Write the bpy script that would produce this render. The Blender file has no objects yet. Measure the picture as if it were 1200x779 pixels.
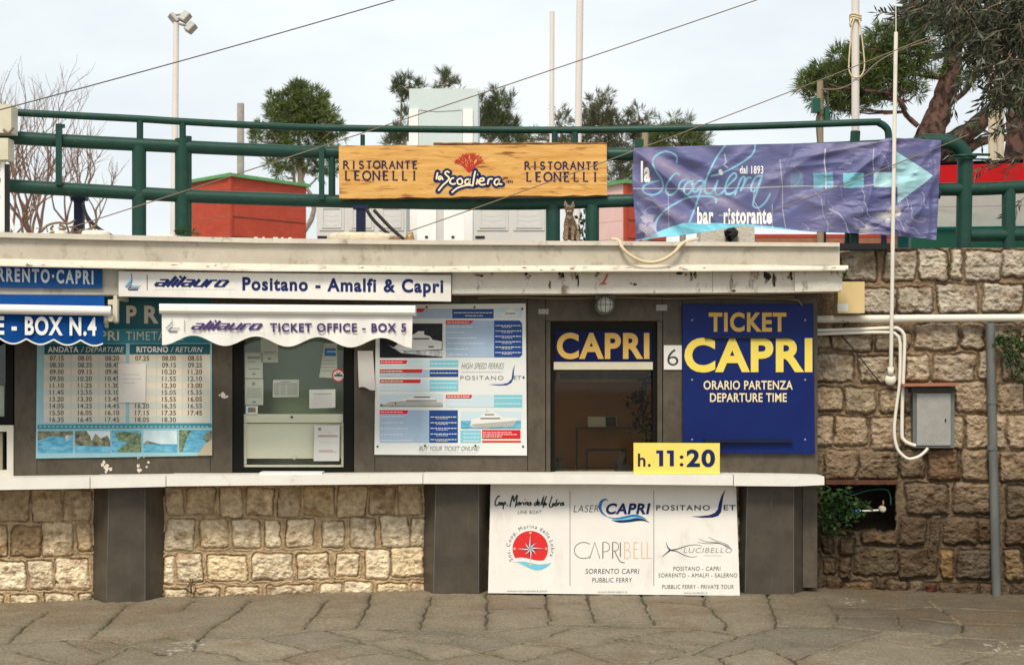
import bpy, bmesh, math, random
import numpy as np
from mathutils import Vector, Matrix
random.seed(7)
S = bpy.context.scene
COL = S.collection
# ------------------------------------------------------------------ camera, sky, sun, exposure
F, HX, HY, CZ = 1750.0, 600.0, 440.0, 1.75        # focal length in photo pixels, horizon row, eye height
cam = bpy.data.cameras.new('camera'); cam.sensor_width = 36; cam.lens = F/1200*36
cam.shift_y = (HY-389.5)/1200; cam.clip_end = 2000
cam.dof.use_dof = True; cam.dof.focus_distance = 11.9; cam.dof.aperture_fstop = 3.2
co = bpy.data.objects.new('camera', cam); COL.objects.link(co)
co.location = (0, 0, CZ); co.rotation_euler = (math.radians(90), 0, 0); S.camera = co
SUN_EL, SUN_AZ = 52, 14
w = bpy.data.worlds.new('World'); S.world = w; w.use_nodes = True
nt = w.node_tree; bg = nt.nodes['Background']
sky = nt.nodes.new('ShaderNodeTexSky'); sky.sky_type = 'NISHITA'; sky.sun_disc = False
sky.sun_elevation = math.radians(SUN_EL); sky.sun_rotation = math.radians(180+SUN_AZ)
sky.air_density = 1.0; sky.dust_density = 2.0
tc = nt.nodes.new('ShaderNodeTexCoord'); mp = nt.nodes.new('ShaderNodeMapping'); mp.inputs['Scale'].default_value = (1, 1, 2.6)
nz = nt.nodes.new('ShaderNodeTexNoise'); nz.inputs['Scale'].default_value = 3.2; nz.inputs['Detail'].default_value = 6
nz.inputs['Roughness'].default_value = .55
rp = nt.nodes.new('ShaderNodeValToRGB'); rp.color_ramp.elements[0].position = .32; rp.color_ramp.elements[1].position = .62
rp.color_ramp.elements[0].color = (.72, .72, .72, 1); rp.color_ramp.elements[1].color = (.97, .97, .97, 1)
mx = nt.nodes.new('ShaderNodeMix'); mx.data_type = 'RGBA'; mx.inputs[7].default_value = (9.7, 10.25, 10.45, 1)
nt.links.new(tc.outputs['Generated'], mp.inputs[0]); nt.links.new(mp.outputs[0], nz.inputs['Vector'])
nt.links.new(nz.outputs['Fac'], rp.inputs[0]); nt.links.new(rp.outputs[0], mx.inputs[0])
nt.links.new(sky.outputs[0], mx.inputs[6]); nt.links.new(mx.outputs[2], bg.inputs[0]); bg.inputs[1].default_value = .100
sl = bpy.data.lights.new('sun', 'SUN'); sl.energy = 3.3; sl.angle = math.radians(18); sl.color = (1, .90, .75)
so = bpy.data.objects.new('sun', sl); COL.objects.link(so); so.location = (-3, -6, 14)
so.rotation_euler = (math.radians(90-SUN_EL), 0, math.radians(-SUN_AZ))
vs = S.view_settings; vs.view_transform = 'Standard'; vs.look = 'None'; vs.gamma = 1; vs.exposure = .02
vs.use_curve_mapping = False
S.render.engine = 'CYCLES'; S.cycles.use_denoising = True; S.cycles.max_bounces = 8
S.cycles.transparent_max_bounces = 16

# ------------------------------------------------------------------ numpy noise
_rs = np.random.RandomState(5); _tab = _rs.rand(256, 256)
def vnoise(x, y, seed=0):
    x = np.asarray(x, float)+seed*17.3; y = np.asarray(y, float)+seed*31.7
    xi = np.floor(x).astype(int); yi = np.floor(y).astype(int); fx = x-xi; fy = y-yi
    fx = fx*fx*(3-2*fx); fy = fy*fy*(3-2*fy)
    g = lambda a, b: _tab[a % 256, b % 256]
    return (g(xi, yi)*(1-fx)+g(xi+1, yi)*fx)*(1-fy)+(g(xi, yi+1)*(1-fx)+g(xi+1, yi+1)*fx)*fy
def fbm(x, y, o=4, seed=0):
    s = 0; a = .5; t = 0
    for k in range(o):
        s = s+a*vnoise(x*2**k, y*2**k, seed+k*3); t += a; a *= .5
    return s/t
def sstep(a, b, x):
    t = np.clip((x-a)/(b-a), 0, 1); return t*t*(3-2*t)

# ------------------------------------------------------------------ where a photo pixel lies at a given depth
def P(px, py, d): return Vector(((px-HX)/F*d, d, CZ+(HY-py)/F*d))
KD = [(-700, 11.1), (-200, 11.35), (0, 11.55), (195, 11.75), (500, 12.05), (970, 12.35), (1300, 12.3), (2200, 12.0)]
def D(px):                                         # depth of the ticket office's front, a shallow bow
    for (a, da), (b, db) in zip(KD, KD[1:]):
        if px <= b or b == KD[-1][0]:
            t = (px-a)/(b-a); return 1/((1-t)/da+t/db)
def DW(px): t = (px-955)/300; return 12.66+t*(-.22)  # depth of the stone terrace wall
GX = [-30, -4.6, -4.0, -2.74, -.75, .82, 2.33, 4.1, 30]; GZ = [-.03, -.03, -.024, 0, .006, -.012, -.038, -.085, -.1]
def zg(x): return np.interp(x, GX, GZ)
class Pl:                                          # a flat plane: 1/depth is linear over the picture
    def __init__(s, a, da, b, db, lean=0, y0=0):
        s.m = (1/db-1/da)/(b-a); s.c = 1/da-s.m*a; s.lean = lean; s.y0 = y0
    def at(s, px, py, off=0):
        return P(px, py, 1/(s.m*px+s.c-s.lean*(py-s.y0)/145.)-off)
class Fac:                                         # follows the bowed front
    def __init__(s, fn=D, off=0): s.fn = fn; s.off = off
    def at(s, px, py, off=0): return P(px, py, s.fn(px)-off-s.off)
FA = Fac()

# ------------------------------------------------------------------ materials
def srgb(r, g, b):
    f = lambda c: (c/255/12.92 if c/255 <= .04045 else ((c/255+.055)/1.055)**2.4)
    return (f(r), f(g), f(b), 1)
MATS = {}
def mat(name, c, c2=None, rough=.6, scale=6, detail=5, bump=0, bscale=40, metal=0, stretch=(1, 1, 1), lo=.35, hi=.68, spec=.28, vcol=False, trans=0, emit=None):
    m = bpy.data.materials.new(name); m.use_nodes = True; n = m.node_tree.nodes; L = m.node_tree.links
    b = n['Principled BSDF']; b.inputs['Roughness'].default_value = rough; b.inputs['Metallic'].default_value = metal
    b.inputs['Specular IOR Level'].default_value = spec
    c = tuple(c)+((1,) if len(c) == 3 else ())
    t = n.new('ShaderNodeTexCoord'); mp = n.new('ShaderNodeMapping'); mp.inputs['Scale'].default_value = stretch
    L.new(t.outputs['Object'], mp.inputs[0])
    if c2 is not None or vcol:
        nz = n.new('ShaderNodeTexNoise'); nz.inputs['Scale'].default_value = scale; nz.inputs['Detail'].default_value = detail
        nz.inputs['Roughness'].default_value = .62
        L.new(mp.outputs[0], nz.inputs['Vector'])
        r = n.new('ShaderNodeValToRGB'); r.color_ramp.elements[0].position = lo; r.color_ramp.elements[1].position = hi
        L.new(nz.outputs['Fac'], r.inputs[0])
        if vcol:
            r.color_ramp.elements[0].color = c; r.color_ramp.elements[1].color = tuple(c2)+((1,) if len(c2) == 3 else ())
            a = n.new('ShaderNodeAttribute'); a.attribute_name = 'Col'
            x = n.new('ShaderNodeMix'); x.data_type = 'RGBA'; x.blend_type = 'MULTIPLY'; x.inputs[0].default_value = 1
            L.new(a.outputs['Color'], x.inputs[6]); L.new(r.outputs[0], x.inputs[7]); L.new(x.outputs[2], b.inputs['Base Color'])
        else:
            r.color_ramp.elements[0].color = c; r.color_ramp.elements[1].color = tuple(c2)+((1,) if len(c2) == 3 else ())
            L.new(r.outputs[0], b.inputs['Base Color'])
    else: b.inputs['Base Color'].default_value = c
    if bump:
        bn = n.new('ShaderNodeTexNoise'); bn.inputs['Scale'].default_value = bscale; bn.inputs['Detail'].default_value = 6
        L.new(mp.outputs[0], bn.inputs['Vector'])
        bu = n.new('ShaderNodeBump'); bu.inputs['Strength'].default_value = bump; bu.inputs['Distance'].default_value = .02
        L.new(bn.outputs['Fac'], bu.inputs['Height']); L.new(bu.outputs[0], b.inputs['Normal'])
    if trans:
        b.inputs['Subsurface Weight'].default_value = 0
        o = n['Material Output']; tr = n.new('ShaderNodeBsdfTranslucent'); ms = n.new('ShaderNodeMixShader'); ms.inputs[0].default_value = trans
        tr.inputs[0].default_value = c
        L.new(b.outputs[0], ms.inputs[1]); L.new(tr.outputs[0], ms.inputs[2]); L.new(ms.outputs[0], o.inputs[0])
    MATS[name] = m; return m
def glass(name, k=.1, tint=(.9, .95, .92, 1)):
    m = bpy.data.materials.new(name); m.use_nodes = True; n = m.node_tree.nodes; L = m.node_tree.links
    n.remove(n['Principled BSDF']); o = n['Material Output']
    tr = n.new('ShaderNodeBsdfTransparent'); tr.inputs[0].default_value = tint
    g = n.new('ShaderNodeBsdfGlossy'); g.inputs['Roughness'].default_value = .03
    x = n.new('ShaderNodeMixShader'); x.inputs[0].default_value = k
    L.new(tr.outputs[0], x.inputs[1]); L.new(g.outputs[0], x.inputs[2]); L.new(x.outputs[0], o.inputs[0])
    MATS[name] = m; return m
def soiled(name, c, c2, c3, amt=(.52, .66), rough=.75, streak=(3, 3, .5), bump=.15):   # paint with dirty streaks and bare patches
    m = mat(name, c, c2, rough=rough, scale=5, bump=bump, bscale=60); n = m.node_tree.nodes; L = m.node_tree.links
    b = n['Principled BSDF']; src = b.inputs['Base Color'].links[0].from_socket
    t = n.new('ShaderNodeTexCoord'); mp = n.new('ShaderNodeMapping'); mp.inputs['Scale'].default_value = streak
    nz = n.new('ShaderNodeTexNoise'); nz.inputs['Scale'].default_value = 4; nz.inputs['Detail'].default_value = 8; nz.inputs['Roughness'].default_value = .7
    L.new(t.outputs['Object'], mp.inputs[0]); L.new(mp.outputs[0], nz.inputs['Vector'])
    r = n.new('ShaderNodeValToRGB'); r.color_ramp.elements[0].position = amt[0]; r.color_ramp.elements[1].position = amt[1]
    x = n.new('ShaderNodeMix'); x.data_type = 'RGBA'; x.inputs[7].default_value = tuple(c3)+(1,)
    L.new(nz.outputs['Fac'], r.inputs[0]); L.new(r.outputs[0], x.inputs[0]); L.new(src, x.inputs[6]); L.new(x.outputs[2], b.inputs['Base Color'])
    return m
soiled('cladding', (.074, .060, .043), (.108, .089, .065), (.046, .038, .028), (.5, .8), .5, (4, 4, 2.2), .08)
soiled('pillar_stone', (.060, .050, .038), (.090, .075, .057), (.13, .115, .095), (.6, .8), .42, (7, 7, .6), .05)
soiled('coping_paint', (.58, .53, .44), (.66, .61, .52), (.26, .20, .14), (.56, .72), .8, (2, 2, 1.5))
soiled('fascia_paint', (.46, .415, .335), (.54, .49, .40), (.28, .23, .165), (.54, .74), .8, (1.6, 1.6, 1.2), .1)
soiled('peeling_paint', (.60, .56, .48), (.70, .66, .58), (.22, .16, .10), (.56, .66), .8, (2.2, 2.2, 1.0), .3)
soiled('marble', (.74, .71, .65), (.80, .78, .72), (.55, .50, .43), (.6, .75), .45, (3, 3, 3), .02)
mat('black_frame', (.006, .006, .005), rough=.5, spec=.15)
mat('white_frame', (.62, .58, .50), (.68, .65, .58), rough=.5)
mat('cream_metal', (.55, .51, .38), (.62, .58, .45), rough=.5)
soiled('white_plastic', (.76, .74, .69), (.81, .79, .75), (.58, .53, .45), (.58, .85), .4, (4, 4, 4), .01)
soiled('awning_white', (.78, .76, .71), (.82, .80, .76), (.60, .56, .50), (.56, .85), .7, (3, 3, 1), .03)
mat('awning_blue', (.002, .050, .215), (.003, .060, .25), rough=.8, scale=8, spec=.1)
mat('sign_blue', (.003, .06, .19), (.004, .072, .22), rough=.5, spec=.2)
mat('board_blue', (.003, .013, .105), (.004, .017, .125), rough=.45, scale=3, spec=.22)
mat('navy', (.008, .018, .10), rough=.6, spec=.2); mat('ink_navy', (.020, .012, .05), rough=.6)
mat('purple_ink', (.06, .035, .14), rough=.5)
mat('logo_blue', (.02, .16, .38), rough=.5); mat('logo_cyan', (.12, .50, .66), rough=.5)
mat('yellow', (.80, .62, .10), (.84, .66, .13), rough=.45); mat('shaded_gold', (.62, .38, .09), (.66, .42, .11), rough=.5)  # second tone is letter yellow dulled, eaves shade painted in
mat('cream_letter', (.82, .70, .42), rough=.5)
mat('sign_yellow', (.82, .66, .13), (.86, .70, .17), rough=.4, scale=3)
soiled('board_white', (.71, .675, .625), (.75, .72, .67), (.56, .52, .46), (.56, .86), .35, (1.5, 1.5, .7), .01)
mat('paper', (.62, .62, .58), (.68, .68, .64), rough=.8); mat('paper_dim', (.40, .44, .37), (.46, .50, .43), rough=.8)
mat('grey_ink', (.22, .22, .23), rough=.7); mat('dark_ink', (.045, .05, .055), rough=.6); mat('black_ink', (.012, .02, .022), rough=.6)
mat('pale_ink', (.55, .55, .56), rough=.7); mat('time_ink', (.16, .12, .09), rough=.7)
mat('peach_ink', (.70, .38, .22), rough=.6)
mat('red_ink', (.60, .018, .018), rough=.5); mat('coral_red', (.45, .022, .015), rough=.6); mat('red_soft', (.55, .06, .05), rough=.5)
mat('poster_white', (.70, .72, .70), (.75, .76, .74), rough=.35, scale=2)
mat('poster_pale', (.34, .45, .60), (.40, .52, .66), rough=.4, scale=5); mat('poster_cyan', (.20, .54, .64), rough=.4)
mat('poster_ice', (.55, .68, .74), rough=.4)
mat('poster_navy', (.012, .06, .25), rough=.4); mat('poster_print', (.80, .80, .78), rough=.5)
mat('teal_dark', (.008, .095, .125), (.012, .115, .145), rough=.4); mat('teal', (.03, .24, .31), rough=.4); mat('teal_pale', (.27, .50, .58), (.33, .56, .63), rough=.4, scale=3)
mat('cream_print', (.66, .60, .49), (.72, .66, .55), rough=.5, scale=2); mat('row_print', (.58, .60, .54), rough=.5)
mat('sea_photo', (.02, .22, .40), (.22, .55, .72), rough=.35, scale=14, stretch=(1, 1, 3), lo=.3, hi=.7)
mat('rock_photo', (.05, .055, .03), (.30, .30, .20), rough=.4, scale=26, lo=.35, hi=.65)
mat('green_photo', (.03, .08, .03), (.30, .36, .22), rough=.4, scale=40); mat('sky_photo', (.45, .60, .68), (.7, .78, .8), rough=.4, scale=8)
mat('dark_photo', (.004, .005, .008), (.03, .03, .03), rough=.35, scale=30, lo=.5, hi=.9); mat('foam_photo', (.25, .27, .28), (.8, .82, .84), rough=.4, scale=30)
mat('hull_photo', (.74, .74, .70), rough=.4); mat('hull_dim', (.42, .42, .39), rough=.4); mat('window_photo', (.03, .04, .05), rough=.4)
soiled('rail_green', (.009, .045, .032), (.013, .058, .042), (.085, .06, .03), (.60, .72), .45, (5, 5, 5), .08)
mat('post_black', (.012, .012, .014), rough=.5); mat('post_blue', (.004, .008, .034), (.007, .012, .045), rough=.5)
mat('rubber', (.02, .02, .02), rough=.6); mat('cable_grey', (.10, .085, .07), rough=.6); mat('cable_tan', (.20, .155, .11), rough=.8); mat('rust', (.07, .028, .016), (.12, .05, .028), rough=.9, scale=20)
mat('rope', (.58, .47, .30), (.68, .57, .40), rough=.9, scale=60); mat('pvc', (.70, .66, .57), (.76, .72, .64), rough=.45, scale=3)
mat('beige_box', (.62, .47, .22), (.66, .51, .26), rough=.5, scale=3); mat('meter_metal', (.30, .29, .27), (.36, .35, .33), rough=.45, metal=.2, scale=14)
mat('galv', (.11, .12, .115), (.17, .18, .17), rough=.5, metal=.2, scale=8, stretch=(1, 1, .3)); mat('dark_metal', (.05, .045, .04), rough=.5, metal=.3)
mat('terracotta', (.30, .12, .07), (.38, .17, .10), rough=.9, scale=14)
soiled('hut_red', (.38, .050, .024), (.46, .066, .032), (.30, .045, .03), (.5, .75), .6, (1, 1, 6), .05)
mat('hut_pink', (.66, .44, .42), (.70, .48, .45), rough=.6); mat('hut_green', (.09, .27, .10), (.12, .33, .13), rough=.5)
mat('pole_white', (.62, .57, .53), (.70, .65, .61), rough=.5, scale=4, stretch=(1, 1, .3)); mat('pole_wood', (.24, .19, .12), (.34, .28, .19), rough=.85, scale=9, stretch=(4, 4, .5))
mat('post_grey', (.30, .27, .24), (.38, .35, .31), rough=.9, scale=12); mat('bamboo', (.48, .40, .27), (.58, .50, .36), rough=.7, scale=6, stretch=(3, 3, .4))
mat('kiosk_grey', (.52, .59, .58), (.56, .63, .62), rough=.5, scale=2); mat('kiosk_white', (.80, .78, .76), rough=.5); mat('cabinet', (.53, .52, .50), (.58, .57, .55), rough=.5, scale=2)
mat('boat_red', (.60, .012, .018), (.66, .018, .022), rough=.35, scale=3); mat('boat_grey', (.42, .41, .37), (.48, .47, .43), rough=.5, scale=4); mat('boat_teal', (.02, .25, .22), rough=.5)
mat('boat_green', (.012, .09, .06), rough=.5); mat('boat_dark', (.02, .02, .035), rough=.5)
mat('lamp_glass', (.55, .55, .48), (.65, .65, .58), rough=.2); mat('flood_face', (.45, .45, .40), rough=.25)
mat('plant_dark', (.008, .010, .006), (.014, .017, .010), rough=.8); mat('board_shaded', (.002, .006, .05), (.003, .008, .06), rough=.5, spec=.15); mat('room_brown', (.38, .215, .11), (.42, .24, .125), rough=.9, scale=3); mat('room_green', (.46, .48, .40), (.52, .54, .46), rough=.9, scale=3); mat('room_dark', (.04, .037, .032), rough=.9)  # sign navy darkened, with the window's shade put into the colour
mat('panel_green', (.60, .60, .46), (.64, .64, .50), rough=.6, scale=3); mat('unit_beige', (.46, .40, .28), rough=.5)
mat('travertine', (.62, .54, .40), (.36, .29, .20), rough=.95, scale=26, bump=.5, bscale=30, lo=.5, hi=.72); mat('lime_lump', (.62, .57, .49), (.72, .68, .60), rough=.95, scale=20, bump=.4)
mat('root', (.16, .10, .06), (.26, .17, .10), rough=.95, scale=30); mat('brass', (.45, .28, .10), rough=.4, metal=.6)
mat('bark_pine', (.115, .060, .044), (.022, .014, .011), rough=.95, scale=12, bump=1, bscale=16, lo=.42, hi=.6, stretch=(1, 1, .55)); mat('bark_grey', (.22, .17, .13), (.30, .25, .20), rough=.95, scale=16, bump=.4)
mat('twig', (.19, .115, .08), (.27, .17, .125), rough=.9)
mat('needle', (.125, .172, .045), (.185, .232, .075), rough=.8, scale=1.2, trans=.35); mat('needle_dark', (.070, .100, .034), (.105, .140, .052), rough=.8, scale=1.2, trans=.3)
mat('needle_far', (.115, .135, .075), (.165, .180, .105), rough=.8, scale=.8, trans=.35); mat('needle_olive', (.13, .128, .070), (.175, .165, .095), rough=.8, scale=.8, trans=.25)
mat('olive_leaf', (.040, .050, .026), (.075, .088, .052), rough=.45, scale=4, trans=.2); mat('olive_back', (.16, .185, .13), rough=.6, trans=.12)
mat('weed', (.030, .075, .016), (.055, .12, .026), rough=.55, scale=12, trans=.25); mat('weed_dark', (.020, .05, .014), (.035, .075, .02), rough=.55, scale=12, trans=.25)
mat('moss', (.045, .095, .012), (.075, .14, .02), rough=.9, scale=30)
mat('stone_face', (.66, .63, .58), (1.22, 1.19, 1.14), rough=.95, scale=22, bump=.8, bscale=55, vcol=True, lo=.3, hi=.7, spec=.2)
mat('flagstone', (.62, .61, .59), (1.22, 1.21, 1.19), rough=.85, scale=46, bump=.9, bscale=50, vcol=True, lo=.3, hi=.7, spec=.25)
mat('banner_cloth', (.90, .90, .92), (1.08, 1.08, 1.08), rough=.52, scale=7, bump=.03, bscale=60, vcol=True, spec=.4)
mat('ground_far', (.15, .13, .10), (.20, .175, .14), rough=.9, scale=2)
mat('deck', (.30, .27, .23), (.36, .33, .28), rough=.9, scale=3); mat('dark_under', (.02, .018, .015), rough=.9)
glass('window_glass', .045, (.82, .88, .82, 1)); glass('clear_glass', .018, (.95, .95, .92, 1)); glass('lens_glass', .15)
mat('stain_dark', (.03, .025, .02), rough=.9); mat('stain_brown', (.16, .12, .08), (.30, .25, .18), rough=.9, scale=40)
def wood():
    m = mat('sign_wood', (.52, .25, .05), (.70, .42, .14), rough=.45, scale=3, stretch=(.8, 3, 9), bump=.05, bscale=20, lo=.3, hi=.7)
    n = m.node_tree.nodes; L = m.node_tree.links; b = n['Principled BSDF']; src = b.inputs['Base Color'].links[0].from_socket
    t = n.new('ShaderNodeTexCoord'); mp = n.new('ShaderNodeMapping'); mp.inputs['Scale'].default_value = (2.2, 2, 15)
    nz = n.new('ShaderNodeTexNoise'); nz.inputs['Scale'].default_value = 2.2; nz.inputs['Detail'].default_value = 5
    r = n.new('ShaderNodeValToRGB'); r.color_ramp.elements[0].position = .55; r.color_ramp.elements[1].position = .72
    x = n.new('ShaderNodeMix'); x.data_type = 'RGBA'; x.inputs[7].default_value = (.22, .07, .018, 1)
    L.new(t.outputs['Object'], mp.inputs[0]); L.new(mp.outputs[0], nz.inputs['Vector']); L.new(nz.outputs['Fac'], r.inputs[0])
    L.new(r.outputs[0], x.inputs[0]); L.new(src, x.inputs[6]); L.new(x.outputs[2], b.inputs['Base Color'])
wood(); mat('wood_edge', (.12, .045, .018), (.30, .14, .05), rough=.8, scale=10, bump=.4, stretch=(1, 1, 3))
def cat_fur():
    m = mat('cat_fur', (.20, .14, .085), (.30, .22, .14), rough=.9, scale=30, bump=.3, bscale=120)
    n = m.node_tree.nodes; L = m.node_tree.links; b = n['Principled BSDF']; src = b.inputs['Base Color'].links[0].from_socket
    t = n.new('ShaderNodeTexCoord'); wv = n.new('ShaderNodeTexWave'); wv.bands_direction = 'Z'; wv.inputs['Scale'].default_value = 15; wv.inputs['Distortion'].default_value = 9
    wv.inputs['Detail'].default_value = 2; wv.inputs['Detail Scale'].default_value = 3
    r = n.new('ShaderNodeValToRGB'); r.color_ramp.elements[0].position = .5; r.color_ramp.elements[1].position = .85
    r.color_ramp.elements[1].color = (.6, .6, .6, 1)
    x = n.new('ShaderNodeMix'); x.data_type = 'RGBA'; x.inputs[7].default_value = (.045, .032, .022, 1)
    L.new(t.outputs['Object'], wv.inputs['Vector']); L.new(wv.outputs['Fac'], r.inputs[0]); L.new(r.outputs[0], x.inputs[0]); L.new(src, x.inputs[6]); L.new(x.outputs[2], b.inputs['Base Color'])
cat_fur(); mat('cat_pale', (.36, .28, .20), (.44, .35, .26), rough=.9); mat('cat_eye', (.20, .22, .06), rough=.1); mat('cat_nose', (.17, .10, .075), rough=.5)

# ------------------------------------------------------------------ mesh builder and objects
class MB:
    def __init__(s): s.v = []; s.f = []; s.m = []; s.k = 0
    def face(s, pts, m): i = len(s.v); s.v += [tuple(p) for p in pts]; s.f.append(tuple(range(i, i+len(pts)))); s.m.append(m)
    def hexa(s, a, b, m):                          # a: four front points, b: the four behind them
        i = len(s.v); s.v += [tuple(p) for p in a]+[tuple(p) for p in b]
        for q in ((0, 1, 2, 3), (7, 6, 5, 4), (0, 4, 5, 1), (1, 5, 6, 2), (2, 6, 7, 3), (3, 7, 4, 0)):
            s.f.append(tuple(i+j for j in q)); s.m.append(m)
    def box(s, c, d, m, rz=0, R=None):
        R = R or Matrix.Rotation(rz, 3, 'Z'); c = Vector(c); x, y, z = d[0]/2, d[1]/2, d[2]/2
        g = lambda *q: c+R @ Vector(q)
        s.hexa([g(-x, -y, -z), g(x, -y, -z), g(x, -y, z), g(-x, -y, z)], [g(-x, y, -z), g(x, y, -z), g(x, y, z), g(-x, y, z)], m)
    def panel(s, pl, x0, y0, x1, y1, off, th, m):  # a board lying on plane pl, its front off metres proud, th thick
        a = [pl.at(x0, y1, off), pl.at(x1, y1, off), pl.at(x1, y0, off), pl.at(x0, y0, off)]
        s.hexa(a, [p+Vector((0, th, 0)) for p in a], m)
    def quad4(s, pl, q, off, th, m):               # q: bottom-left, bottom-right, top-right, top-left in pixels
        a = [pl.at(x, y, off) for x, y in q]; s.hexa(a, [p+Vector((0, th, 0)) for p in a], m)
    def strip(s, kn, off, th, m, fn=D):            # kn: (px, top, bottom); follows the bowed front
        pts = []
        for (a, b) in zip(kn, kn[1:]):
            n = max(1, int(abs(b[0]-a[0])/60))
            for k in range(n): t = k/n; pts.append(tuple(a[i]*(1-t)+b[i]*t for i in range(3)))
        pts.append(kn[-1]); i = len(s.v); T = Vector((0, th, 0))
        for x, t, b in pts:
            p = P(x, t, fn(x)-off); q = P(x, b, fn(x)-off); s.v += [tuple(p), tuple(q), tuple(p+T), tuple(q+T)]
        for k in range(len(pts)-1):
            o = i+4*k
            for q in ((0, 1, 5, 4), (2, 6, 7, 3), (0, 4, 6, 2), (1, 3, 7, 5)): s.f.append(tuple(o+j for j in q)); s.m.append(m)
        e = i+4*(len(pts)-1); s.f += [(i, i+2, i+3, i+1), (e, e+1, e+3, e+2)]; s.m += [m, m]
    def tube(s, pts, r, m, n=10, cap=True, taper=None):
        pts = [Vector(p) for p in pts]; i = len(s.v); N = len(pts); up = None
        for k, p in enumerate(pts):
            t = (pts[min(k+1, N-1)]-pts[max(k-1, 0)]); t = t.normalized() if t.length > 1e-9 else Vector((0, 0, 1))
            if up is None: up = Vector((0, 0, 1)) if abs(t.z) < .9 else Vector((0, 1, 0))
            a = t.cross(up); a = a.normalized() if a.length > 1e-6 else t.orthogonal().normalized(); b = a.cross(t).normalized(); up = b
            rr = r if taper is None else taper[k]
            for j in range(n): q = 2*math.pi*j/n; s.v.append(tuple(p+a*(rr*math.cos(q))+b*(rr*math.sin(q))))
        for k in range(N-1):
            for j in range(n):
                A = i+k*n+j; B = i+k*n+(j+1) % n; s.f.append((A, B, B+n, A+n)); s.m.append(m)
        if cap: s.f += [tuple(i+n-1-j for j in range(n)), tuple(i+(N-1)*n+j for j in range(n))]; s.m += [m, m]
    def lathe(s, c, prof, m, n=16, axis=None):     # prof: (radius, height)
        c = Vector(c); R = axis or Matrix.Identity(3); i = len(s.v)
        for r, h in prof:
            for j in range(n): q = 2*math.pi*j/n; s.v.append(tuple(c+R @ Vector((r*math.cos(q), r*math.sin(q), h))))
        for k in range(len(prof)-1):
            for j in range(n): A = i+k*n+j; B = i+k*n+(j+1) % n; s.f.append((A, B, B+n, A+n)); s.m.append(m)
    def ball(s, c, r, m, n=10, squash=(1, 1, 1), jag=0):
        c = Vector(c); i = len(s.v); k = max(4, n//2+1)
        for a in range(k+1):
            t = math.pi*a/k
            for j in range(n):
                q = 2*math.pi*j/n; e = 1+jag*random.uniform(-1, 1)
                s.v.append(tuple(c+Vector((r*e*squash[0]*math.sin(t)*math.cos(q), r*e*squash[1]*math.sin(t)*math.sin(q), -r*e*squash[2]*math.cos(t)))))
        for a in range(k):
            for j in range(n): A = i+a*n+j; B = i+a*n+(j+1) % n; s.f.append((A, B, B+n, A+n)); s.m.append(m)
    # ---- flat print, in pixels on a plane
    def poly(s, pl, pts, off, m): s.face([pl.at(x, y, off) for x, y in pts], m)
    def rect(s, pl, x0, y0, x1, y1, off, m): s.poly(pl, [(x0, y1), (x1, y1), (x1, y0), (x0, y0)], off, m)
    def stroke(s, pl, pts, w, off, m, closed=False, taper=None):
        s.k += 1; off = off+.00012*(s.k % 9); n = len(pts); L = []; Rr = []
        for k, (x, y) in enumerate(pts):
            if closed: a = pts[(k-1) % n]; b = pts[(k+1) % n]
            else: a = pts[max(k-1, 0)]; b = pts[min(k+1, n-1)]
            dx, dy = b[0]-a[0], b[1]-a[1]; l = math.hypot(dx, dy) or 1; nx, ny = -dy/l, dx/l
            q = 1.0
            if 0 < k < n-1 or closed:
                e = (x-a[0], y-a[1]); le = math.hypot(*e) or 1; c = (e[0]*dx+e[1]*dy)/(le*l); q = 1/max(.55, c)
            h = (w if taper is None else taper[k])/2*q
            L.append((x+nx*h, y+ny*h)); Rr.append((x-nx*h, y-ny*h))
        for k in range(n if closed else n-1):
            j = (k+1) % n; s.face([pl.at(*L[k], off), pl.at(*Rr[k], off), pl.at(*Rr[j], off), pl.at(*L[j], off)], m)
    def disc(s, pl, x, y, r, off, m, n=40): s.poly(pl, [(x+r*math.cos(2*math.pi*k/n), y-r*math.sin(2*math.pi*k/n)) for k in range(n)], off, m)
    def ring(s, pl, x, y, r, w, off, m, n=40): s.stroke(pl, [(x+r*math.cos(2*math.pi*k/n), y-r*math.sin(2*math.pi*k/n)) for k in range(n)], w, off, m, closed=True)
    def build(s, name, parent=None, smooth=False, kind=None, label=None, cat=None, group=None, origin=None, auto=None):
        names = []; mi = []
        for x in s.m:
            if x not in names: names.append(x)
            mi.append(names.index(x))
        if parent is not None: o0 = wloc(parent)
        elif origin is not None: o0 = Vector(origin)
        elif s.v and kind is None:
            a = np.array(s.v); o0 = Vector((float(a[:, 0].mean()), float(a[:, 1].mean()), float(a[:, 2].min())))
        else: o0 = Vector((0, 0, 0))
        me = bpy.data.meshes.new(name); a = np.array(s.v)-np.array(o0)
        me.from_pydata(a.tolist(), [], s.f)
        for x in names: me.materials.append(MATS[x])
        me.polygons.foreach_set('material_index', mi)
        if smooth: me.polygons.foreach_set('use_smooth', [True]*len(s.f))
        me.update()
        if auto: me.set_sharp_from_angle(angle=math.radians(auto))
        return link(name, me, parent, o0, kind, label, cat, group)
def wloc(o):
    v = Vector(o.location)
    while o.parent: o = o.parent; v = v+Vector(o.location)
    return v
def link(name, me, parent, o0, kind=None, label=None, cat=None, group=None):
    o = bpy.data.objects.new(name, me); COL.objects.link(o)
    if parent is not None: o.parent = parent
    else: o.location = o0
    if kind: o['kind'] = kind
    if label: o['label'] = label
    if cat: o['category'] = cat
    if group: o['group'] = group
    return o
def thing(name, label, cat, loc, group=None):
    o = bpy.data.objects.new(name, None); COL.objects.link(o); o.location = loc; o.empty_display_size = .1
    o['label'] = label; o['category'] = cat
    if group: o['group'] = group
    return o
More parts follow.
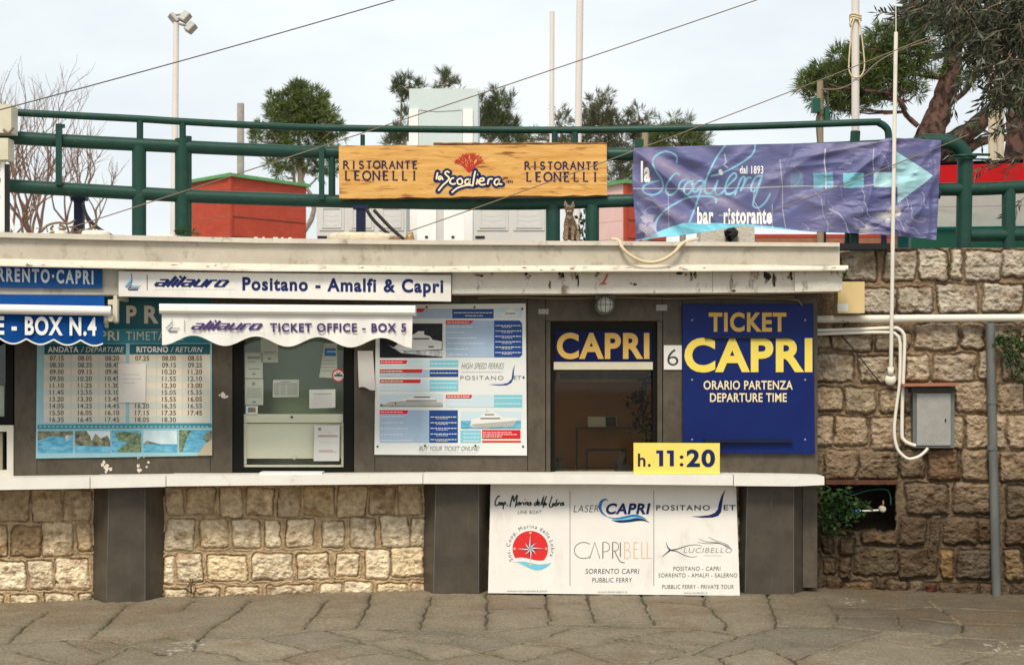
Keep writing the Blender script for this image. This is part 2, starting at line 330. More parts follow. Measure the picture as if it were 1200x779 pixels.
def grid_mesh(name, X, Y, Z, colour, m, parent=None, o0=Vector((0, 0, 0)), extra=None, **kw):
    h, wd = X.shape; v = np.stack([X, Y, Z], -1).reshape(-1, 3)-np.array(o0)
    idx = np.arange(h*wd).reshape(h, wd)
    f = np.stack([idx[:-1, :-1], idx[1:, :-1], idx[1:, 1:], idx[:-1, 1:]], -1).reshape(-1, 4)
    nv = len(v); f = f.tolist(); c = np.concatenate([colour.reshape(-1, 3), np.ones((nv, 1))], 1)
    if extra:
        for hx in extra:
            i = len(v); v = np.concatenate([v, np.array(hx)-np.array(o0)]); c = np.concatenate([c, np.tile([[.12, .09, .07, 1]], (8, 1))])
            f += [[i+j for j in q] for q in ((0, 1, 2, 3), (7, 6, 5, 4), (0, 4, 5, 1), (1, 5, 6, 2), (2, 6, 7, 3), (3, 7, 4, 0))]
    me = bpy.data.meshes.new(name); me.from_pydata(v.tolist(), [], f); me.materials.append(MATS[m])
    a = me.attributes.new('Col', 'FLOAT_COLOR', 'POINT'); a.data.foreach_set('color', c.ravel())
    me.polygons.foreach_set('use_smooth', [True]*len(f)); me.update()
    return link(name, me, parent, o0, **kw)
def bez(pts, n=8):                                  # Catmull-Rom through points of any dimension
    p = [np.array(q, float) for q in pts]; p = [2*p[0]-p[1]]+p+[2*p[-1]-p[-2]]; out = []
    for k in range(1, len(p)-2):
        for j in range(n):
            t = j/n; a, b, c, d = p[k-1:k+3]
            out.append(.5*((2*b)+(c-a)*t+(2*a-5*b+4*c-d)*t*t+(3*b-a-3*c+d)*t**3))
    out.append(p[-2]); return out
def bz2(pts, n=6): return [tuple(q) for q in bez(pts, n)]

# ------------------------------------------------------------------ lettering from the built-in font
CH = "ABCDEFGHIJKLMNOPQRSTUVWXYZabcdefghijklmnopqrstuvwxyz0123456789.,:/-&·!"
GL = {}
def load_glyphs():
    todo = []
    def fo(t, off):
        c = bpy.data.curves.new('glyph', 'FONT'); c.body = t; c.offset = off; c.resolution_u = 5
        o = bpy.data.objects.new('glyph', c); COL.objects.link(o); return o
    hh = fo('HH', 0)
    for b, off in ((0, 0), (1, .018), (2, .036), (3, -.009)):
        for ch in CH: todo.append((ch, b, fo(ch, off), fo('H'+ch+'H', 0) if b == 0 else None))
    bpy.context.view_layer.update(); dg = bpy.context.evaluated_depsgraph_get()
    w = lambda o: o.evaluated_get(dg).dimensions.x
    w0 = w(hh)
    for ch, b, o, o2 in todo:
        e = o.evaluated_get(dg); me = e.to_mesh()
        v = [(q.co.x, q.co.y) for q in me.vertices]; f = [tuple(p.vertices) for p in me.polygons]; e.to_mesh_clear()
        GL[ch, b] = [v, f, (w(o2)-w0) if o2 else None]
    for (ch, b), g in GL.items():
        if g[2] is None: g[2] = GL[ch, 0][2]
    for ch, b, o, o2 in todo:
        for q in (o, o2):
            if q: c = q.data; bpy.data.objects.remove(q); bpy.data.curves.remove(c)
    c = hh.data; bpy.data.objects.remove(hh); bpy.data.curves.remove(c)
load_glyphs()
CAPH = max(y for x, y in GL['H', 0][0])
def text(mb, pl, s, x0, x1, yb, cap, off, m, b=0, shear=0, track=0, yb1=None, keep=False):
    X = 0; items = []
    for ch in s:
        if ch == ' ': X += .30+track; continue
        g = GL[ch, b]; items.append((X, g)); X += g[2]+track
    lo = min(i[0]+min(v[0] for v in i[1][0]) for i in items); hi = max(i[0]+max(v[0] for v in i[1][0]) for i in items)
    sx = (x1-x0)/(hi-lo); sy = cap/CAPH; yb1 = yb if yb1 is None else yb1
    for k, (gx, g) in enumerate(items):
        i = len(mb.v); o = off+.00015*(k % 2)
        for vx, vy in g[0]:
            px = x0+(gx+vx-lo)*sx+shear*vy*sy; t = (px-x0)/(x1-x0); mb.v.append(tuple(pl.at(px, yb+(yb1-yb)*t-vy*sy, o)))
        for f in g[1]: mb.f.append(tuple(i+j for j in f)); mb.m.append(m)
def arc_text(mb, pl, s, cx, cy, r, a0, a1, cap, off, m, b=0):
    X = 0; items = []
    for ch in s:
        if ch == ' ': X += .3; continue
        items.append((X, GL[ch, b])); X += GL[ch, b][2]+.06
    sy = cap/CAPH
    for gx, g in items:
        a = math.radians(a0+(a1-a0)*(gx+g[2]/2)/X); i = len(mb.v)
        for vx, vy in g[0]:
            u = (vx-g[2]/2)*sy; R = r+vy*sy
            mb.v.append(tuple(pl.at(cx+R*math.cos(a)+u*math.sin(a), cy-R*math.sin(a)+u*math.cos(a), off)))
        for f in g[1]: mb.f.append(tuple(i+j for j in f)); mb.m.append(m)
SERIF = {'R': [[(0, 0), (0, 1)], 'P', [(.28, .5), (.66, 0)]], 'I': [[(0, 0), (0, 1)]], 'T': [[(-.33, 1), (.33, 1)], [(0, 0), (0, 1)]], 'L': [[(0, 1), (0, 0), (.5, 0)]],
         'E': [[(.5, 1), (0, 1), (0, 0), (.52, 0)], [(0, .52), (.4, .52)]], 'N': [[(0, 0), (0, 1)], [(0, 1), (.7, 0)], [(.7, 0), (.7, 1)]], 'A': [[(-.36, 0), (0, 1)], [(0, 1), (.36, 0)], [(-.22, .36), (.22, .36)]],
         'O': 'O', 'S': 'S'}
def serif_text(mb, pl, s, x0, x1, yb, cap, off, m, wd, yb1=None):
    n = len(s); yb1 = yb if yb1 is None else yb1
    for k, ch in enumerate(s):
        cx = x0+(x1-x0)*(k+.5)/n; bl = yb+(yb1-yb)*(k+.5)/n; sh = {'R': -.3, 'L': -.22, 'E': -.24, 'N': -.35}.get(ch, 0)
        T = lambda p: (cx+(p[0]+sh)*cap, bl-p[1]*cap)
        arc = lambda ox, oy, rx, ry, a, b2: [(ox+rx*math.cos(math.radians(a+(b2-a)*j/14)), oy+ry*math.sin(math.radians(a+(b2-a)*j/14))) for j in range(15)]
        if ch == 'O': mb.stroke(pl, [T(p) for p in arc(0, .5, .45, .5, 0, 335)]+[T((.45, .5))], wd, off, m); continue
        if ch == 'S': mb.stroke(pl, [T(p) for p in arc(0, .75, .25, .25, 20, 270)+arc(0, .25, .27, .25, 90, -160)], wd, off, m); continue
        for q in SERIF[ch]:
            if q == 'P': q = [(0, 1), (.2, 1)]+arc(.2, .75, .26, .25, 90, -90)+[(0, .5)]
            mb.stroke(pl, [T(p) for p in q], wd if len(q) > 2 or q[0][0] == q[1][0] else wd*.8, off, m)
            for e in (q[0], q[-1]):
                if e[1] in (0, 1) and ch not in 'ELT' or (ch == 'T' and e[1] == 0) or (ch == 'L' and e == (0, 1)):
                    mb.stroke(pl, [T((e[0]-.13, e[1])), T((e[0]+.13, e[1]))], wd*.6, off, m)

# ================================================================== GROUND
def ground():
    mb = MB(); mb.box((0, 90, -.32), (700, 520, .1), 'ground_far'); mb.build('ground', kind='structure')
    JT = [[(9, 753.5), (28, 734), (56, 718), (72, 715)], [(105, 748), (140, 718.5), (150, 708)], [(0, 732), (28, 732)], [(70, 751), (115, 764), (154, 757), (196, 767)], [(21, 764), (70, 777)], [(0, 756), (9, 753), (70, 751), (119, 750)],
      [(119, 750), (154, 755), (196, 746), (227, 752), (236, 746)], [(161, 717), (213, 715), (227, 703)], [(236, 746), (245, 738), (270, 722), (294, 703)], [(355, 738), (371, 718), (383, 703)], [(236, 746), (308, 748), (336, 743), (371, 738), (420, 737)],
      [(308, 748), (364, 763), (420, 753)], [(227, 762), (266, 767), (290, 776), (329, 772), (364, 763)], [(196, 767), (227, 762), (236, 746)], [(378, 738), (420, 748), (424, 753)], [(329, 772), (350, 779)], [(417, 736), (431, 710), (435, 696)],
      [(491, 736), (501, 711), (507, 699)], [(571, 737), (570, 694)], [(645, 732), (640, 711), (641, 694)], [(697, 729), (687, 698)], [(767, 732), (750, 696)], [(400, 737), (449, 737), (533, 738), (550, 743)], [(550, 743), (596, 738), (645, 732), (701, 732), (750, 734), (780, 734), (832, 738), (867, 745)],
      [(571, 713), (641, 711)], [(640, 707), (687, 706)], [(754, 703), (825, 708)], [(400, 748), (424, 753), (452, 748), (491, 743), (540, 746)], [(449, 738), (491, 743)], [(480, 748), (515, 753), (540, 746)], [(515, 753), (568, 763), (606, 755), (589, 747), (550, 743)],
      [(606, 755), (640, 746), (666, 736)], [(606, 754), (645, 755), (670, 760), (610, 774), (568, 764)], [(670, 760), (725, 748), (785, 739), (820, 738)], [(670, 760), (715, 776), (757, 777), (806, 764), (778, 756), (743, 750), (725, 748)], [(400, 771), (449, 764), (505, 773), (568, 764)],
      [(424, 753), (463, 762), (480, 759), (505, 773)], [(778, 750), (820, 755), (839, 755)], [(825, 696), (825, 708), (850, 729), (850, 738)], [(899, 696), (901, 705), (909, 725), (909, 734)], [(960, 700), (971, 710), (983, 725), (976, 734)], [(867, 745), (913, 734), (976, 734), (1046, 739)],
      [(780, 773), (811, 766), (867, 745)], [(811, 766), (843, 771), (892, 757)], [(892, 757), (930, 773), (1011, 748), (1046, 739)], [(843, 771), (850, 779)], [(1020, 746), (1074, 755), (1130, 762), (1165, 764)], [(1081, 757), (1119, 746), (1130, 732), (1095, 710), (1090, 700)],
      [(971, 711), (1032, 713), (1095, 711), (1200, 716)], [(1053, 722), (1056, 739)], [(983, 723), (1053, 722), (1130, 730), (1200, 732)], [(1046, 739), (1119, 746), (1200, 750)], [(1116, 779), (1165, 764), (1200, 767)], [(930, 773), (935, 779)], [(1165, 764), (1180, 750)], [(110, 779), (154, 757)]]
    segs = []
    def gp(px, py):
        z = 0
        for k in range(4): d = (CZ-z)*F/(py-HY); x = (px-HX)/F*d; z = float(zg(x))
        return x, d
    for L in JT:
        q = [gp(*p) for p in L]; segs += list(zip(q, q[1:]))
    xs = np.concatenate([np.arange(-9, -4.7, .05), np.arange(-4.7, 4.7, .0135), np.arange(4.7, 9, .05)]); ys = np.concatenate([np.arange(4.5, 8.8, .06), np.arange(8.8, 12.5, .014), np.arange(12.5, 13.5, .05)]); X, Y = np.meshgrid(xs, ys)
    wx = X+(fbm(X*7, Y*7, 3, 1)-.5)*.045; wy = Y+(fbm(X*7, Y*7, 3, 2)-.5)*.06
    dist = np.full(X.shape, 9.)
    for (a, b), (c, d) in segs:
        x0, x1 = sorted((a, c)); y0, y1 = sorted((b, d))
        ix = np.where((xs > x0-.3) & (xs < x1+.3))[0]; iy = np.where((ys > y0-.3) & (ys < y1+.3))[0]
        if len(ix) == 0 or len(iy) == 0: continue
        sl = np.ix_(iy, ix); px, py = wx[sl]-a, wy[sl]-b; dx, dy = c-a, d-b
        t = np.clip((px*dx+py*dy)/(dx*dx+dy*dy+1e-9), 0, 1); dist[sl] = np.minimum(dist[sl], np.hypot(px-t*dx, (py-t*dy)*.55))
    PX = HX+X/Y*F; PY = HY+CZ/Y*F
    rs = np.random.RandomState(3); gx, gy = np.meshgrid(np.arange(-10, 10, .8), np.arange(3.8, 14, .95)); c = np.stack([gx.ravel(), gy.ravel()], 1)+rs.uniform(-.3, .3, (gx.size, 2))
    d1 = np.full(X.shape, 9.); d2 = np.full(X.shape, 9.); cid = np.zeros(X.shape, int)
    for k, (a, b) in enumerate(c):
        q = np.hypot(wx-a, wy-b); n = q < d1; d2 = np.where(n, d1, np.minimum(d2, q)); cid = np.where(n, k, cid); d1 = np.where(n, q, d1)
    vor = (d2-d1)/2; outside = (PX < -6) | (PX > 1206) | (PY > 784); dist = np.where(outside, np.minimum(dist, vor), dist)
    # label the stones by flood fill so each has its own tint and tilt
    free = dist > .022; lab = np.where(free, np.arange(X.size).reshape(X.shape)+1, 0)
    for it in range(40):
        o = lab.copy(); h, wd = lab.shape
        for rng in (range(1, h), range(h-2, -1, -1)):
            s_ = 1 if rng.step > 0 else -1
            for i in rng: lab[i] = np.where(free[i], np.maximum(lab[i], lab[i-s_]), 0)
        for rng in (range(1, wd), range(wd-2, -1, -1)):
            s_ = 1 if rng.step > 0 else -1
            for i in rng: lab[:, i] = np.where(free[:, i], np.maximum(lab[:, i], lab[:, i-s_]), 0)
        if (o == lab).all(): break
    tint = rs.rand(4096)[lab % 4096]; tint2 = rs.rand(4096)[(lab*7+3) % 4096]
    jw = .004+.013*fbm(X*2.2, Y*2.2, 3, 9); j = 1-sstep(jw*.35, jw*1.25, dist)
    n1 = fbm(X*1.6, Y*1.6, 4, 3); n2 = fbm(X*9, Y*9, 3, 4)
    Z = zg(X)-.014*j+.016*(n1-.5)+.010*(n2-.5)+.010*(fbm(X*22, Y*22, 3, 61)-.5)+np.where(free, (tint-.5)*.010, 0)
    spk = fbm(X*30, Y*24, 3, 62)-.5; n2 = n2+spk*.5; base = np.array([.208, .180, .136]); k = (.74+.44*tint+.40*(n1-.5)+.24*(n2-.5)+.16*sstep(.0, .05, dist-.02)-.16)[..., None]
    colr = base*k*np.where(tint2[..., None] > .6, np.array([.99, 1.0, .99]), np.array([1.03, 1, .95]))
    wet = sstep(1.2, 3.6, X+.8*(n1-.5)*4)*sstep(9.6, 10.9, Y+(fbm(X*3, Y*3, 3, 8)-.5)*1.2); colr = colr*(1-.52*wet[..., None])+np.array([.012, .004, 0])*wet[..., None]
    iron = .8*sstep(.58, .70, fbm(X*2.1, Y*2.1, 4, 12)); colr = colr*(1-.35*iron[..., None])+np.array([.10, .060, .030])*.55*iron[..., None]
    mo = sstep(.50, .66, fbm(X*1.9, Y*1.9, 3, 6)); jc = np.array([.046, .032, .021])*(1-mo[..., None])+np.array([.050, .070, .022])*mo[..., None]
    lime = sstep(2.0, 2.8, X)*sstep(.4, .6, fbm(X*3, Y*3, 3, 21)); jc = jc*(1-lime[..., None])+np.array([.24, .19, .12])*lime[..., None]
    colr = colr*(1-j[..., None])+jc*j[..., None]
    for (px, py, r) in ((210, 757, .16), (1180, 757, .14), (1000, 705, .12)):                   # splashes of pale droppings
        a, b = gp(px, py); s = .6*sstep(.60, .72, fbm(X*34, Y*30, 3, 31))*(np.hypot(X-a, (Y-b)*.6) < r); colr = colr*(1-s[..., None])+np.array([.55, .52, .46])*s[..., None]
    grid_mesh('paving', X, Y, Z, colr, 'flagstone', kind='structure')
    # tufts of grass in the joints
    mb = MB()
    for (px, py, n, sp) in ((60, 717, 60, .16), (72, 752, 30, .12), (128, 759, 26, .1), (205, 746, 26, .1), (383, 702, 14, .04), (315, 747, 22, .1), (560, 743, 20, .06), (678, 737, 46, .12), (697, 732, 34, .1), (730, 749, 34, .1), (778, 740, 36, .12), (825, 731, 16, .06), (850, 757, 12, .05), (655, 760, 10, .05), (610, 775, 16, .08), (30, 716, 16, .2), (105, 704, 14, .1)):
        cx, cy = gp(px, py)
        for k in range(n):
            x = cx+random.gauss(0, sp*.6); y = cy+random.gauss(0, sp*.25); z = float(zg(x))-.012; a = random.uniform(0, 6.28); h = random.uniform(.004, .015); r = random.uniform(.003, .006)
            l = Vector((math.cos(a), math.sin(a), 0)); t = Vector((-l.y, l.x, 0))*r; p = Vector((x, y, z))
            mb.face([p-t, p+t, p+l*h*.5+t*.7+Vector((0, 0, h*.8)), p+l*h*1.1+Vector((0, 0, h))], 'moss')
    mb.build('grass', kind='stuff')
    kn = [-700, -200, 0, 195, 500, 970]
    top = [P(x, 300, D(x)-.05) for x in kn]+[P(1000, 300, DW(960)+.05), P(1250, 300, DW(1250)+.1), P(2300, 300, 12.1)]
    mb = MB(); ring = [(p.x, p.y) for p in top]+[(60, 75), (-60, 75)]
    mb.face([(x, y, 2.755) for x, y in ring], 'deck'); mb.build('terrace_deck', kind='structure')
ground()

# ================================================================== STONE WALLS (height field of dressed blocks)
def rubble(x0, x1, y0, y1, hgt=(34, 42), wid=(26, 46), seed=1):
    r = random.Random(seed); out = []; y = y0
    while y < y1-8:
        h = r.uniform(*hgt); x = x0-r.uniform(0, 20)
        while x < x1: w2 = r.uniform(*wid); out.append((x+2, x+w2-3, y+2, min(y+h-4, y1))); x += w2
        y += h
    return out
def stone_field(name, stones, px0, px1, top, bot, fn, off, colfn, parent, step=.85, holes=(), mortar=(.22, .165, .105), amp=.013, back=.3, wob=3.0):
    xs = np.arange(px0, px1+step, step); ys = np.linspace(0, 1, int((bot-top)/step)); X, V = np.meshgrid(xs, ys); Y = top+(bot-top)*V
    H = np.zeros(X.shape); best = np.full(X.shape, 99.); c = np.zeros(X.shape+(3,))
    wx = X+(fbm(X*.10, Y*.10, 3, 2)-.5)*wob+(fbm(X*.3, Y*.3, 2, 14)-.5)*1.6; wy = Y+(fbm(X*.10, Y*.10, 3, 5)-.5)*wob+(fbm(X*.3, Y*.3, 2, 15)-.5)*1.6
    rough = fbm(X*.13, Y*.16, 5, 7); fine = fbm(X*.45, Y*.45, 3, 8); ridge = 1-np.abs(2*fbm(X*.11, Y*.17, 4, 11)-1); rs = random.Random(4)
    for s in stones:
        a, b, y0, y1 = s[:4]; cx, cy, hw, hh = (a+b)/2, (y0+y1)/2, (b-a)/2, (y1-y0)/2; r = min(2.6, hw*.35, hh*.35)
        ix = np.where((xs > a-8) & (xs < b+8))[0]; iy = np.where((Y[:, 0] > y0-8) & (Y[:, 0] < y1+8))[0]
        if len(ix) == 0 or len(iy) == 0: continue
        sl = np.ix_(iy, ix); tx, ty = rs.uniform(-.10, .10), rs.uniform(-.10, .10)
        qx = np.abs(wx[sl]-cx+(wy[sl]-cy)*tx)-hw+r; qy = np.abs(wy[sl]-cy+(wx[sl]-cx)*ty*.4)-hh+r
        sd = np.hypot(np.maximum(qx, 0), np.maximum(qy, 0))+np.minimum(np.maximum(qx, qy), 0)-r
        tilt = (X[sl]-cx)/hw*rs.uniform(-.006, .006)+(Y[sl]-cy)/hh*rs.uniform(-.006, .006)
        k = rs.uniform(.75, 1.15); h = sstep(.9, -1.9, sd)*amp*k+np.where(sd < 0, (rough[sl]-.5)*.034*sstep(0, -5, sd)+(fine[sl]-.5)*.010+(ridge[sl]-.6)*.022*sstep(0, -4, sd)+tilt, 0)
        H[sl] = np.where(sd < 1, np.maximum(H[sl], h), H[sl]); n = sd < best[sl]
        cc = np.array(s[4] if len(s) > 4 else colfn(cx, cy, rs)); cs = c[sl]; cs[n] = cc; c[sl] = cs; best[sl] = np.minimum(best[sl], sd)
    e = best; gc, gw, rc, rw, rh = (1.3, .85, 4.2, 1.2, .006) if name == 'stone_courses' else (.7, .6, 2.7, .75, .011); gap = np.exp(-((e-gc)/gw)**2)*(.35+.65*sstep(.35,.6,fbm(X*.06,Y*.06,3,29))); rid = np.exp(-((e-rc)/rw)**2)
    H += -.013*gap*(e < 6)+rh*rid+(fbm(X*.25, Y*.25, 3, 9)-.5)*.008
    st = sstep(1.0, -.8, e)[..., None]; mo = np.array(mortar)*(.75+.5*fbm(X*.12, Y*.12, 3, 3))[..., None]
    mo = mo*(1-.66*gap[..., None])*(1+.22*rid[..., None])
    dirt = sstep(.55, .75, fbm(X*.07, Y*.09, 4, 21))[..., None]; cs = c*(.72+.56*rough[..., None])*(1-.45*sstep(.52, .3, ridge)[..., None])*(1-.38*dirt*np.array([.8, 1, 1.15]))
    colr = mo*(1-st)+cs*st
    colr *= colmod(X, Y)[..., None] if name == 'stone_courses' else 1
    for (a, b, y0, y1, dp) in holes:
        q = np.minimum(np.minimum(wx-a, b-wx), np.minimum(wy-y0, y1-wy)); k = sstep(-.5, 2, q); H = H*(1-k)-dp*k; colr = colr*(1-.85*k[..., None])  # recess colour is darkened too, painting in its shade
    d = np.vectorize(fn)(X)-off-H; PX = (X-HX)/F*d; PZ = CZ+(HY-Y)/F*d
    bk = []; N = 6
    for k in range(N):
        a = px0+(px1-px0)*k/N; b = px0+(px1-px0)*(k+1)/N; T = Vector((0, back, 0)); o = off-.34 if holes else off-.05
        q = [P(a, bot, fn(a)-o), P(b, bot, fn(b)-o), P(b, top, fn(b)-o), P(a, top, fn(a)-o)]; bk.append([tuple(p) for p in q]+[tuple(p+T) for p in q])
    return grid_mesh(name, PX, d, PZ, colr, 'stone_face', parent, wloc(parent), extra=bk)
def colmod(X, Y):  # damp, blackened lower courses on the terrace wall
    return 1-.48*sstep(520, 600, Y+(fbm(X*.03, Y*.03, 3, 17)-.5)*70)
def CR(x, y, r):
    q = r.uniform(.84, 1.12); return [v*q for v in random.Random(int(x*7+y)).choice([(.78, .66, .48), (.77, .66, .49), (.76, .66, .49), (.80, .66, .44), (.78, .67, .49)])]
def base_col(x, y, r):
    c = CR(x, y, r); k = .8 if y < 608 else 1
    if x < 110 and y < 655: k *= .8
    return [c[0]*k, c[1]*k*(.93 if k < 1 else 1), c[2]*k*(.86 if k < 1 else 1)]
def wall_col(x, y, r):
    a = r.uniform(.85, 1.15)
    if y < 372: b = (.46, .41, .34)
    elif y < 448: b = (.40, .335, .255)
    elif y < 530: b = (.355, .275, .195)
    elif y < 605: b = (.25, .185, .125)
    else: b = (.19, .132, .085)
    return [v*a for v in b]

# ================================================================== THE TICKET OFFICE
office = thing('ticket_office', 'low flat roofed ticket office with dark stone cladding, service windows and a long marble counter', 'building', (P(480, 700, D(480)).x, D(480), 0))
M1 = [(-30, 8, 615, 651), (14, 48, 617, 651, (.36, .25, .15)), (50, 85, 612, 651), (91, 107, 614, 645)]
bs = [(-75, -36, 575, 611), (-34, 34, 574, 611), (38, 72, 574, 611), (75, 107, 574, 610), (-80, -34, 616, 651)]+M1+[(-80, -40, 658, 691), (-37, 30, 658, 691), (34, 62, 657, 690), (66, 104, 655, 690), (-70, -26, 698, 712), (-22, 4, 698, 710), (13, 45, 698, 709), (53, 86, 696, 707), (93, 107, 695, 703)]
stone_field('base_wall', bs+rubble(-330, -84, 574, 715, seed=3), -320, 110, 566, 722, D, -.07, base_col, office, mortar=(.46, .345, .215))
bs = [(195, 214, 571, 603), (219, 251, 571, 602), (258, 283, 571, 606), (289, 320, 572, 603), (327, 351, 571, 606), (357, 391, 570, 604), (396, 429, 570, 605), (434, 462, 571, 602), (467, 494, 568, 603),
      (194, 227, 609, 645), (235, 267, 609, 641), (273, 304, 609, 642), (311, 328, 610, 641), (336, 367, 609, 640), (378, 403, 611, 641), (411, 439, 607, 642), (447, 479, 605, 641), (482, 498, 608, 640),
      (193, 204, 652, 685), (208, 237, 649, 681), (244, 289, 651, 680), (296, 342, 649, 679), (349, 385, 649, 678), (394, 420, 649, 675), (429, 456, 644, 678), (459, 496, 642, 675),
      (193, 219, 691, 701), (229, 256, 689, 702), (264, 303, 688, 699), (313, 367, 686, 697), (376, 400, 684, 696), (404, 436, 682, 696), (442, 477, 684, 695), (483, 498, 684, 695)]
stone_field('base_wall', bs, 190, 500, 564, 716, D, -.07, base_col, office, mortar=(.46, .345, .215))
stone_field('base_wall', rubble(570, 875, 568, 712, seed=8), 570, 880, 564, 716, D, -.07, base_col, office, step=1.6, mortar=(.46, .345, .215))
# dark cladding between the openings
mb = MB()
for kn in ([(-330, 338, 561), (-230, 338, 561)], [(17, 340, 560), (43, 340, 560)], [(43.6, 340, 560), (143, 340, 559), (246, 340, 558)], [(246.6, 340, 558), (272, 340, 558)], [(415, 340, 557), (439, 340, 557)], [(439.6, 340, 557), (529, 340, 556), (618, 340, 557)], [(618.6, 340, 557), (639, 340, 557)],
           [(777, 340, 557), (799, 340, 557)], [(799.6, 340, 557), (880, 340, 557), (958, 340, 557)]): mb.strip(kn, 0, .14, 'cladding')
mb.strip([(639.6, 340, 376), (776.4, 340, 376)], 0, .14, 'cladding'); mb.strip([(-229, 338, 372), (16, 338, 372)], 0, .14, 'cladding'); mb.strip([(272.6, 338, 356), (414.4, 338, 356)], 0, .14, 'cladding')
for a, b in ((640, 645), (770.5, 776)): mb.strip([(a, 376.5, 556), (b, 376.5, 556)], .006, .1, 'cladding')
mb.build('cladding', office)
mb = MB()                                           # end and back of the building
q = [P(958, 720, D(958)), P(958, 285, D(958))]; x = q[0].x
mb.box((x-.06, D(958)+.35, 1.4), (.12, .68, 2.8), 'cladding'); mb.strip([(-700, 290, 720), (-200, 290, 720), (200, 290, 720), (600, 290, 720), (950, 290, 720)], -2.6, .15, 'room_dark'); mb.build('back_wall', office)
def pilaster(a, b, c, d, y0, yb):
    mb = MB(); T = [(a, -.10), (b, .13), (c, .13), (d, -.10)]; tp = [P(x, y0, D(x)-o) for x, o in T]; bt = [P(x+e, y, D(x)-o) for (x, o), y, e in zip(T, yb, (-1, -3, 0, -1))]
    for k in range(3): mb.face([bt[k], bt[k+1], tp[k+1], tp[k]], 'pillar_stone')
    bk = [tp[3]+Vector((0, .2, 0)), tp[0]+Vector((0, .2, 0))]; mb.face(tp+bk, 'pillar_stone'); mb.face(bt[::-1], 'dark_under')
    for k in (1, 2): mb.tube([bt[k]+Vector((0, -.001, 0)), tp[k]+Vector((0, -.001, 0))], .0032, 'galv', 5)
    mb.build('pilaster', office)
pilaster(107, 128, 170, 196, 566, (699, 706, 706, 699)); pilaster(495, 511, 561, 577, 563, (693, 695, 695, 692)); pilaster(864, 876, 930, 945, 563, (694, 697, 697, 695))
# counter in three lengths
for k, kn in enumerate(([(-330, 563, 577), (-100, 561.5, 575.5), (105, 559, 572)], [(106, 558.5, 572), (194, 557.5, 570)], [(195, 557, 569.5), (350, 556.5, 568), (495.3, 555.5, 566.5)], [(496, 555.3, 566.6), (700, 555.6, 567), (859, 556, 568.5)], [(860, 556, 569), (932, 557, 569.5), (966, 558, 568)])):
    mb = MB(); mb.strip(kn, .27 if k != 3 else .272, .38, 'marble'); mb.build('counter', office)
# roof: coping, face, cove lip, lower fascia, soffit
def rk(l, r, x1=986): return [(-330, l[0]-3.5, l[1]-3.5), (0, l[0], l[1]), (300, l[0]+(r[0]-l[0])*.5, l[1]+(r[1]-l[1])*.5), (x1, r[0], r[1])]
mb = MB(); mb.strip([(-330, 268, 274), (0, 272, 278), (100, 274.5, 280.5), (300, 279, 284.5), (500, 281.5, 286.5), (700, 282.5, 287.5), (984, 284.5, 289)], .38, .75, 'coping_paint'); mb.build('coping', office)
mb = MB(); mb.strip([(-330, 274, 302), (0, 278, 303), (300, 284.5, 309), (500, 286.5, 312), (835, 288, 310), (984, 289, 311)], .345, .5, 'fascia_paint'); mb.build('fascia', office)
mb = MB()
kn = [(-330, 302, 309), (0, 303, 312), (300, 309, 318), (500, 312, 319), (835, 310, 318), (994, 311, 317)]
tops = []
for (x, t, b), (x2, t2, b2) in zip(kn, kn[1:]):
    n = 6
    for k in range(n):
        for u in (k/n, (k+1)/n): pass
        A, B = x+(x2-x)*k/n, x+(x2-x)*(k+1)/n; g = lambda X, i: (t, b)[i]+((t2, b2)[i]-(t, b)[i])*(X-x)/(x2-x)
        r = [[P(X, g(X, 0), D(X)-.345), P(X, g(X, 0)*.45+g(X, 1)*.55, D(X)-.37), P(X, g(X, 1)-1.5, D(X)-.42), P(X, g(X, 1), D(X)-.42), P(X, g(X, 1), D(X)-.2)] for X in (A, B)]
        for j in range(4): mb.face([r[0][j+1], r[1][j+1], r[1][j], r[0][j]], 'coping_paint')
x = 994; r = [P(x, 311, D(x)-.345), P(x, 314, D(x)-.37), P(x, 315.5, D(x)-.42), P(x, 317, D(x)-.42), P(x, 317, D(x)+.1), P(x, 311, D(x)+.1)]; mb.face(r, 'coping_paint')
mb.build('cove_lip', office)
mb = MB(); mb.strip([(-330, 308, 345), (0, 311, 345), (300, 317, 346), (529, 318.5, 344)], .30, .25, 'fascia_paint'); mb.strip([(529.5, 318.5, 344), (646, 319, 344), (835, 318, 343)], .31, .25, 'peeling_paint'); mb.strip([(835.5, 318, 343), (931, 317.5, 342.5)], .312, .25, 'peeling_paint'); mb.strip([(931.5, 317.2, 342), (987, 317, 341)], .335, .28, 'peeling_paint')
mb.build('sign_band', office)
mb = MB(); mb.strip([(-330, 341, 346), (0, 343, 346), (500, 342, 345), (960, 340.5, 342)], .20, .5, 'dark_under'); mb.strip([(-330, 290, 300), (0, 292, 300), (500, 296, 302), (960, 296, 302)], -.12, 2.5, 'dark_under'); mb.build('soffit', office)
mb = MB(); mb.tube([FA.at(x, 349+math.sin(x*.05)*.8, .06) for x in range(560, 930, 10)]+[FA.at(936, 352, .05), FA.at(940, 358, .04)], .008, 'cable_tan', 6); mb.tube([FA.at(x, 346.5+math.sin(x*.021)*1.5, .10) for x in range(800, 940, 10)], .006, 'cable_tan', 6)
mb.build('eaves_cable', office)
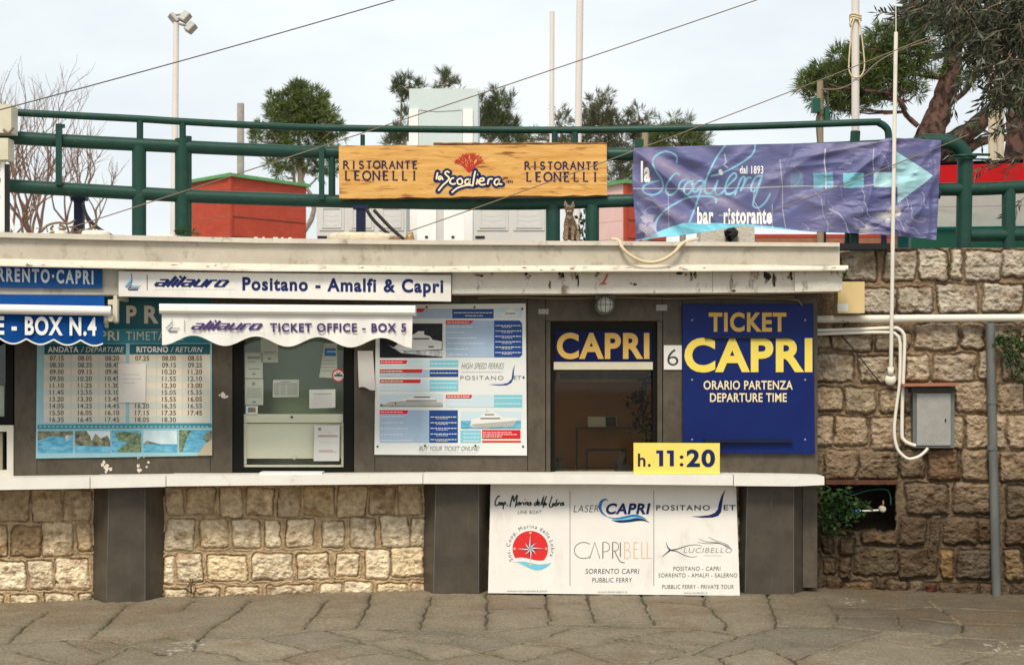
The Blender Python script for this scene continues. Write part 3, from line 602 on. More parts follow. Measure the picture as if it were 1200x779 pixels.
def room(a, b, t, bo, dep, mw, mf='room_dark'):
    mb = MB(); f = [P(a, bo, D(a)+.145), P(b, bo, D(b)+.145), P(b, t, D(b)+.145), P(a, t, D(a)+.145)]
    g = [Vector((p.x+(-.5 if i in (0, 3) else .5), p.y+dep, p.z+(.0 if i < 2 else .1))) for i, p in enumerate(f)]
    mb.face(g, mw)
    for i, j in ((0, 1), (1, 2), (2, 3), (3, 0)): mb.face([f[i], f[j], g[j], g[i]], mf if i != 0 else mw)
    mb.build('room_lining', office)
def frame(mb, pl, x0, y0, x1, y1, wd, off, th, m, wb=None):
    wb = wb or wd; mb.panel(pl, x0, y0, x0+wd, y1, off, th, m); mb.panel(pl, x1-wd, y0, x1, y1, off, th, m); mb.panel(pl, x0+wd, y0, x1-wd, y0+wd, off, th, m); mb.panel(pl, x0+wd, y1-wb, x1-wd, y1, off, th, m)
def fpl(a, b, off=0): return Pl(a, D(a)-off, b, D(b)-off)
# window of box 5
pw = fpl(272, 415)
room(270, 417, 352, 557, .16, 'room_green', 'room_green')
wf = MB(); frame(wf, pw, 273, 357, 414.5, 556.5, 12, -.02, .10, 'black_frame', 8); wf = wf.build('window', office); wf['label'] = 'black framed window papered with notices'
mb = MB(); mb.panel(pw, 285, 368, 402.5, 487, -.055, .006, 'window_glass'); mb.build('pane', wf)
mb = MB(); mb.panel(pw, 285.2, 485, 402, 495, -.05, .03, 'panel_green'); mb.panel(pw, 285.2, 495.5, 288.5, 544, -.05, .03, 'panel_green'); mb.panel(pw, 400, 495.5, 403, 544, -.05, .03, 'panel_green'); mb.panel(pw, 285.2, 544.5, 403, 547, -.045, .03, 'panel_green'); mb.panel(pw, 289, 496, 399.5, 537, -.075, .012, 'panel_green')
mb.lathe(pw.at(342, 488.5, -.049), [(0, .012), (.008, .012), (.01, 0)], 'dark_metal', 8, Matrix.Rotation(math.radians(90), 3, 'X')); mb.lathe(pw.at(345, 536, -.07), [(0, .02), (.014, .016), (.016, 0)], 'cream_metal', 8, Matrix.Rotation(math.radians(90), 3, 'X')); mb.build('serving_hatch', wf)
# window 6
pw6 = fpl(640, 776)
room(640, 776, 376, 556, 1.0, 'room_brown', 'room_brown')
w6 = MB(); w6.panel(pw6, 645.5, 378, 650, 556, -.03, .08, 'black_frame'); w6.panel(pw6, 765, 378, 770, 556, -.03, .08, 'black_frame'); w6.panel(pw6, 650.2, 378, 764.8, 387, -.03, .08, 'black_frame'); w6 = w6.build('window', office); w6['label'] = 'open serving window with a dark brown room behind'
mb = MB(); mb.panel(pw6, 649, 424, 765, 433, -.015, .05, 'cream_metal'); mb.panel(pw6, 650.5, 433.3, 764.5, 434.6, -.03, .05, 'black_frame'); mb.build('shutter_case', w6)
mb = MB(); mb.panel(pw6, 650.3, 434.8, 764.7, 553, -.075, .005, 'clear_glass'); mb.build('pane', w6)
# window of box 4, at the picture's edge
pw4 = fpl(-220, 17)
room(-228, 16, 372, 561, 1.2, 'room_dark')
w4 = MB(); frame(w4, pw4, -228, 373, 15.5, 497, 9, -.02, .08, 'black_frame'); w4 = w4.build('window', office)
mb = MB(); mb.panel(pw4, -218, 382, 6.3, 487.5, -.06, .006, 'window_glass'); mb.build('pane', w4)
mb = MB(); frame(mb, pw4, -228, 498, 15.5, 558, 7.5, .01, .09, 'white_frame'); mb.panel(pw4, -219.5, 507, 7, 549.5, -.06, .01, 'unit_beige'); mb.panel(pw4, 3, 506, 5, 550, .0, .05, 'black_frame'); mb.build('serving_hatch', w4)
mb = MB(); mb.panel(pw4, -30, 452, 5, 492, -.052, .003, 'paper_dim'); mb.build('notice_paper', label='pale notice sheet stuck low inside the dark window at the left edge of the photo', cat='paper')

# ================================================================== THE TERRACE WALL on the right
wall = thing('terrace_wall', 'retaining wall of rough brown stone blocks right of the ticket office', 'wall', (P(1080, 700, DW(1080)).x, DW(1080), -.1))
WS = [(985, 1025, 293, 328), (1036, 1073, 295, 328), (1077, 1109, 293, 328), (1114, 1127, 292, 327), (1131, 1173, 296, 328), (1175, 1208, 294, 324), (1008, 1050, 339, 367), (1053, 1092, 339, 366), (1099, 1144, 334, 366), (1152, 1198, 334, 366), (1203, 1240, 334, 366),
      (955, 973, 393, 408), (975, 1020, 392, 410), (1027, 1066, 392, 409), (1073, 1123, 380, 409), (1128, 1152, 380, 408), (1160, 1190, 380, 397), (1195, 1240, 380, 409), (955, 999, 416, 446), (1007, 1052, 418, 447), (1061, 1088, 418, 446), (1093, 1142, 416, 447), (1147, 1160, 412, 444), (1175, 1230, 415, 445),
      (955, 987, 455, 481), (991, 1026, 455, 483, (.34, .28, .20)), (1032, 1055, 457, 482), (1060, 1115, 452, 482), (1120, 1157, 449, 482), (1170, 1200, 450, 482), (1205, 1240, 450, 482), (955, 976, 489, 522), (979, 1016, 489, 522), (1021, 1056, 490, 526), (1060, 1128, 488, 524), (1132, 1178, 487, 525), (1180, 1230, 488, 525),
      (967, 1003, 529, 561), (1006, 1052, 529, 561), (1054, 1082, 528, 558), (1087, 1123, 527, 562, (.20, .125, .075)), (1127, 1157, 527, 562), (1160, 1169, 530, 560), (1172, 1203, 530, 563), (1206, 1240, 530, 563), (1062, 1110, 567, 602), (1118, 1162, 566, 602), (1180, 1230, 570, 605), (1054, 1085, 606, 638), (1104, 1145, 607, 637), (1147, 1165, 608, 635), (1178, 1230, 608, 638),
      (1010, 1050, 624, 637, (.24, .165, .095)), (1088, 1100, 604, 676, (.20, .145, .09)), (943, 960, 648, 673, (.20, .15, .1)), (1002, 1051, 641, 673, (.20, .155, .10)), (1053, 1087, 643, 676), (1102, 1117, 645, 677, (.42, .27, .12)), (1122, 1162, 645, 678, (.21, .165, .12)), (1177, 1198, 645, 680, (.36, .25, .14)), (1202, 1240, 640, 685), (963, 975, 630, 648), (985, 1000, 632, 650), (965, 980, 655, 672), (984, 997, 652, 678), (945, 958, 618, 642), (963, 1000, 600, 626),
      (943, 966, 678, 696), (968, 986, 678, 696), (988, 1021, 682, 697, (.27, .17, .09)), (1026, 1038, 675, 690), (1041, 1062, 680, 697), (1065, 1082, 681, 697, (.26, .2, .13)), (1084, 1098, 685, 699, (.15, .045, .03)), (1101, 1145, 684, 702), (1148, 1165, 685, 701), (1185, 1240, 684, 706)]
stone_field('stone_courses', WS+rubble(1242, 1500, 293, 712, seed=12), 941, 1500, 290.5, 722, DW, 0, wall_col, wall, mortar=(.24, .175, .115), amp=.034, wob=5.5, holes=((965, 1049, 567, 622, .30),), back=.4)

# ================================================================== SIGNS ON THE FRONT
def signpl(a, b, off): return Pl(a, D(a)-off, b, D(b)-off)
def lwing(pl, mb, x, y, s, c1, c2, c3, off=.004):  # small mark of slanted bars over a base line
    mb.stroke(pl, [(x, y), (x+8.5*s, y-9*s)], 1.3*s, off, c2); mb.stroke(pl, [(x+1.5*s, y+1.5*s), (x+7.6*s, y-5*s)], 1.2*s, off, c3); mb.stroke(pl, [(x+3.5*s, y+3*s), (x+8*s, y-1.8*s)], 1.2*s, off, c1)
    mb.stroke(pl, [(x+7.6*s, y-15*s), (x+8.4*s, y-8*s), (x+7.8*s, y-3*s)], 1.0*s, off, c3)
    mb.stroke(pl, [(x+8*s, y-.5*s), (x+19*s, y-.5*s)], 1.0*s, off, c2); mb.stroke(pl, [(x+6*s, y+1.8*s), (x+17*s, y+1.8*s)], 1.2*s, off, c3); mb.stroke(pl, [(x+4*s, y+4*s), (x+15.5*s, y+4*s)], 1.5*s, off, c1)
def speedword(pl, mb, x0, x1, yb, h, off, m, yb1):  # alilauro: wide slanted bars
    U = {'a': [[(0.0, .92), (.82, .92), (.82, .0)], [(.82, .08), (.08, .08), (.08, .5), (.82, .5)]], 'l': [[(.1, 1.35), (.1, 0)]], 'i': [[(.1, 1), (.1, 0)], [(.1, 1.2), (.1, 1.4)]], 'u': [[(.08, 1), (.08, .08), (.82, .08)], [(.82, 1), (.82, 0)]], 'r': [[(.08, 0), (.08, .9), (.62, .9)]], 'o': [[(.08, .08), (.08, .9), (.82, .9), (.82, .08), (.0, .08)]]}
    W = {'a': 1.14, 'l': .44, 'i': .44, 'u': 1.14, 'r': .86, 'o': 1.1}; s = 'alilauro'; tot = sum(W[c] for c in s)+.3; X = 0; u = (x1-x0-h*.95)/tot
    for c in s:
        for q in U[c]:
            pts = []
            for a, b in q:
                px = x0+(X+a)*u+b*h*.95; pts.append((px, yb+(yb1-yb)*(px-x0)/(x1-x0)-b*h))
            vert = len(q) == 2 and q[0][0] == q[1][0]
            if vert: mb.stroke(pl, pts, h*.42, off, m)
            else:
                for (p, q2), (A, B) in zip(zip(pts, pts[1:]), zip(q, q[1:])):
                    mb.stroke(pl, [p, q2], h*.42 if A[0] == B[0] else h*.2, off, m)
        X += W[c]
# blue sign of box 4
pl = signpl(-220, 121, .315); t = thing('fascia_sign', 'blue fascia sign with white letters reading ORRENTO·CAPRI above the blue awning', 'sign', pl.at(0, 342)); mb = MB(); mb.quad4(pl, [(-220, 334), (119.5, 337.5), (119.5, 314.5), (-220, 306)], .012, .012, 'sign_blue'); mb.build('board', t)
mb = MB(); text(mb, pl, 'SORRENTO·CAPRI', -24, 109.5, 328.2, 14.5, .0145, 'paper', 2, track=.16, yb1=332.5); mb.build('lettering', t)
# white alilauro sign
pl = signpl(138, 528, .33); t = thing('fascia_sign', 'long white fascia sign reading Positano - Amalfi & Capri in navy letters', 'sign', pl.at(333, 350)); mb = MB(); mb.quad4(pl, [(139, 347.2), (528.5, 353.2), (528.5, 322.5), (139, 318)], .02, .02, 'board_white'); mb.build('board', t)
mb = MB(); text(mb, pl, 'Positano - Amalfi & Capri', 284, 519.5, 339.5, 14.2, .0225, 'navy', 2, track=.075, yb1=342.5); speedword(pl, mb, 180, 276, 335.5, 8.6, .0225, 'navy', 336.6); mb.rect(pl, 172.1, 321.5, 172.8, 340, .0225, 'navy')
for k in range(24): mb.rect(pl, 182+k*3.9, 338.7, 184.6+k*3.9, 339.3, .0225, 'pale_ink')
lwing(pl, mb, 146.5, 335.5, .98, 'navy', 'logo_cyan', 'logo_blue', .0225); mb.build('lettering', t)
# awnings
def scallop(x0, x1, y0, y1, n, up=.5):              # wavy lower edge
    pts = []
    for k in range(n*10+1): u = k/10; x = x0+(x1-x0)*k/(n*10); pts.append((x, y0+(y1-y0)*k/(n*10)-abs(math.sin(math.pi*(u+up)))**1.0*0+0))
    return pts
def valance(mb, pl, top, edge, off, m, th=.004, rows=5):
    T = Vector((0, th, 0)); n = len(edge); i = len(mb.v)
    for k, (x, y) in enumerate(edge):
        tx = top[0][0]+(top[1][0]-top[0][0])*k/(n-1); ty = top[0][1]+(top[1][1]-top[0][1])*k/(n-1)
        for r in range(rows): u = r/(rows-1); mb.v.append(tuple(pl.at(tx+(x-tx)*u, ty+(y-ty)*u, off+.008*u*math.sin(x*.13))))
    for k in range(n-1):
        for r in range(rows-1): A = i+k*rows+r; mb.f.append((A, A+1, A+rows+1, A+rows)); mb.m.append(m)
E1 = [(x, 398.5+(x-190)*.012-5.8*math.cos(2*math.pi*(x-190)/73.5)*-1) for x in np.arange(190, 483.6, 2.5)]
pl = signpl(186, 486, .62); t = thing('awning', 'white cassette awning with scalloped valance reading TICKET OFFICE - BOX 5', 'awning', pl.at(336, 400))
mb = MB(); prof = [(355.8, -.02), (356.4, .04), (358.5, .062), (364, .066), (366.8, .055), (367.6, .01)]
A = [pl.at(186.5, y, o) for y, o in prof]; B = [pl.at(486.5, y+2.2, o) for y, o in prof]; bk = Vector((0, .16, 0))
A += [A[-1]+bk, A[0]+bk]; B += [B[-1]+bk, B[0]+bk]
for k in range(len(A)): j = (k+1) % len(A); mb.face([A[k], B[k], B[j], A[j]], 'white_plastic')
mb.face(A[::-1], 'white_plastic'); mb.face(B, 'white_plastic'); mb.build('cassette', t)
mb = MB()
for x in (200, 335, 470):
    c = signpl(186, 486, .40).at(x, 362); mb = MB(); mb.box(c, (.05, .20, .04), 'dark_metal'); mb.build('wall_bracket', t)
mb = MB(); valance(mb, pl, ((189.5, 367), (483.5, 369)), E1, .03, 'awning_white'); mb.build('valance', t)
mb = MB(); text(mb, pl, 'TICKET OFFICE - BOX 5', 316.5, 476, 388.4, 9.3, .042, 'purple_ink', 2, track=.09, yb1=388.6); speedword(pl, mb, 223, 315, 386.2, 7.6, .042, 'purple_ink', 386.4); mb.rect(pl, 215.9, 375, 216.5, 388.5, .042, 'grey_ink')
for k in range(23): mb.rect(pl, 224+k*3.8, 389.2, 226.4+k*3.8, 389.7, .042, 'pale_ink')
lwing(pl, mb, 194.5, 385, .85, 'navy', 'grey_ink', 'pale_ink', .042); mb.build('lettering', t)
pl = signpl(-260, 126, .60); t = thing('awning', 'blue awning with white trimmed scalloped valance reading BOX N.4', 'awning', pl.at(0, 405))
E2 = [(x, 401.5+(x-60)*.026+2.6*(1-2*abs(math.sin(math.pi*(x-30.5)/32.2)))*-1*-1-0 if False else 401+(x-60)*.024+6.2*(abs(math.sin(math.pi*(x-31)/31.8))-.5)) for x in np.arange(-260, 121.6, 2.2)]
mb = MB(); mb.face([pl.at(-260, 340, -.30), pl.at(122, 346.5, -.30), pl.at(122.5, 360, .0), pl.at(-260, 354, .0)], 'awning_blue'); mb.build('canopy', t)
v = MB(); valance(v, pl, ((-260, 360), (122, 366)), E2, .01, 'awning_blue'); v = v.build('valance', t)
mb = MB(); mb.stroke(pl, [(x, y-.4) for x, y in E2], 1.7, .019, 'awning_white'); mb.build('trim', v)
mb = MB(); text(mb, pl, 'TICKET OFFICE - BOX N.4', -146, 113, 389, 19.5, .021, 'poster_print', 2, track=.07, yb1=392.5); mb.build('lettering', v)
mb = MB(); mb.tube([pl.at(-260, 358, .04), pl.at(0, 362.2, .04), pl.at(130, 364.4, .04)], .036, 'white_plastic', 16); mb.build('roller_bar', t, smooth=True, auto=40)
mb = MB(); mb.panel(pl, 132, 350.5, 137.5, 377, -.02, .05, 'cream_metal'); mb.panel(pl, 126.5, 351, 132, 357, -.04, .05, 'cream_metal'); mb.panel(pl, 126.5, 370, 132, 377, -.03, .05, 'cream_metal'); mb.panel(pl, 122.5, 373, 126, 384, -.05, .03, 'cream_metal'); mb.lathe(pl.at(129.5, 373.5, .03), [(0, .01), (.02, .008), (.022, -.02)], 'cream_metal', 12, Matrix.Rotation(math.radians(90), 3, 'X')); mb.panel(pl, 133, 346, 137, 351, -.25, .35, 'cream_metal'); mb.build('end_bracket', t)
mb = MB(); r_ = random.Random(6)
for cx, cy, w_, h_ in ((655, 322, 5, 7), (676, 326, 3, 10), (800, 320, 9, 4), (812, 323, 4, 7), (902, 322, 7, 11), (908, 328, 3, 12), (928, 322, 5, 10), (740, 331, 5, 3), (858, 340, 7, 3), (955, 321, 5, 5), (975, 320, 4, 4), (560, 321, 6, 3), (618, 322, 4, 4), (700, 320, 4, 3), (644, 333, 2, 6)):
    for k in range(4):
        x, y = cx+r_.gauss(0, w_*.4), cy+r_.gauss(0, h_*.35)+1; a, b = w_*r_.uniform(.25, .6), h_*r_.uniform(.25, .6); o_ = .3145 if x < 931 else .3375
        mb.poly(FA, [(x+a*r_.uniform(.5, 1.2)*math.cos(q), max(318.6, y+b*r_.uniform(.5, 1.3)*math.sin(q))) for q in np.linspace(0, 5.7, 11)], o_+.0002*k, 'stain_dark' if k % 2 else 'stain_brown')
mb.build('stain', office)
mb = MB()
for k in range(30):
    x = r_.choice((40, 250, 430, 440, 520, 640, 800, 815, 960, 700))+r_.gauss(0, 22); y = 309+5*min(1, max(0, x/500))+r_.uniform(-1, 2); a, b = r_.uniform(1, 5), r_.uniform(.3, 1.0); mb.poly(FA, [(x+a*r_.uniform(.5, 1.2)*math.cos(q), y+b*r_.uniform(.5, 1.3)*math.sin(q)) for q in np.linspace(0, 5.7, 9)], .4245, 'stain_brown')
mb.build('stain', office)
# small grey wall plates
for x, y in ((631, 365),):
    mb = MB(); mb.panel(fpl(600, 700), x, y-3, x+12, y+3, .004, .004, 'meter_metal'); mb.build('wall_plate', label='small grey metal plate left of the round lamp under the eaves', cat='plate')
mb = MB(); mb.panel(fpl(760, 800), 769, 357, 782, 364, .004, .004, 'meter_metal'); mb.build('wall_plate', label='small grey metal plate above the number 6 sign', cat='plate')
# bulkhead lamp
t = thing('bulkhead_lamp', 'round caged glass bulkhead lamp under the eaves above the serving window', 'lamp', FA.at(709, 362, .1)); c = FA.at(709, 357, .12); Rx = Matrix.Rotation(math.radians(90), 3, 'X')
mb = MB(); mb.lathe(c+Vector((0, .07, 0)), [(0, .0), (.080, 0), (.084, .02), (.072, .035)], 'galv', 20, Rx); mb.box(c+Vector((0, .03, .06)), (.16, .1, .03), 'galv'); mb.build('housing', t, smooth=True, auto=40)
mb = MB(); mb.ball(c, .068, 'lamp_glass', 16, (1, .9, 1)); mb.build('globe', t, smooth=True)
mb = MB()
for k in range(5):
    a = -1.1+k*.55; mb.tube([c+Vector((.077*math.sin(a)*math.cos(q), -.077*math.cos(a)*math.cos(q), .080*math.sin(q))) for q in np.linspace(-1.45, 1.45, 14)], .0035, 'galv', 6)
mb.tube([c+Vector((.077*math.sin(q), -.077*math.cos(q), 0)) for q in np.linspace(-1.6, 1.6, 14)], .0035, 'galv', 6); mb.build('cage', t, smooth=True)
# CAPRI header sign in the window, number 6, big blue board, departure sign
t = thing('window_sign', 'navy sign inside the window, darkened as by shade, reading CAPRI in golden letters', 'sign', pw6.at(707, 424, -.03)); mb = MB(); mb.panel(pw6, 650.5, 387.5, 764.5, 423.5, -.02, .03, 'board_shaded'); mb.build('board', t)
mb = MB(); text(mb, pw6, 'CAPRI', 652.5, 761, 419, 27.5, -.018, 'shaded_gold', 2, track=.05); mb.build('lettering', t)
t = thing('number_plate', 'white plate with a thin dark figure 6 beside the blue ticket board', 'sign', fpl(770, 800).at(788, 433)); mb = MB(); mb.panel(fpl(770, 800), 778, 404.5, 799, 433, .012, .01, 'board_white'); mb.build('board', t)
mb = MB(); text(mb, fpl(770, 800), '6', 782, 795, 428.3, 19.5, .0135, 'dark_ink', 3); mb.build('lettering', t)
pl = fpl(800, 955); t = thing('ticket_board', 'large blue board reading TICKET CAPRI ORARIO PARTENZA DEPARTURE TIME in yellow', 'sign', pl.at(877, 531)); mb = MB(); mb.quad4(pl, [(800.5, 530.5), (955, 531.5), (953, 356), (799.8, 356)], .03, .02, 'board_blue'); mb.build('board', t)
mb = MB(); text(mb, pl, 'TICKET', 830.5, 921.5, 387.5, 20.2, .032, 'shaded_gold', 2, track=.06); mb.build('lettering', t); mb = MB(); text(mb, pl, 'CAPRI', 802, 952, 434, 36, .034, 'yellow', 2, track=.04)  # TICKET is coloured duller than CAPRI to show the eaves' shade
mb.build('lettering', t); mb = MB(); text(mb, pl, 'ORARIO PARTENZA', 824.5, 929, 456, 9.8, .032, 'cream_letter', 1, track=.03); text(mb, pl, 'DEPARTURE TIME', 832, 922, 470.5, 9.8, .032, 'cream_letter', 1, track=.03); mb.build('lettering', t)
mb = MB(); mb.panel(pl, 826, 394, 929, 396.5, .055, .025, 'post_blue'); mb.build('sign_rail', t); mb = MB(); mb.panel(pl, 826, 514.5, 929, 517, .06, .03, 'post_blue'); mb.panel(pl, 826, 517, 929, 518.5, .07, .04, 'post_blue'); mb.build('sign_rail', t)
mb = MB()
for x in (811, 943.5):
    for y in (375, 445, 515): mb.lathe(pl.at(x, y, .032), [(.008, -.005), (.009, .003), (.005, .007), (0, .008)], 'meter_metal', 8, Rx)
mb.build('fixing_bolt', t)
pl = signpl(743, 843, .24); t = thing('time_sign', 'yellow sign reading h. 11:20 standing on the marble counter', 'sign', pl.at(793, 555)); mb = MB(); mb.quad4(pl, [(742.5, 555.2), (843.5, 555.2), (843.5, 519), (742.5, 518.6)], .0, .012, 'sign_yellow'); mb.build('board', t)
mb = MB(); text(mb, pl, 'h.', 747.5, 762.5, 546, 14.5, .0015, 'ink_navy', 1, track=.05); [(mb.rect(pl, x+3.4, 527.5, x+8.2, 546, .0015, 'navy'), mb.rect(pl, x, 527.5, x+3.6, 531, .0017, 'navy')) for x in (769, 781.5)]; text(mb, pl, ':', 796.5, 801, 545.5, 17.5, .0015, 'ink_navy', 1); text(mb, pl, '20', 804.5, 838, 546, 18.5, .0015, 'navy', 2, track=.06); mb.build('lettering', t)
# papers on the counter
mb = MB(); mb.panel(signpl(300, 380, .2), 304, 553.2, 377, 556.5, 0, .16, 'marble'); mb.build('loose_slab', label='thin pale stone strip lying on the counter below the papered window', cat='slab')
mb = MB(); c = signpl(700, 720, .08).at(712, 554.2); mb.box(c, (.16, .10, .004), 'logo_cyan', .3); mb.build('leaflet', label='small pale blue leaflet lying on the counter in the open window', cat='leaflet')
mb = MB(); c = signpl(660, 720, .06).at(672, 554.0); mb.box(c, (.2, .12, .004), 'paper', -.2); mb.build('paper_sheet', label='white paper lying on the counter at the left of the open window', cat='paper')

# ---- notices on the window of box 5
gp = Pl(272, D(272)+.052, 415, D(415)+.052)
def notice(q, label, m='paper', lines=(), extra=None, off=.0, pl=gp, th=.002, cat='notice'):
    t = thing('notice', label, cat, pl.at((q[0][0]+q[1][0])/2, max(q[0][1], q[1][1]), off)); mb = MB(); mb.quad4(pl, q, off+th, th, m); mb.build('sheet', t)
    mb = MB(); (x0, y1), (x1, _), (_, y0), _ = q; x0 = q[0][0]; x1 = q[1][0]; y0 = q[3][1]
    for (a, b, v, h, mm) in lines: mb.rect(pl, x0+(x1-x0)*a, y0+(y1-y0)*v, x0+(x1-x0)*b, y0+(y1-y0)*v+h, off+th+.001, mm)
    if extra: extra(mb, off+th+.001)
    if mb.v: mb.build('printing', t)
    return t
L8 = [(.12, .88, .25+.08*k, .7, 'grey_ink') for k in range(6)]
notice([(287, 443), (308, 443), (308, 413), (287, 413)], 'upper of two pale sheets stuck on the left side of the glass', 'paper_dim', [(.15, .85, .15, 3, 'grey_ink'), (.15, .6, .35, .7, 'grey_ink'), (.2, .85, .62, 1, 'grey_ink'), (.4, .6, .8, 2, 'grey_ink')])
notice([(287, 474.5), (308.5, 474.5), (308.5, 444), (287, 444)], 'lower of two pale sheets stuck on the left side of the glass', 'paper_dim', [(.4, .55, .12, 3.5, 'grey_ink')]+[(.12, .9, .36+.08*k, .7, 'grey_ink') for k in range(5)]+[(.4, .6, .85, 2, 'grey_ink')])
notice([(305.5, 424.5), (326, 424.5), (326, 396), (305.5, 396)], 'pale sheet at the top left of the glass, half under the white awning', 'paper_dim', [(.2, .85, .55, .8, 'grey_ink'), (.2, .8, .62, .8, 'grey_ink'), (.4, .6, .8, 2.5, 'grey_ink')])
notice([(319.5, 465.5), (350, 465), (350.5, 444.5), (320, 445)], 'small sheet printed with a table near the middle of the glass', 'paper_dim', [(.3, .7, .08, 1, 'grey_ink'), (.05, .95, .2, 1, 'grey_ink')]+[(a, a+.2, .32+.1*k, .8, 'grey_ink') for a in (.05, .3, .55, .76) for k in range(6)])
notice([(362.5, 478.5), (393, 477.5), (393, 456), (362.5, 456.5)], 'blank looking white sheet on the right half of the glass', 'paper', [(.15, .85, .2, .7, 'grey_ink')]+[(.12, .86, .3+.1*k, .5, 'pale_ink') for k in range(6)])
notice([(374, 442), (395, 443), (395, 402), (380, 402)], 'pale leaflet with a blue panel at the top right of the glass', 'paper_dim', [(.1, .9, .5+.1*k, .6, 'grey_ink') for k in range(4)], lambda mb, o: (mb.rect(gp, 380.5, 408, 393.5, 417, o, 'logo_blue'), mb.rect(gp, 383, 411, 393.5, 413, o+.0005, 'paper_dim')))
notice([(288, 487), (302, 487), (302, 475.5), (288, 475.5)], 'small card payment sticker below the left sheets', 'paper', [], lambda mb, o: (mb.rect(gp, 290.5, 477, 296, 483, o, 'teal'), mb.rect(gp, 294, 477, 296.5, 483, o+.0004, 'red_soft'), mb.rect(gp, 296.5, 477, 299.5, 483, o, 'green_photo')))
notice([(367.5, 540), (397.5, 540), (398, 498), (368.5, 498)], 'white typed letter stuck on the lower serving hatch', 'paper', [(.18, .3, .07, 3, 'grey_ink'), (.55, .75, .2, .6, 'pale_ink'), (.18, .95, .28, .7, 'red_soft'), (.18, .95, .31, .7, 'grey_ink'), (.2, .9, .48, .5, 'pale_ink'), (.2, .75, .7, .7, 'red_soft'), (.2, .9, .74, .5, 'grey_ink')], off=.012)
t = thing('round_sticker', 'round red and white no smoking style sticker on the right of the glass', 'sticker', gp.at(396.5, 448)); mb = MB(); mb.disc(gp, 396.5, 439.8, 7.6, .006, 'red_soft'); mb.disc(gp, 396.5, 439.8, 6, .0065, 'paper'); mb.rect(gp, 391.5, 438.8, 401.5, 441, .007, 'dark_ink'); mb.stroke(gp, [(394, 436), (396.5, 439), (399, 436)], 1.2, .007, 'dark_ink'); mb.rect(gp, 393, 442.5, 400, 443.3, .007, 'pale_ink'); mb.build('disc', t)
t = thing('hanging_paper', 'curled white sheet taped on the cladding between the window and the ferry poster', 'notice', FA.at(430, 455, .03)); mb = MB(); i = len(mb.v); n = 12
for k in range(n+1):
    for j in range(7): u, v = j/6, k/n; x = 419+u*(18+v*1.5)+v*1.5; y = 411+v*(43+u*2.5-1.5*math.sin(u*6)); mb.v.append(tuple(FA.at(x, y, .012+.05*v*v*(u-.1)+.03*v**3*math.sin(u*3+.5))))
for k in range(n):
    for j in range(6): A = k*7+j; mb.f.append((A, A+1, A+8, A+7)); mb.m.append('paper')
mb.build('sheet', t, smooth=True)

# ---- timetable poster
pl = fpl(40, 250); pl.lean = 0
t = thing('timetable_poster', 'teal ferry timetable poster with columns of departure and return times and five photographs', 'poster', pl.at(145, 536)); mb = MB()
Q = lambda x, y: (x+(.0 if True else 0), y)
mb.quad4(pl, [(42, 537), (248.5, 533.5), (248, 348), (44, 348)], .014, .010, 'teal_pale'); mb.build('board', t)
mb = MB(); o = .016
mb.poly(pl, [(44, 386), (248, 385.5), (248, 348.5), (44, 348.5)], o, 'teal_dark'); mb.poly(pl, [(44, 402.5), (248, 401.8), (248, 386), (44, 386.3)], o, 'teal')
mb.rect(pl, 52, 403, 147.5, 415, o, 'teal_dark'); mb.rect(pl, 152, 403, 246, 415, o, 'teal_dark'); mb.poly(pl, [(44, 502.5), (248, 500.8), (248, 496), (44, 497.5)], o, 'teal')
for x0, x1 in ((51, 147.5), (151.5, 246.5)):
    mb.rect(pl, x0, 415.2, x1, 495.5, o, 'cream_print')
    for k in range(1, 10, 2): mb.rect(pl, x0, 415.4+8*k, x1, 415.4+8*(k+1), o+.0005, 'row_print')
for x in (83, 115.5, 183, 213.5): mb.rect(pl, x, 416, x+.7, 495, o+.001, 'pale_ink')
mb.build('colour_print', t)
mb = MB(); o = .018
[text(mb, pl, ch, a_, b_, 378, 19, o, 'cream_print', 2) for ch, a_, b_ in (('C', 92, 110), ('A', 118, 139), ('P', 148, 160), ('R', 169, 186), ('I', 197, 201))]; text(mb, pl, 'CAPRI', 92, 139.5, 398.5, 10.5, o, 'cream_print', 1, track=.03); text(mb, pl, 'TIMETABLE', 147.5, 215, 398.5, 10, o, 'cream_print', 0, track=.04)
mb.build('lettering', t); mb = MB(); text(mb, pl, 'ANDATA', 56, 92, 412.5, 6.2, o, 'poster_print', 2, track=.05); text(mb, pl, '/ DEPARTURE', 95, 144, 412.5, 6, o, 'poster_print', 0, .22, .02); text(mb, pl, 'RITORNO', 160, 197, 412.5, 6.2, o, 'poster_print', 2, track=.05); text(mb, pl, '/ RETURN', 200, 236, 412.5, 6, o, 'poster_print', 0, .22, .02)
mb.build('lettering', t); mb = MB()
TT = [['07.15', '08.30', '09.00', '09.50', '11.10', '11.45', '13.20', '14.05', '15.50', '16.35'], ['08.05', '08.35', '09.15', '10.20', '11.25', '12.55', '13.30', '14.25', '16.05', '16.45'], ['08.20', '08.45', '09.40', '10.45', '11.30', '13.10', '13.45', '14.45', '16.10', '17.45'],
      ['07.25', '', '', '', '', '', '', '16.20', '17.15', '18.05'], ['08.00', '09.15', '10.20', '11.55', '12.30', '15.05', '15.55', '16.35', '17.35', '18.30'], ['08.55', '09.25', '11.20', '12.10', '13.00', '15.35', '16.05', '16.55', '17.45', '']]
for cx, colm in zip((66.5, 99.5, 131.5, 166.5, 198, 228.5), TT):
    for k, s in enumerate(colm):
        if s: text(mb, pl, s, cx-8.2, cx+8.2, 422.3+k*7.98, 5.3, o, 'time_ink', 1, track=.02)
    mb.build('time_column', t); mb = MB()
for k in range(40): mb.rect(pl, 46+k*5, 499.2, 49+k*5, 500.2, o, 'row_print')
mb.build('lettering', t)
o = .0175
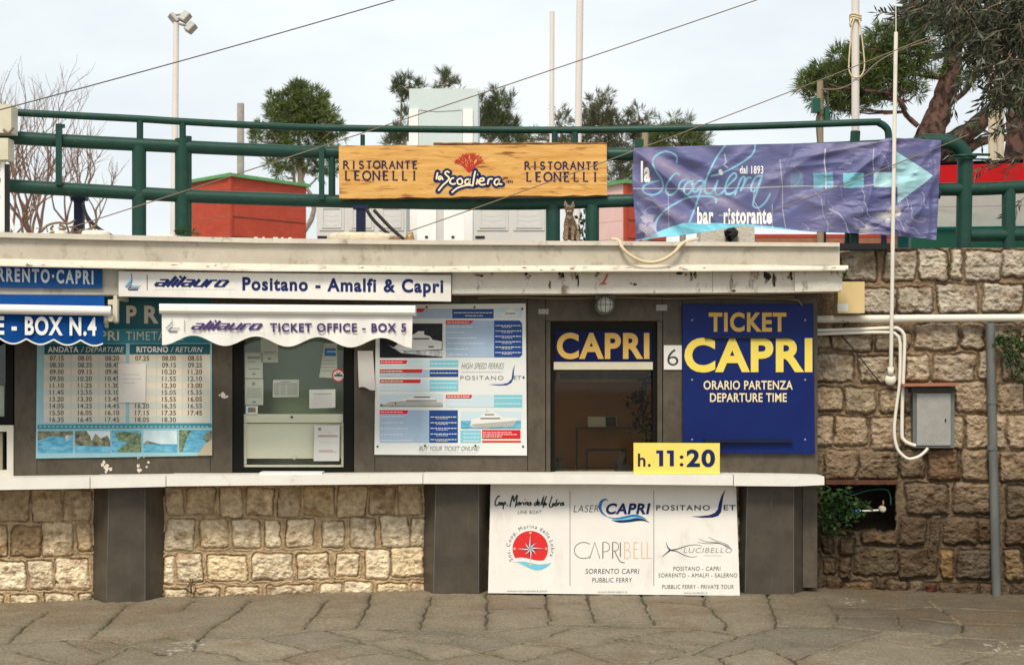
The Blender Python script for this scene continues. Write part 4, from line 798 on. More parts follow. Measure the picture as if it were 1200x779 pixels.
ph = [(44.5, 85), (88, 129), (131, 165.5), (168, 207.5), (210, 248)]
for k, (a, b) in enumerate(ph):
    y0, y1 = 505-k*.3, 530-k*.3; mb = MB()
    if k == 0: mb.rect(pl, a, y0, b, y1, o, 'sea_photo'); mb.poly(pl, [(a, y0), (b, y0), (b, y0+4), (b-9, y0+7), (b-24, y0+5.5), (a+6, y0+9), (a, y0+11)], o+.0006, 'rock_photo'); mb.disc(pl, b-5.5, y0+8, 3.2, o+.0012, 'foam_photo', 12)
    if k == 1: mb.rect(pl, a, y0, b, y1, o, 'sky_photo'); mb.rect(pl, a, y1-8, b, y1, o+.0005, 'sea_photo'); mb.poly(pl, [(a, y0), (a+13, y0), (a+18, y0+7), (a+19, y0+12), (a+24, y0+3), (a+30, y0+9), (a+38, y0+5), (b, y0+12), (b, y1-7), (a, y1-8)], o+.001, 'rock_photo')
    if k == 2: mb.rect(pl, a, y0, b, y1, o, 'sea_photo'); mb.poly(pl, [(a+3, y0+3), (a+16, y0+1), (b, y0+4), (b, y1), (a+6, y1), (a+12, y1-7), (a+20, y1-11), (a+8, y0+12)], o+.0006, 'green_photo')
    if k == 3: mb.rect(pl, a, y0, b, y1, o, 'sky_photo'); mb.rect(pl, a, y1-9, b, y1, o+.0005, 'sea_photo'); mb.poly(pl, [(a, y1-9), (a+4, y1-13), (a+12, y1-11), (a+20, y1-9)], o+.001, 'rock_photo')
    if k == 4: mb.rect(pl, a, y0, b, y1, o, 'sea_photo'); mb.poly(pl, [(a, y0), (a+14, y0), (a+9, y0+9), (a+4, y1), (a, y1)], o+.0006, 'green_photo'); mb.poly(pl, [(b, y0), (b-7, y0+4), (b-10, y0+12), (b, y0+16)], o+.0006, 'rock_photo')
    mb.build('photograph', t)
mb = MB(); mb.poly(pl, [(231, 533.4), (248.4, 533.2), (248.4, 514.5), (240, 520)], .0195, 'unit_beige'); mb.build('torn_corner', t)
notice([(139, 471.5), (170.5, 471.5), (171, 426), (138, 426)], 'white notice sheet taped over the middle of the timetable poster', 'board_white', [(.15, .8, .27, .9, 'pale_ink'), (.15, .85, .38, .9, 'pale_ink'), (.15, .6, .49, .9, 'pale_ink')], off=.024, pl=pl)
# flaking patches of old paper below it
mb = MB(); r = random.Random(3)
for cx, cy, n in ((124, 545, 9), (166, 546, 9), (262, 464, 6)):
    for k in range(n):
        x, y, a = cx+r.gauss(0, 3.6), cy+r.gauss(0, 6 if cx < 200 else 1.3), r.uniform(1, 2.8); mb.poly(FA, [(x+a*r.uniform(.6, 1.3)*math.cos(q), y+a*r.uniform(.6, 1.5)*math.sin(q)) for q in np.linspace(0, 5.6, 9)], .003+.0003*k, 'cream_print')
mb.build('paper_scraps', kind='stuff')

# ---- ferry poster
pl = Pl(438, D(438), 618, D(618)); t = thing('ferry_poster', 'white poster of high speed ferries with blue timetable panels and pictures of three yachts', 'poster', pl.at(528, 534)); mb = MB(); mb.quad4(pl, [(438.8, 532.5), (617.5, 533.5), (616, 355.5), (440.5, 357)], .014, .01, 'poster_white'); mb.build('board', t)
mb = MB(); o = .016; R_ = lambda x0, y0, x1, y1, m, oo=0: mb.rect(pl, x0, y0, x1, y1, o+oo, m)
R_(446, 362, 530, 373, 'poster_pale'); R_(530, 362, 578.5, 373, 'poster_navy')
R_(522.5, 375.5, 579, 418.5, 'poster_pale'); mb.poly(pl, [(579, 418.5), (609, 418.5), (612, 415.5), (612, 379), (609, 375.5), (579, 375.5)], o, 'poster_navy')
for y0, y1, mm in ((422, 430, 'poster_cyan'), (433, 441.5, 'poster_navy'), (445, 458, 'poster_cyan')): R_(445, y0, 503.5, y1, 'poster_pale' if mm == 'poster_navy' else 'poster_ice'); R_(503.5, y0, 537, y1, mm)
R_(522.5, 462.5, 579, 477, 'poster_ice'); R_(579, 462.5, 612, 477, 'poster_cyan'); R_(445, 480.5, 503, 518.5, 'poster_pale'); R_(503, 480.5, 536.5, 518.5, 'poster_navy'); R_(539.5, 504, 563.5, 518.5, 'poster_cyan'); R_(565, 503.5, 610, 514, 'red_ink'); R_(565, 516, 610.5, 518.5, 'red_soft')
for x0, y0, x1, sl in ((522.5, 375.5, 554, 3), (445, 422, 476, 0), (445, 432.5, 494, 0), (445, 444.5, 492, 0), (522.5, 462.5, 552, 0), (445, 480.5, 477, 0), (486, 361.5, 497, 2)): mb.poly(pl, [(x0, y0+4.2), (x1-sl, y0+4.2), (x1+1.5, y0), (x0, y0)], o+.0006, 'red_ink')
mb.build('colour_print', t)
mb = MB(); o = .0172; r = random.Random(9)
def tl(x0, x1, y, m='poster_print', h=.8):          # an illegible line of small print
    x = x0
    while x < x1: q = min(x1, x+r.uniform(1.5, 4.5)); mb.rect(pl, x, y, q, y+h, o, m); x = q+.7
for k in range(6): tl(524, 545+r.uniform(-4, 24), 382.5+k*6.5); tl(580.5, 611, 381+k*6.3, h=.9); tl(588, 600, 383+k*6.3, h=.6)
for k in range(5): tl(446, 470+r.uniform(-5, 14), 487.5+k*7); tl(504.5, 535, 488+k*6.6, h=.9); tl(511, 525, 490+k*6.6, h=.6)
for y in (425.5, 436.5, 448.5, 453.5): tl(504.5, 536, y, h=.9)
for x0, x1, y in ((446, 480, 427.5), (446, 468, 438.5), (446, 476, 451), (446, 470, 455), (524, 556, 469), (524, 548, 473), (580, 611, 466), (580, 611, 472.5), (532, 577, 366), (545, 566, 369.5), (566, 600, 506), (566, 606, 508.5), (566, 588, 511), (543, 562, 507.5), (543, 562, 512), (543, 562, 516)): tl(x0, x1, y)
for x0, y in ((524, 377.3), (446, 423.7), (446, 434.3), (446, 446.2), (524, 464.2), (446, 482.2)): tl(x0, x0+26, y, h=.9)
mb.build('small_print', t); mb = MB(); text(mb, pl, 'HIGH SPEED FERRIES', 540.5, 589.5, 432, 6.8, o, 'grey_ink', 3, .25, .02); tl(541, 589, 435, 'pale_ink', .9); text(mb, pl, 'POSITANO', 539.5, 590, 444.8, 4.6, o, 'grey_ink', 0, track=.12); text(mb, pl, 'ET', 602, 611, 444.5, 4.4, o, 'grey_ink', 0)
mb.poly(pl, [(603.5, 426.5), (600.8, 434), (599.5, 444), (595, 448.5), (588, 450), (572, 450.2), (584, 451.3), (594, 451), (599.5, 448), (602, 442), (602.3, 433)], o, 'poster_navy')
mb.build('lettering', t); mb = MB(); text(mb, pl, 'BUY YOUR TICKET ONLINE!', 491, 561, 528, 5.4, o, 'grey_ink', 0, .22, .01); tl(492, 560, 529.8, 'pale_ink', .6); mb.build('lettering', t)
mb = MB(); o = .0166
mb.rect(pl, 445, 379, 518.5, 419, o, 'dark_photo'); mb.poly(pl, [(460, 408), (466, 403), (470, 398), (486, 391), (490, 388), (497, 388), (497, 392), (504, 394), (507, 398), (518, 400), (517.5, 409), (500, 410), (478, 411)], o+.0005, 'hull_photo'); mb.poly(pl, [(455, 404), (466, 409), (480, 411.5), (518.5, 410), (518.5, 418), (495, 416), (470, 413.5)], o+.0008, 'foam_photo'); mb.rect(pl, 484, 396, 503, 397.6, o+.0012, 'window_photo'); mb.rect(pl, 502, 405.5, 508.5, 407, o+.0012, 'window_photo'); mb.build('photograph', t); mb = MB()
mb.rect(pl, 445.5, 462, 519, 474, o, 'poster_ice'); mb.rect(pl, 445.5, 473.5, 519, 476.5, o, 'green_photo'); mb.poly(pl, [(457, 470.5), (470, 469.6), (518, 471.2), (518, 475.4), (447, 475.4)], o+.0007, 'hull_dim'); mb.poly(pl, [(447, 475.5), (457, 469.5), (463, 468.5), (476, 466.5), (484, 464.5), (489, 462.5), (501, 463), (506, 465), (512, 468.5), (518, 471), (518.5, 475.5)], o+.0005, 'hull_photo'); mb.rect(pl, 485, 464.5, 504, 465.7, o+.001, 'window_photo'); mb.rect(pl, 476, 468.8, 512, 469.8, o+.001, 'window_photo'); mb.disc(pl, 463.5, 472.5, 1.1, o+.001, 'window_photo', 8); mb.build('photograph', t); mb = MB()
mb.rect(pl, 540, 482, 610.5, 493.5, o, 'poster_ice'); mb.rect(pl, 540, 493, 610.5, 502, o, 'sea_photo'); mb.poly(pl, [(551, 497), (553, 491), (562, 488.5), (567, 483.5), (578, 482.5), (583, 485), (590, 489), (606, 489.5), (601, 499.5), (558, 501), (551, 499)], o+.0005, 'hull_photo'); mb.poly(pl, [(551, 497), (606, 492.5), (601, 499.5), (558, 501)], o+.0008, 'hull_dim'); mb.rect(pl, 563, 489.5, 586, 490.8, o+.001, 'window_photo'); mb.rect(pl, 568, 485, 579, 486.2, o+.001, 'window_photo'); mb.stroke(pl, [(571, 482.5), (570, 479.5)], .7, o+.001, 'hull_dim'); mb.build('photograph', t); mb = MB()
mb.rect(pl, 580, 361, 611, 372, o, 'sky_photo'); mb.poly(pl, [(583, 367), (592, 366), (595, 363.5), (601, 363.5), (604, 366), (610, 365.8), (605, 370), (590, 370.5)], o+.0005, 'hull_photo'); mb.rect(pl, 592, 366.8, 604, 367.8, o+.001, 'window_photo'); mb.build('photograph', t)
mb = MB()
for x, y in ((500, 360), (556, 360), (612, 362), (442.5, 523), (498, 522), (557, 522), (613, 523), (613.5, 442)): mb.lathe(pl.at(x, y, .014), [(.009, 0), (.009, .004), (.004, .006), (0, .006)], 'dark_metal', 8, Rx)
mb.build('fixing_screw', t)

# ---- leaning white board of the ferry lines
pl = Pl(572, D(572)-.05, 867, D(867)-.05, -.0012, 567); t = thing('ferry_board', 'large white board of ferry line logos leaning under the counter', 'sign', pl.at(720, 697)); mb = MB(); mb.quad4(pl, [(572, 694.5), (867, 697.5), (862.5, 568), (575, 566.5)], 0, .016, 'board_white'); mb.build('board', t)
mb = MB(); o = .0018
Z1 = lambda L: [(575+.0792*x, 575+.0792*y) for x, y in L]
SC = [[(135, 85), (115, 75), (80, 125), (65, 185), (80, 215), (115, 200)], [(115, 200), (125, 170), (140, 175), (135, 205), (120, 205)], [(150, 200), (160, 170), (175, 178), (168, 205), (152, 202)], [(190, 170), (185, 270)], [(190, 180), (215, 165), (220, 190), (195, 205)], [(238, 208), (254, 214)], [(285, 235), (320, 85), (335, 80), (340, 150), (395, 55), (385, 130), (365, 240)],
      [(425, 165), (395, 180), (390, 205), (415, 205), (430, 170), (430, 208)], [(450, 170), (445, 210)], [(450, 185), (475, 165)], [(490, 165), (485, 210)], [(502, 124), (514, 128)], [(515, 165), (510, 210)], [(512, 185), (540, 165), (540, 210)], [(590, 165), (560, 180), (556, 205), (580, 208), (597, 170), (598, 210)], [(680, 165), (650, 185), (648, 208), (675, 205), (700, 120), (690, 210)],
      [(700, 190), (725, 175), (712, 165), (698, 195), (710, 210), (735, 200)], [(745, 200), (785, 80), (760, 210)], [(780, 205), (825, 75), (790, 180), (775, 245)], [(815, 170), (795, 190), (800, 210), (822, 185), (825, 210)], [(910, 75), (880, 170), (868, 215), (885, 238), (925, 225)], [(930, 180), (912, 205), (930, 215), (945, 190), (930, 180)], [(985, 120), (955, 210), (980, 210), (985, 185), (962, 185)], [(1005, 170), (998, 212)], [(1003, 185), (1030, 165)], [(1065, 170), (1035, 190), (1038, 212), (1062, 205), (1072, 172), (1085, 215)]]
for q in SC: mb.stroke(pl, bz2(Z1(q), 3) if len(q) > 2 else Z1(q), 1.45, o, 'black_ink')
text(mb, pl, 'LINE BOAT', 607, 634.5, 601.8, 4.1, o, 'dark_ink', 0, track=.06)
mb.build('lettering', t)
for x, a, b in ((667.6, 575, 686), (765.8, 574, 686)): mb = MB(); mb.rect(pl, x, a, x+.8, b, o, 'grey_ink'); mb.build('dividing_line', t)
mb = MB()
text(mb, pl, 'LASER', 672, 701.5, 599.8, 8.2, o, 'dark_ink', 3, .18, .05); text(mb, pl, 'CAPRI', 709, 760, 601.6, 11.6, o+.001, 'navy', 2, .2, .05)
Z8 = lambda L: [(670+.0833*x, 570+.0833*y) for x, y in L]
c = bz2([(515, 200), (470, 178), (415, 215), (398, 290), (425, 360), (490, 415), (580, 440), (700, 440)], 5); n = len(c); mb.stroke(pl, Z8(c), 1, o, 'logo_blue', taper=[.3+3.4*math.sin(math.pi*min(1, (k/n)*1.35))**1.2 if k/n < .74 else .5+.5*(1-k/n) for k in range(n)])
c = bz2([(520, 435), (640, 445), (760, 425), (880, 405), (980, 425), (1060, 465)], 5); n = len(c); mb.stroke(pl, Z8(c), 1, o, 'logo_blue', taper=[.3+2.4*math.sin(math.pi*k/(n-1)) for k in range(n)])
c = bz2([(560, 470), (660, 487), (780, 478), (900, 462), (1000, 465), (1090, 500)], 5); n = len(c); mb.stroke(pl, Z8(c), 1, o, 'navy', taper=[.3+3.6*math.sin(math.pi*k/(n-1)) for k in range(n)])
c = bz2([(560, 455), (680, 462), (800, 450), (920, 432), (1020, 455)], 5); n = len(c); mb.stroke(pl, Z8(c), 1, o, 'logo_cyan', taper=[.2+1.5*math.sin(math.pi*k/(n-1)) for k in range(n)])
mb.build('wave_logo', t); mb = MB(); text(mb, pl, 'POSITANO', 769, 832, 597.6, 5.9, o, 'dark_ink', 1, track=.12); text(mb, pl, 'ET', 848, 862, 597.4, 5.9, o, 'dark_ink', 1, track=.1)
Z6 = lambda L: [(715+.1734*x, 565+.1734*y) for x, y in L]
mb.poly(pl, Z6([(781, 44), (752, 90), (735, 140), (728, 180), (708, 205), (670, 220), (610, 227), (545, 229), (620, 238), (690, 237), (730, 226), (750, 200), (757, 150), (765, 95)]), o, 'navy')
mb.build('jet_logo', t); mb = MB()
def thin(L, m, wd=.55): mb.stroke(pl, L, wd, o, m)
yb, h = 654, 19; A_ = lambda cx, cy, rx, ry, a, b: [(cx+rx*math.cos(math.radians(a+(b-a)*k/18)), cy-ry*math.sin(math.radians(a+(b-a)*k/18))) for k in range(19)]
thin(A_(684, 644.5, 11, 9.5, 50, 310), 'dark_ink', .7); thin([(691, yb), (697, 635), (703, yb)], 'dark_ink', .7); thin([(706.5, yb), (706.5, 635)], 'dark_ink', 1.0); thin([(706.5, 635)]+A_(709.5, 640.5, 5, 5.5, 90, -90)+[(706.5, 646)], 'dark_ink', .6); thin([(718, yb), (718, 635)], 'dark_ink', 1.0); thin([(718, 635)]+A_(720.5, 640, 4.5, 5, 90, -90)+[(719, 645)], 'dark_ink', .6); thin(bz2([(720, 645), (723.5, 652), (727, 657.5), (732, 659)], 5), 'dark_ink', .8); thin([(727, yb-2), (727, 635)], 'dark_ink', 1.0)
thin([(732, yb), (732, 635)], 'peach_ink', 1.0); thin([(732, 635)]+A_(734, 639.6, 4, 4.6, 90, -90)+[(732, 644)], 'peach_ink', .7); thin([(732, 644)]+A_(734.5, 649, 4.6, 5, 90, -90)+[(732, yb)], 'peach_ink', .7)
for x in (743, 752, 758.5):
    thin([(x, 635), (x, yb)], 'peach_ink', 1.0); thin([(x, yb-.3), (x+5, yb-.3)], 'peach_ink', .7)
    if x == 743: thin([(x, 635.3), (x+5, 635.3)], 'peach_ink', .7); thin([(x, 643), (x+4, 643)], 'peach_ink', .7)
mb.build('slim_lettering', t); mb = MB(); text(mb, pl, 'SORRENTO CAPRI', 686, 748.5, 671.8, 5.7, o, 'dark_ink', 0, .1, .03); text(mb, pl, 'PUBBLIC FERRY', 694, 740.5, 681.8, 5.2, o, 'dark_ink', 0, .05, .03)
mb.build('lettering', t); mb = MB(); text(mb, pl, 'LUCIBELLO', 801, 857, 647.3, 5.8, o, 'grey_ink', 3, .25, .06); text(mb, pl, 'POSITANO', 825, 845, 651.5, 2, o, 'pale_ink', 0)
def tap(L, m, w0, w1, n=5): c = bz2(L, n); N = len(c); mb.stroke(pl, Z6(c), 1, o, m, taper=[w0+(w1-w0)*k/(N-1) for k in range(N)])
tap([(378, 400), (388, 435), (405, 455)], 'navy', .3, 1.8); tap([(350, 503), (380, 478), (405, 457)], 'navy', .4, 1.8); tap([(400, 457), (450, 450), (520, 428), (580, 420), (620, 430)], 'dark_ink', 1.3, .3); tap([(405, 458), (450, 465), (500, 490), (550, 503), (590, 498)], 'dark_ink', 1.1, .3); tap([(590, 405), (660, 412), (740, 412), (800, 440)], 'dark_ink', .3, .8); tap([(600, 382), (650, 400), (720, 405), (790, 430)], 'dark_ink', .3, .7); tap([(665, 368), (720, 395), (790, 420), (815, 450)], 'dark_ink', .3, .7)
mb.build('fish_logo', t); mb = MB(); text(mb, pl, 'POSITANO - CAPRI', 789, 844, 668.2, 4.7, o, 'dark_ink', 0, .05, .05); text(mb, pl, 'SORRENTO - AMALFI - SALERNO', 771.5, 864, 676, 4.7, o, 'dark_ink', 0, .05, .05); text(mb, pl, 'PUBBLIC FERRY - PRIVATE TOUR', 776, 860, 689.4, 4.6, o, 'dark_ink', 0, .05, .03)
mb.build('lettering', t); mb = MB(); text(mb, pl, 'www.marinalobra.com', 594, 641, 693.2, 2.6, o, 'grey_ink', 0, .1); text(mb, pl, 'www.lasercapri.it', 700, 735, 694.2, 2.6, o, 'grey_ink', 0, .1); text(mb, pl, 'www.lucibello.it', 801, 829, 695.4, 2.6, o, 'grey_ink', 0, .1)
mb.build('lettering', t); mb = MB()
cx, cy, r = 621.5, 642.5, 21.5; mb.disc(pl, cx, cy, r, o, 'red_ink', 48); mb.ring(pl, cx, cy, r-.2, .8, o+.0002, 'board_white', 48); arc_text(mb, pl, 'Soc. Coop. Marina della Lobra', cx, cy, 24, 214, -22, 4.3, o, 'dark_ink', 0)
W = lambda x: 655.5-2.8*math.sin((x-600)/40*math.pi*1.5+.6)-(x-600)*.08
X_ = list(np.linspace(601.5, 641, 16)); mb.poly(pl, [(x, W(x)+1) for x in X_]+[(x, W(x)+5.5) for x in X_[::-1]], o+.0012, 'board_white'); X_ = list(np.linspace(606, 646, 16)); mb.poly(pl, [(x, W(x)+5.4+(x-606)*.02) for x in X_]+[(x, W(x)+5.4+6.2*math.sin(math.pi*(x-606)/40.1)**.8+(x-606)*.02) for x in X_[::-1]], o+.0016, 'logo_cyan')
for k in range(8):
    a = math.pi/4*k; R1 = 16.5 if k % 2 == 0 else 9.5
    for s, mm in ((1, 'board_white'), (-1, 'navy')): mb.poly(pl, [(cx, cy), (cx+R1*math.cos(a), cy-R1*math.sin(a)), (cx+3.6*math.cos(a+s*.39), cy-3.6*math.sin(a+s*.39))], o+.0022+.0002*(k % 2), mm)
for a, b in ((0, -18.6), (18.6, 0), (-18.6, 0), (0, 18.6)): mb.disc(pl, cx+a, cy+b, 1.5, o+.002, 'peach_ink', 10)
mb.build('compass_emblem', t)

# ================================================================== ON THE TERRACE: railings, signboard, banner
KR = [(-700, 11.6), (0, 12.15), (400, 12.82), (600, 12.9), (1040, 12.62), (1200, 12.7), (1500, 12.9)]
def DR(px): return float(np.interp(px, [k[0] for k in KR], [k[1] for k in KR]))
def KT(px): return float(np.interp(px, [-330, 0, 100, 300, 500, 700, 984], [268, 272, 274.5, 279, 281.5, 282.5, 284.5]))
def ZT(px): return CZ+(HY-KT(px))/F*(D(px)-.38)     # top of the coping
def TOP(px, back=.12): d = D(px)-.38+back; return Vector(((px-HX)/F*d, d, ZT(px)))
PR = lambda px, py, o=0: P(px, py, DR(px)-o)
rl = thing('railing', 'long dark green tubular steel railing along the roof edge behind the wooden signboard', 'railing', (0, 12.85, 2.755))
def rail(kn, r, name='rail', par=rl, n=14, o=0):
    c = bez([tuple(PR(x, y, o)) for x, y in kn], 6); mb = MB(); mb.tube([Vector(tuple(q)) for q in c], r, 'rail_green', n); return mb.build(name, par, smooth=True, auto=60)
rail([(-330, 112), (-120, 123.5), (0, 131), (81, 135.3), (162, 139.4), (212, 142.5), (308, 147.5), (400, 150.4), (600, 152.5), (750, 151.5), (900, 147.5), (1020, 143.3), (1030, 144.4), (1037, 148.5), (1041, 156), (1041.5, 178)], .030)
rail([(-330, 138), (-120, 152.5), (0, 160.5), (81, 165.5), (162, 169.6), (308, 176.3), (400, 179.2), (600, 181), (740, 180.5), (900, 177), (1040, 171), (1095, 168)], .055)
rail([(-330, 190), (-120, 207), (0, 217), (115, 224), (231, 230.2), (346, 234.3), (400, 236), (500, 238), (600, 238.6), (680, 237), (740, 235), (900, 232), (1040, 228), (1100, 226)], .056)
def post(x, y0, r, name='post', par=rl, bend=0, y1=None):
    a = PR(x, y0); mb = MB(); b = Vector((a.x, a.y, 2.755)) if y1 is None else PR(x+bend, y1); mb.tube([a, b], r, 'rail_green', 12); return mb.build(name, par, smooth=True, auto=60)
post(163, 171, .060); post(213.5, 163, .062); post(220, 160, .034, y1=278); post(164, 140, .028, y1=172); post(214, 143, .028, y1=163); post(648, 240, .062); post(694, 240, .060); post(650, 155, .026, y1=178); post(674, 155, .026, y1=178)
post(389, 181, .030, y1=232); post(425, 158, .02, y1=178)
mb = MB(); mb.box(PR(69, 181, .07), (.048, .02, .50), 'rail_green'); mb.box(PR(71.5, 148, .07), (.06, .02, .03), 'rail_green'); mb.build('flat_bar', rl)
mb = MB(); mb.box(PR(377, 201, .07), (.045, .02, .48), 'rail_green'); mb.build('flat_bar', rl); mb = MB(); mb.box(PR(749, 200, .06), (.075, .03, .53), 'rail_green'); mb.build('flat_bar', rl)
post(1001, 165, .040)
r2 = thing('railing', 'short dark green railing with a bent corner post, right of the banner', 'railing', (PR(1160, 280).x, 12.65, 2.755))
rail([(1080, 166), (1100, 166.2), (1113, 167.5), (1123, 172), (1129, 180), (1131, 192), (1130, 240), (1129, 300)], .066, 'post', r2)
rail([(1096, 222), (1150, 221.5), (1200, 219), (1300, 214), (1480, 205)], .056, par=r2); rail([(1136, 276), (1200, 275), (1300, 272), (1480, 268)], .052, par=r2); post(1182, 219, .058, par=r2); post(1262, 216, .058, par=r2)
mb = MB(); mb.tube([PR(1129, 184)+Vector((.10*math.cos(q), .10*math.sin(q), 0)) for q in np.linspace(0, 6.3, 20)], .012, 'rail_green', 6); mb.tube([PR(1131, 181, .05), PR(1160, 181.5, .05)], .012, 'rail_green', 6); mb.tube([PR(1116, 186, .07), PR(1162, 187, .07)], .008, 'rail_green', 6); mb.build('ring_bracket', r2, smooth=True)
# wooden signboard
pl = Pl(397, 12.68, 711, 12.74); rr = random.Random(5)
t = thing('wooden_sign', 'varnished yellow pine plank sign reading RISTORANTE LEONELLI with a red coral emblem', 'sign', pl.at(553, 232))
def plank(pts, o, th, m, mb): a = [pl.at(x, y, o) for x, y in pts]; b = [p+Vector((0, th, 0)) for p in a]; mb.face(a, m); mb.face(b[::-1], m); [mb.face([a[i], b[i], b[(i+1) % len(a)], a[(i+1) % len(a)]], 'wood_edge') for i in range(len(a))]
bt = [(397.6+k*314/24, 232.5-.15*k+rr.uniform(-.9, .9)*(1 if 0 < k < 24 else .2)) for k in range(25)]; tp = [(711-k*314/24, 169.3+.06*k+rr.uniform(-.25, .25)) for k in range(25)]
mb = MB(); plank(bt+tp, .0, .05, 'sign_wood', mb); mb.build('plank', t)
mb = MB(); mb.tube([pl.at(x, 168.8+rr.uniform(-.4, .4), -.025) for x in np.linspace(508, 711, 30)], .012, 'wood_edge', 6); mb.tube([pl.at(x, 232.6-(x-398)*.012+rr.uniform(-.6, .6), -.02) for x in np.linspace(398, 711, 40)], .011, 'wood_edge', 6); mb.build('bark_edge', t, smooth=True)
mb = MB(); o = .003
for x0, x1 in ((401, 491), (613.5, 703)): serif_text(mb, pl, 'RISTORANTE', x0, x1, 197.5 if x0 < 500 else 198.5, 8.4, o, 'ink_navy', 1.75); serif_text(mb, pl, 'LEONELLI', x0+1, x1, 211 if x0 < 500 else 212.5, 10.2, o, 'ink_navy', 1.9)
mb.build('lettering', t); mb = MB()
def coral(x, y, a, l, w, dep):
    x2, y2 = x+l*math.cos(a), y-l*math.sin(a); c = ((x+x2)/2+rr.uniform(-.6, .6), (y+y2)/2); mb.stroke(pl, [(x, y), c, (x2, y2)], w, o+.0002, 'coral_red', taper=[w, w*.85, w*.65])
    if dep > 0:
        for s in ((-1, 1) if rr.random() < .8 else (-1, 0, 1)): coral(x2, y2, a+s*rr.uniform(.25, .55), l*rr.uniform(.6, .85), w*.65, dep-1)
for a in (1.05, 1.3, 1.5, 1.65, 1.85, 2.1, .8, 2.35): coral(550+3*math.cos(a), 199.5, a, rr.uniform(6.0, 8.6), 1.9, 3)
mb.disc(pl, 550, 198.5, 3.6, o+.0001, 'coral_red', 12)
mb.build('coral_emblem', t); mb = MB()
Z9 = lambda L: [(500+.0917*x, 165+.0917*y) for x, y in L]
SG = [[(140, 405), (122, 495)], [(188, 455), (160, 460), (152, 488), (172, 496), (190, 465), (208, 503)], [(290, 408), (258, 392), (235, 418), (262, 448), (285, 475), (268, 512), (205, 570), (148, 640)], [(350, 475), (312, 488), (298, 535), (340, 556), (372, 542)], [(425, 480), (392, 506), (400, 548), (440, 556), (458, 520), (440, 486), (425, 480)], [(540, 490), (502, 500), (490, 536), (522, 556), (548, 515), (552, 490), (545, 575)],
      [(596, 575), (540, 566), (480, 575), (390, 606), (320, 662)], [(622, 388), (606, 460), (590, 570)], [(652, 490), (636, 562)], [(648, 430), (656, 436)], [(680, 522), (728, 508), (722, 478), (684, 490), (668, 536), (700, 564), (752, 555)], [(792, 490), (778, 560)], [(784, 525), (802, 490), (842, 488)], [(922, 488), (882, 498), (864, 540), (890, 566), (920, 540), (932, 488), (925, 548), (966, 556)]]
for q in SG:
    c = bz2(Z9(q), 5) if len(q) > 2 else Z9(q); mb.stroke(pl, c, 7.0, o+.001, 'navy')
    for e in (c[0], c[-1], c[len(c)//2]): mb.disc(pl, e[0], e[1], 3.5, o+.0008, 'navy', 14)
for q in SG: mb.stroke(pl, bz2(Z9(q), 5) if len(q) > 2 else Z9(q), 1.9, o+.003, 'cream_letter')
text(mb, pl, 'dal', 590, 595, 209.5, 2.6, o, 'ink_navy', 1); text(mb, pl, '1893', 593, 601, 214.5, 3.2, o, 'ink_navy', 1); mb.build('lettering', t)
# banner: a wrinkled cloth with its print
BX = np.arange(743, 1103.6, .55)
CRS = [(746, 176, 840, 262, 5, .030), (750, 180, 870, 238, 6, .028), (744, 210, 800, 270, 5, .022), (760, 176, 930, 215, 7, .020), (744, 235, 775, 280, 4, .02), (1046, 166, 990, 215, 5, .026), (1046, 166, 1010, 250, 4, .020), (1044, 165, 940, 185, 4, .018), (1100, 168, 1060, 215, 6, .024), (1100, 200, 1064, 270, 5, .026), (1092, 180, 1088, 282, 3, .020), (1000, 250, 1090, 238, 5, .022), (930, 172, 900, 262, 3, .010), (880, 172, 800, 225, 5, .018), (980, 168, 870, 230, 6, .016), (1020, 272, 930, 225, 6, .018), (845, 265, 800, 215, 4, .016), (968, 170, 966, 272, 2.5, .008), (900, 200, 1000, 188, 4, .012), (1070, 275, 1010, 255, 4, .02)]
def wr(x, y):
    e = sstep(0, 30, x-743); a = fbm(x*.018+y*.030, y*.045-x*.012, 4, 31)-.5; b = fbm(x*.05-y*.03, y*.02+x*.015, 3, 33)-.5
    s1 = np.sin((y-172+(x-744)*-.62)*.16)*np.exp(-((x-790)/70.)**2)*.020; s2 = np.sin((x-1100)*.22)*np.exp(-((x-1095)/14.)**2)*.014; s3 = np.sin((y+x*.55-740)*.13+a*7)*.012*np.exp(-((x-1030)/90.)**2)
    cr = .010*np.abs(np.sin((x*.5+y*.9+30*a)*.075))
    q = .020*a+.008*b
    for (x0, y0, x1, y1, w_, h_) in CRS:
        dx, dy = x1-x0, y1-y0; l = math.hypot(dx, dy); t = ((x-x0)*dx+(y-y0)*dy)/l/l; e = ((x-x0)*dy-(y-y0)*dx)/l+3.*(vnoise(x*.05+x0, y*.05)-.5); q = q+h_*np.exp(-np.abs(e/w_)**1.6)*sstep(-.15, .15, t)*sstep(1.25, .7, t)
    return q+1.2*s1+s2+s3+cr
def bt_(x): return np.interp(x, [742, 752, 775, 800, 822, 850, 872, 887, 920, 960, 1000, 1025, 1060, 1104], [284, 282, 278, 275.5, 272.5, 268, 264.5, 266, 269, 272, 273.5, 274.5, 277.5, 281.5])
def tp_(x): return np.interp(x, [742, 800, 900, 1000, 1030, 1037, 1045, 1104], [173.5, 171.5, 168.8, 167, 166, 162.5, 161.5, 164.5])
BP = Pl(743, 12.72, 1103, 12.46)
class Ban:
    def at(s, px, py, off=0): return BP.at(px, py, float(wr(px, py))+off)
X, V = np.meshgrid(BX, np.linspace(0, 1, 215)); Yb = tp_(X)+(bt_(X)-tp_(X))*V; X2 = X+np.where(X < 760, (1-sstep(743, 760, X))*2.0*np.sin(V*5)*-1, 0)-(sstep(1080, 1103, X)*6*V)
dd = 1/(BP.m*X2+BP.c)-wr(X2, Yb); c = np.zeros(X.shape+(3,)); c[:] = (.098, .106, .245)
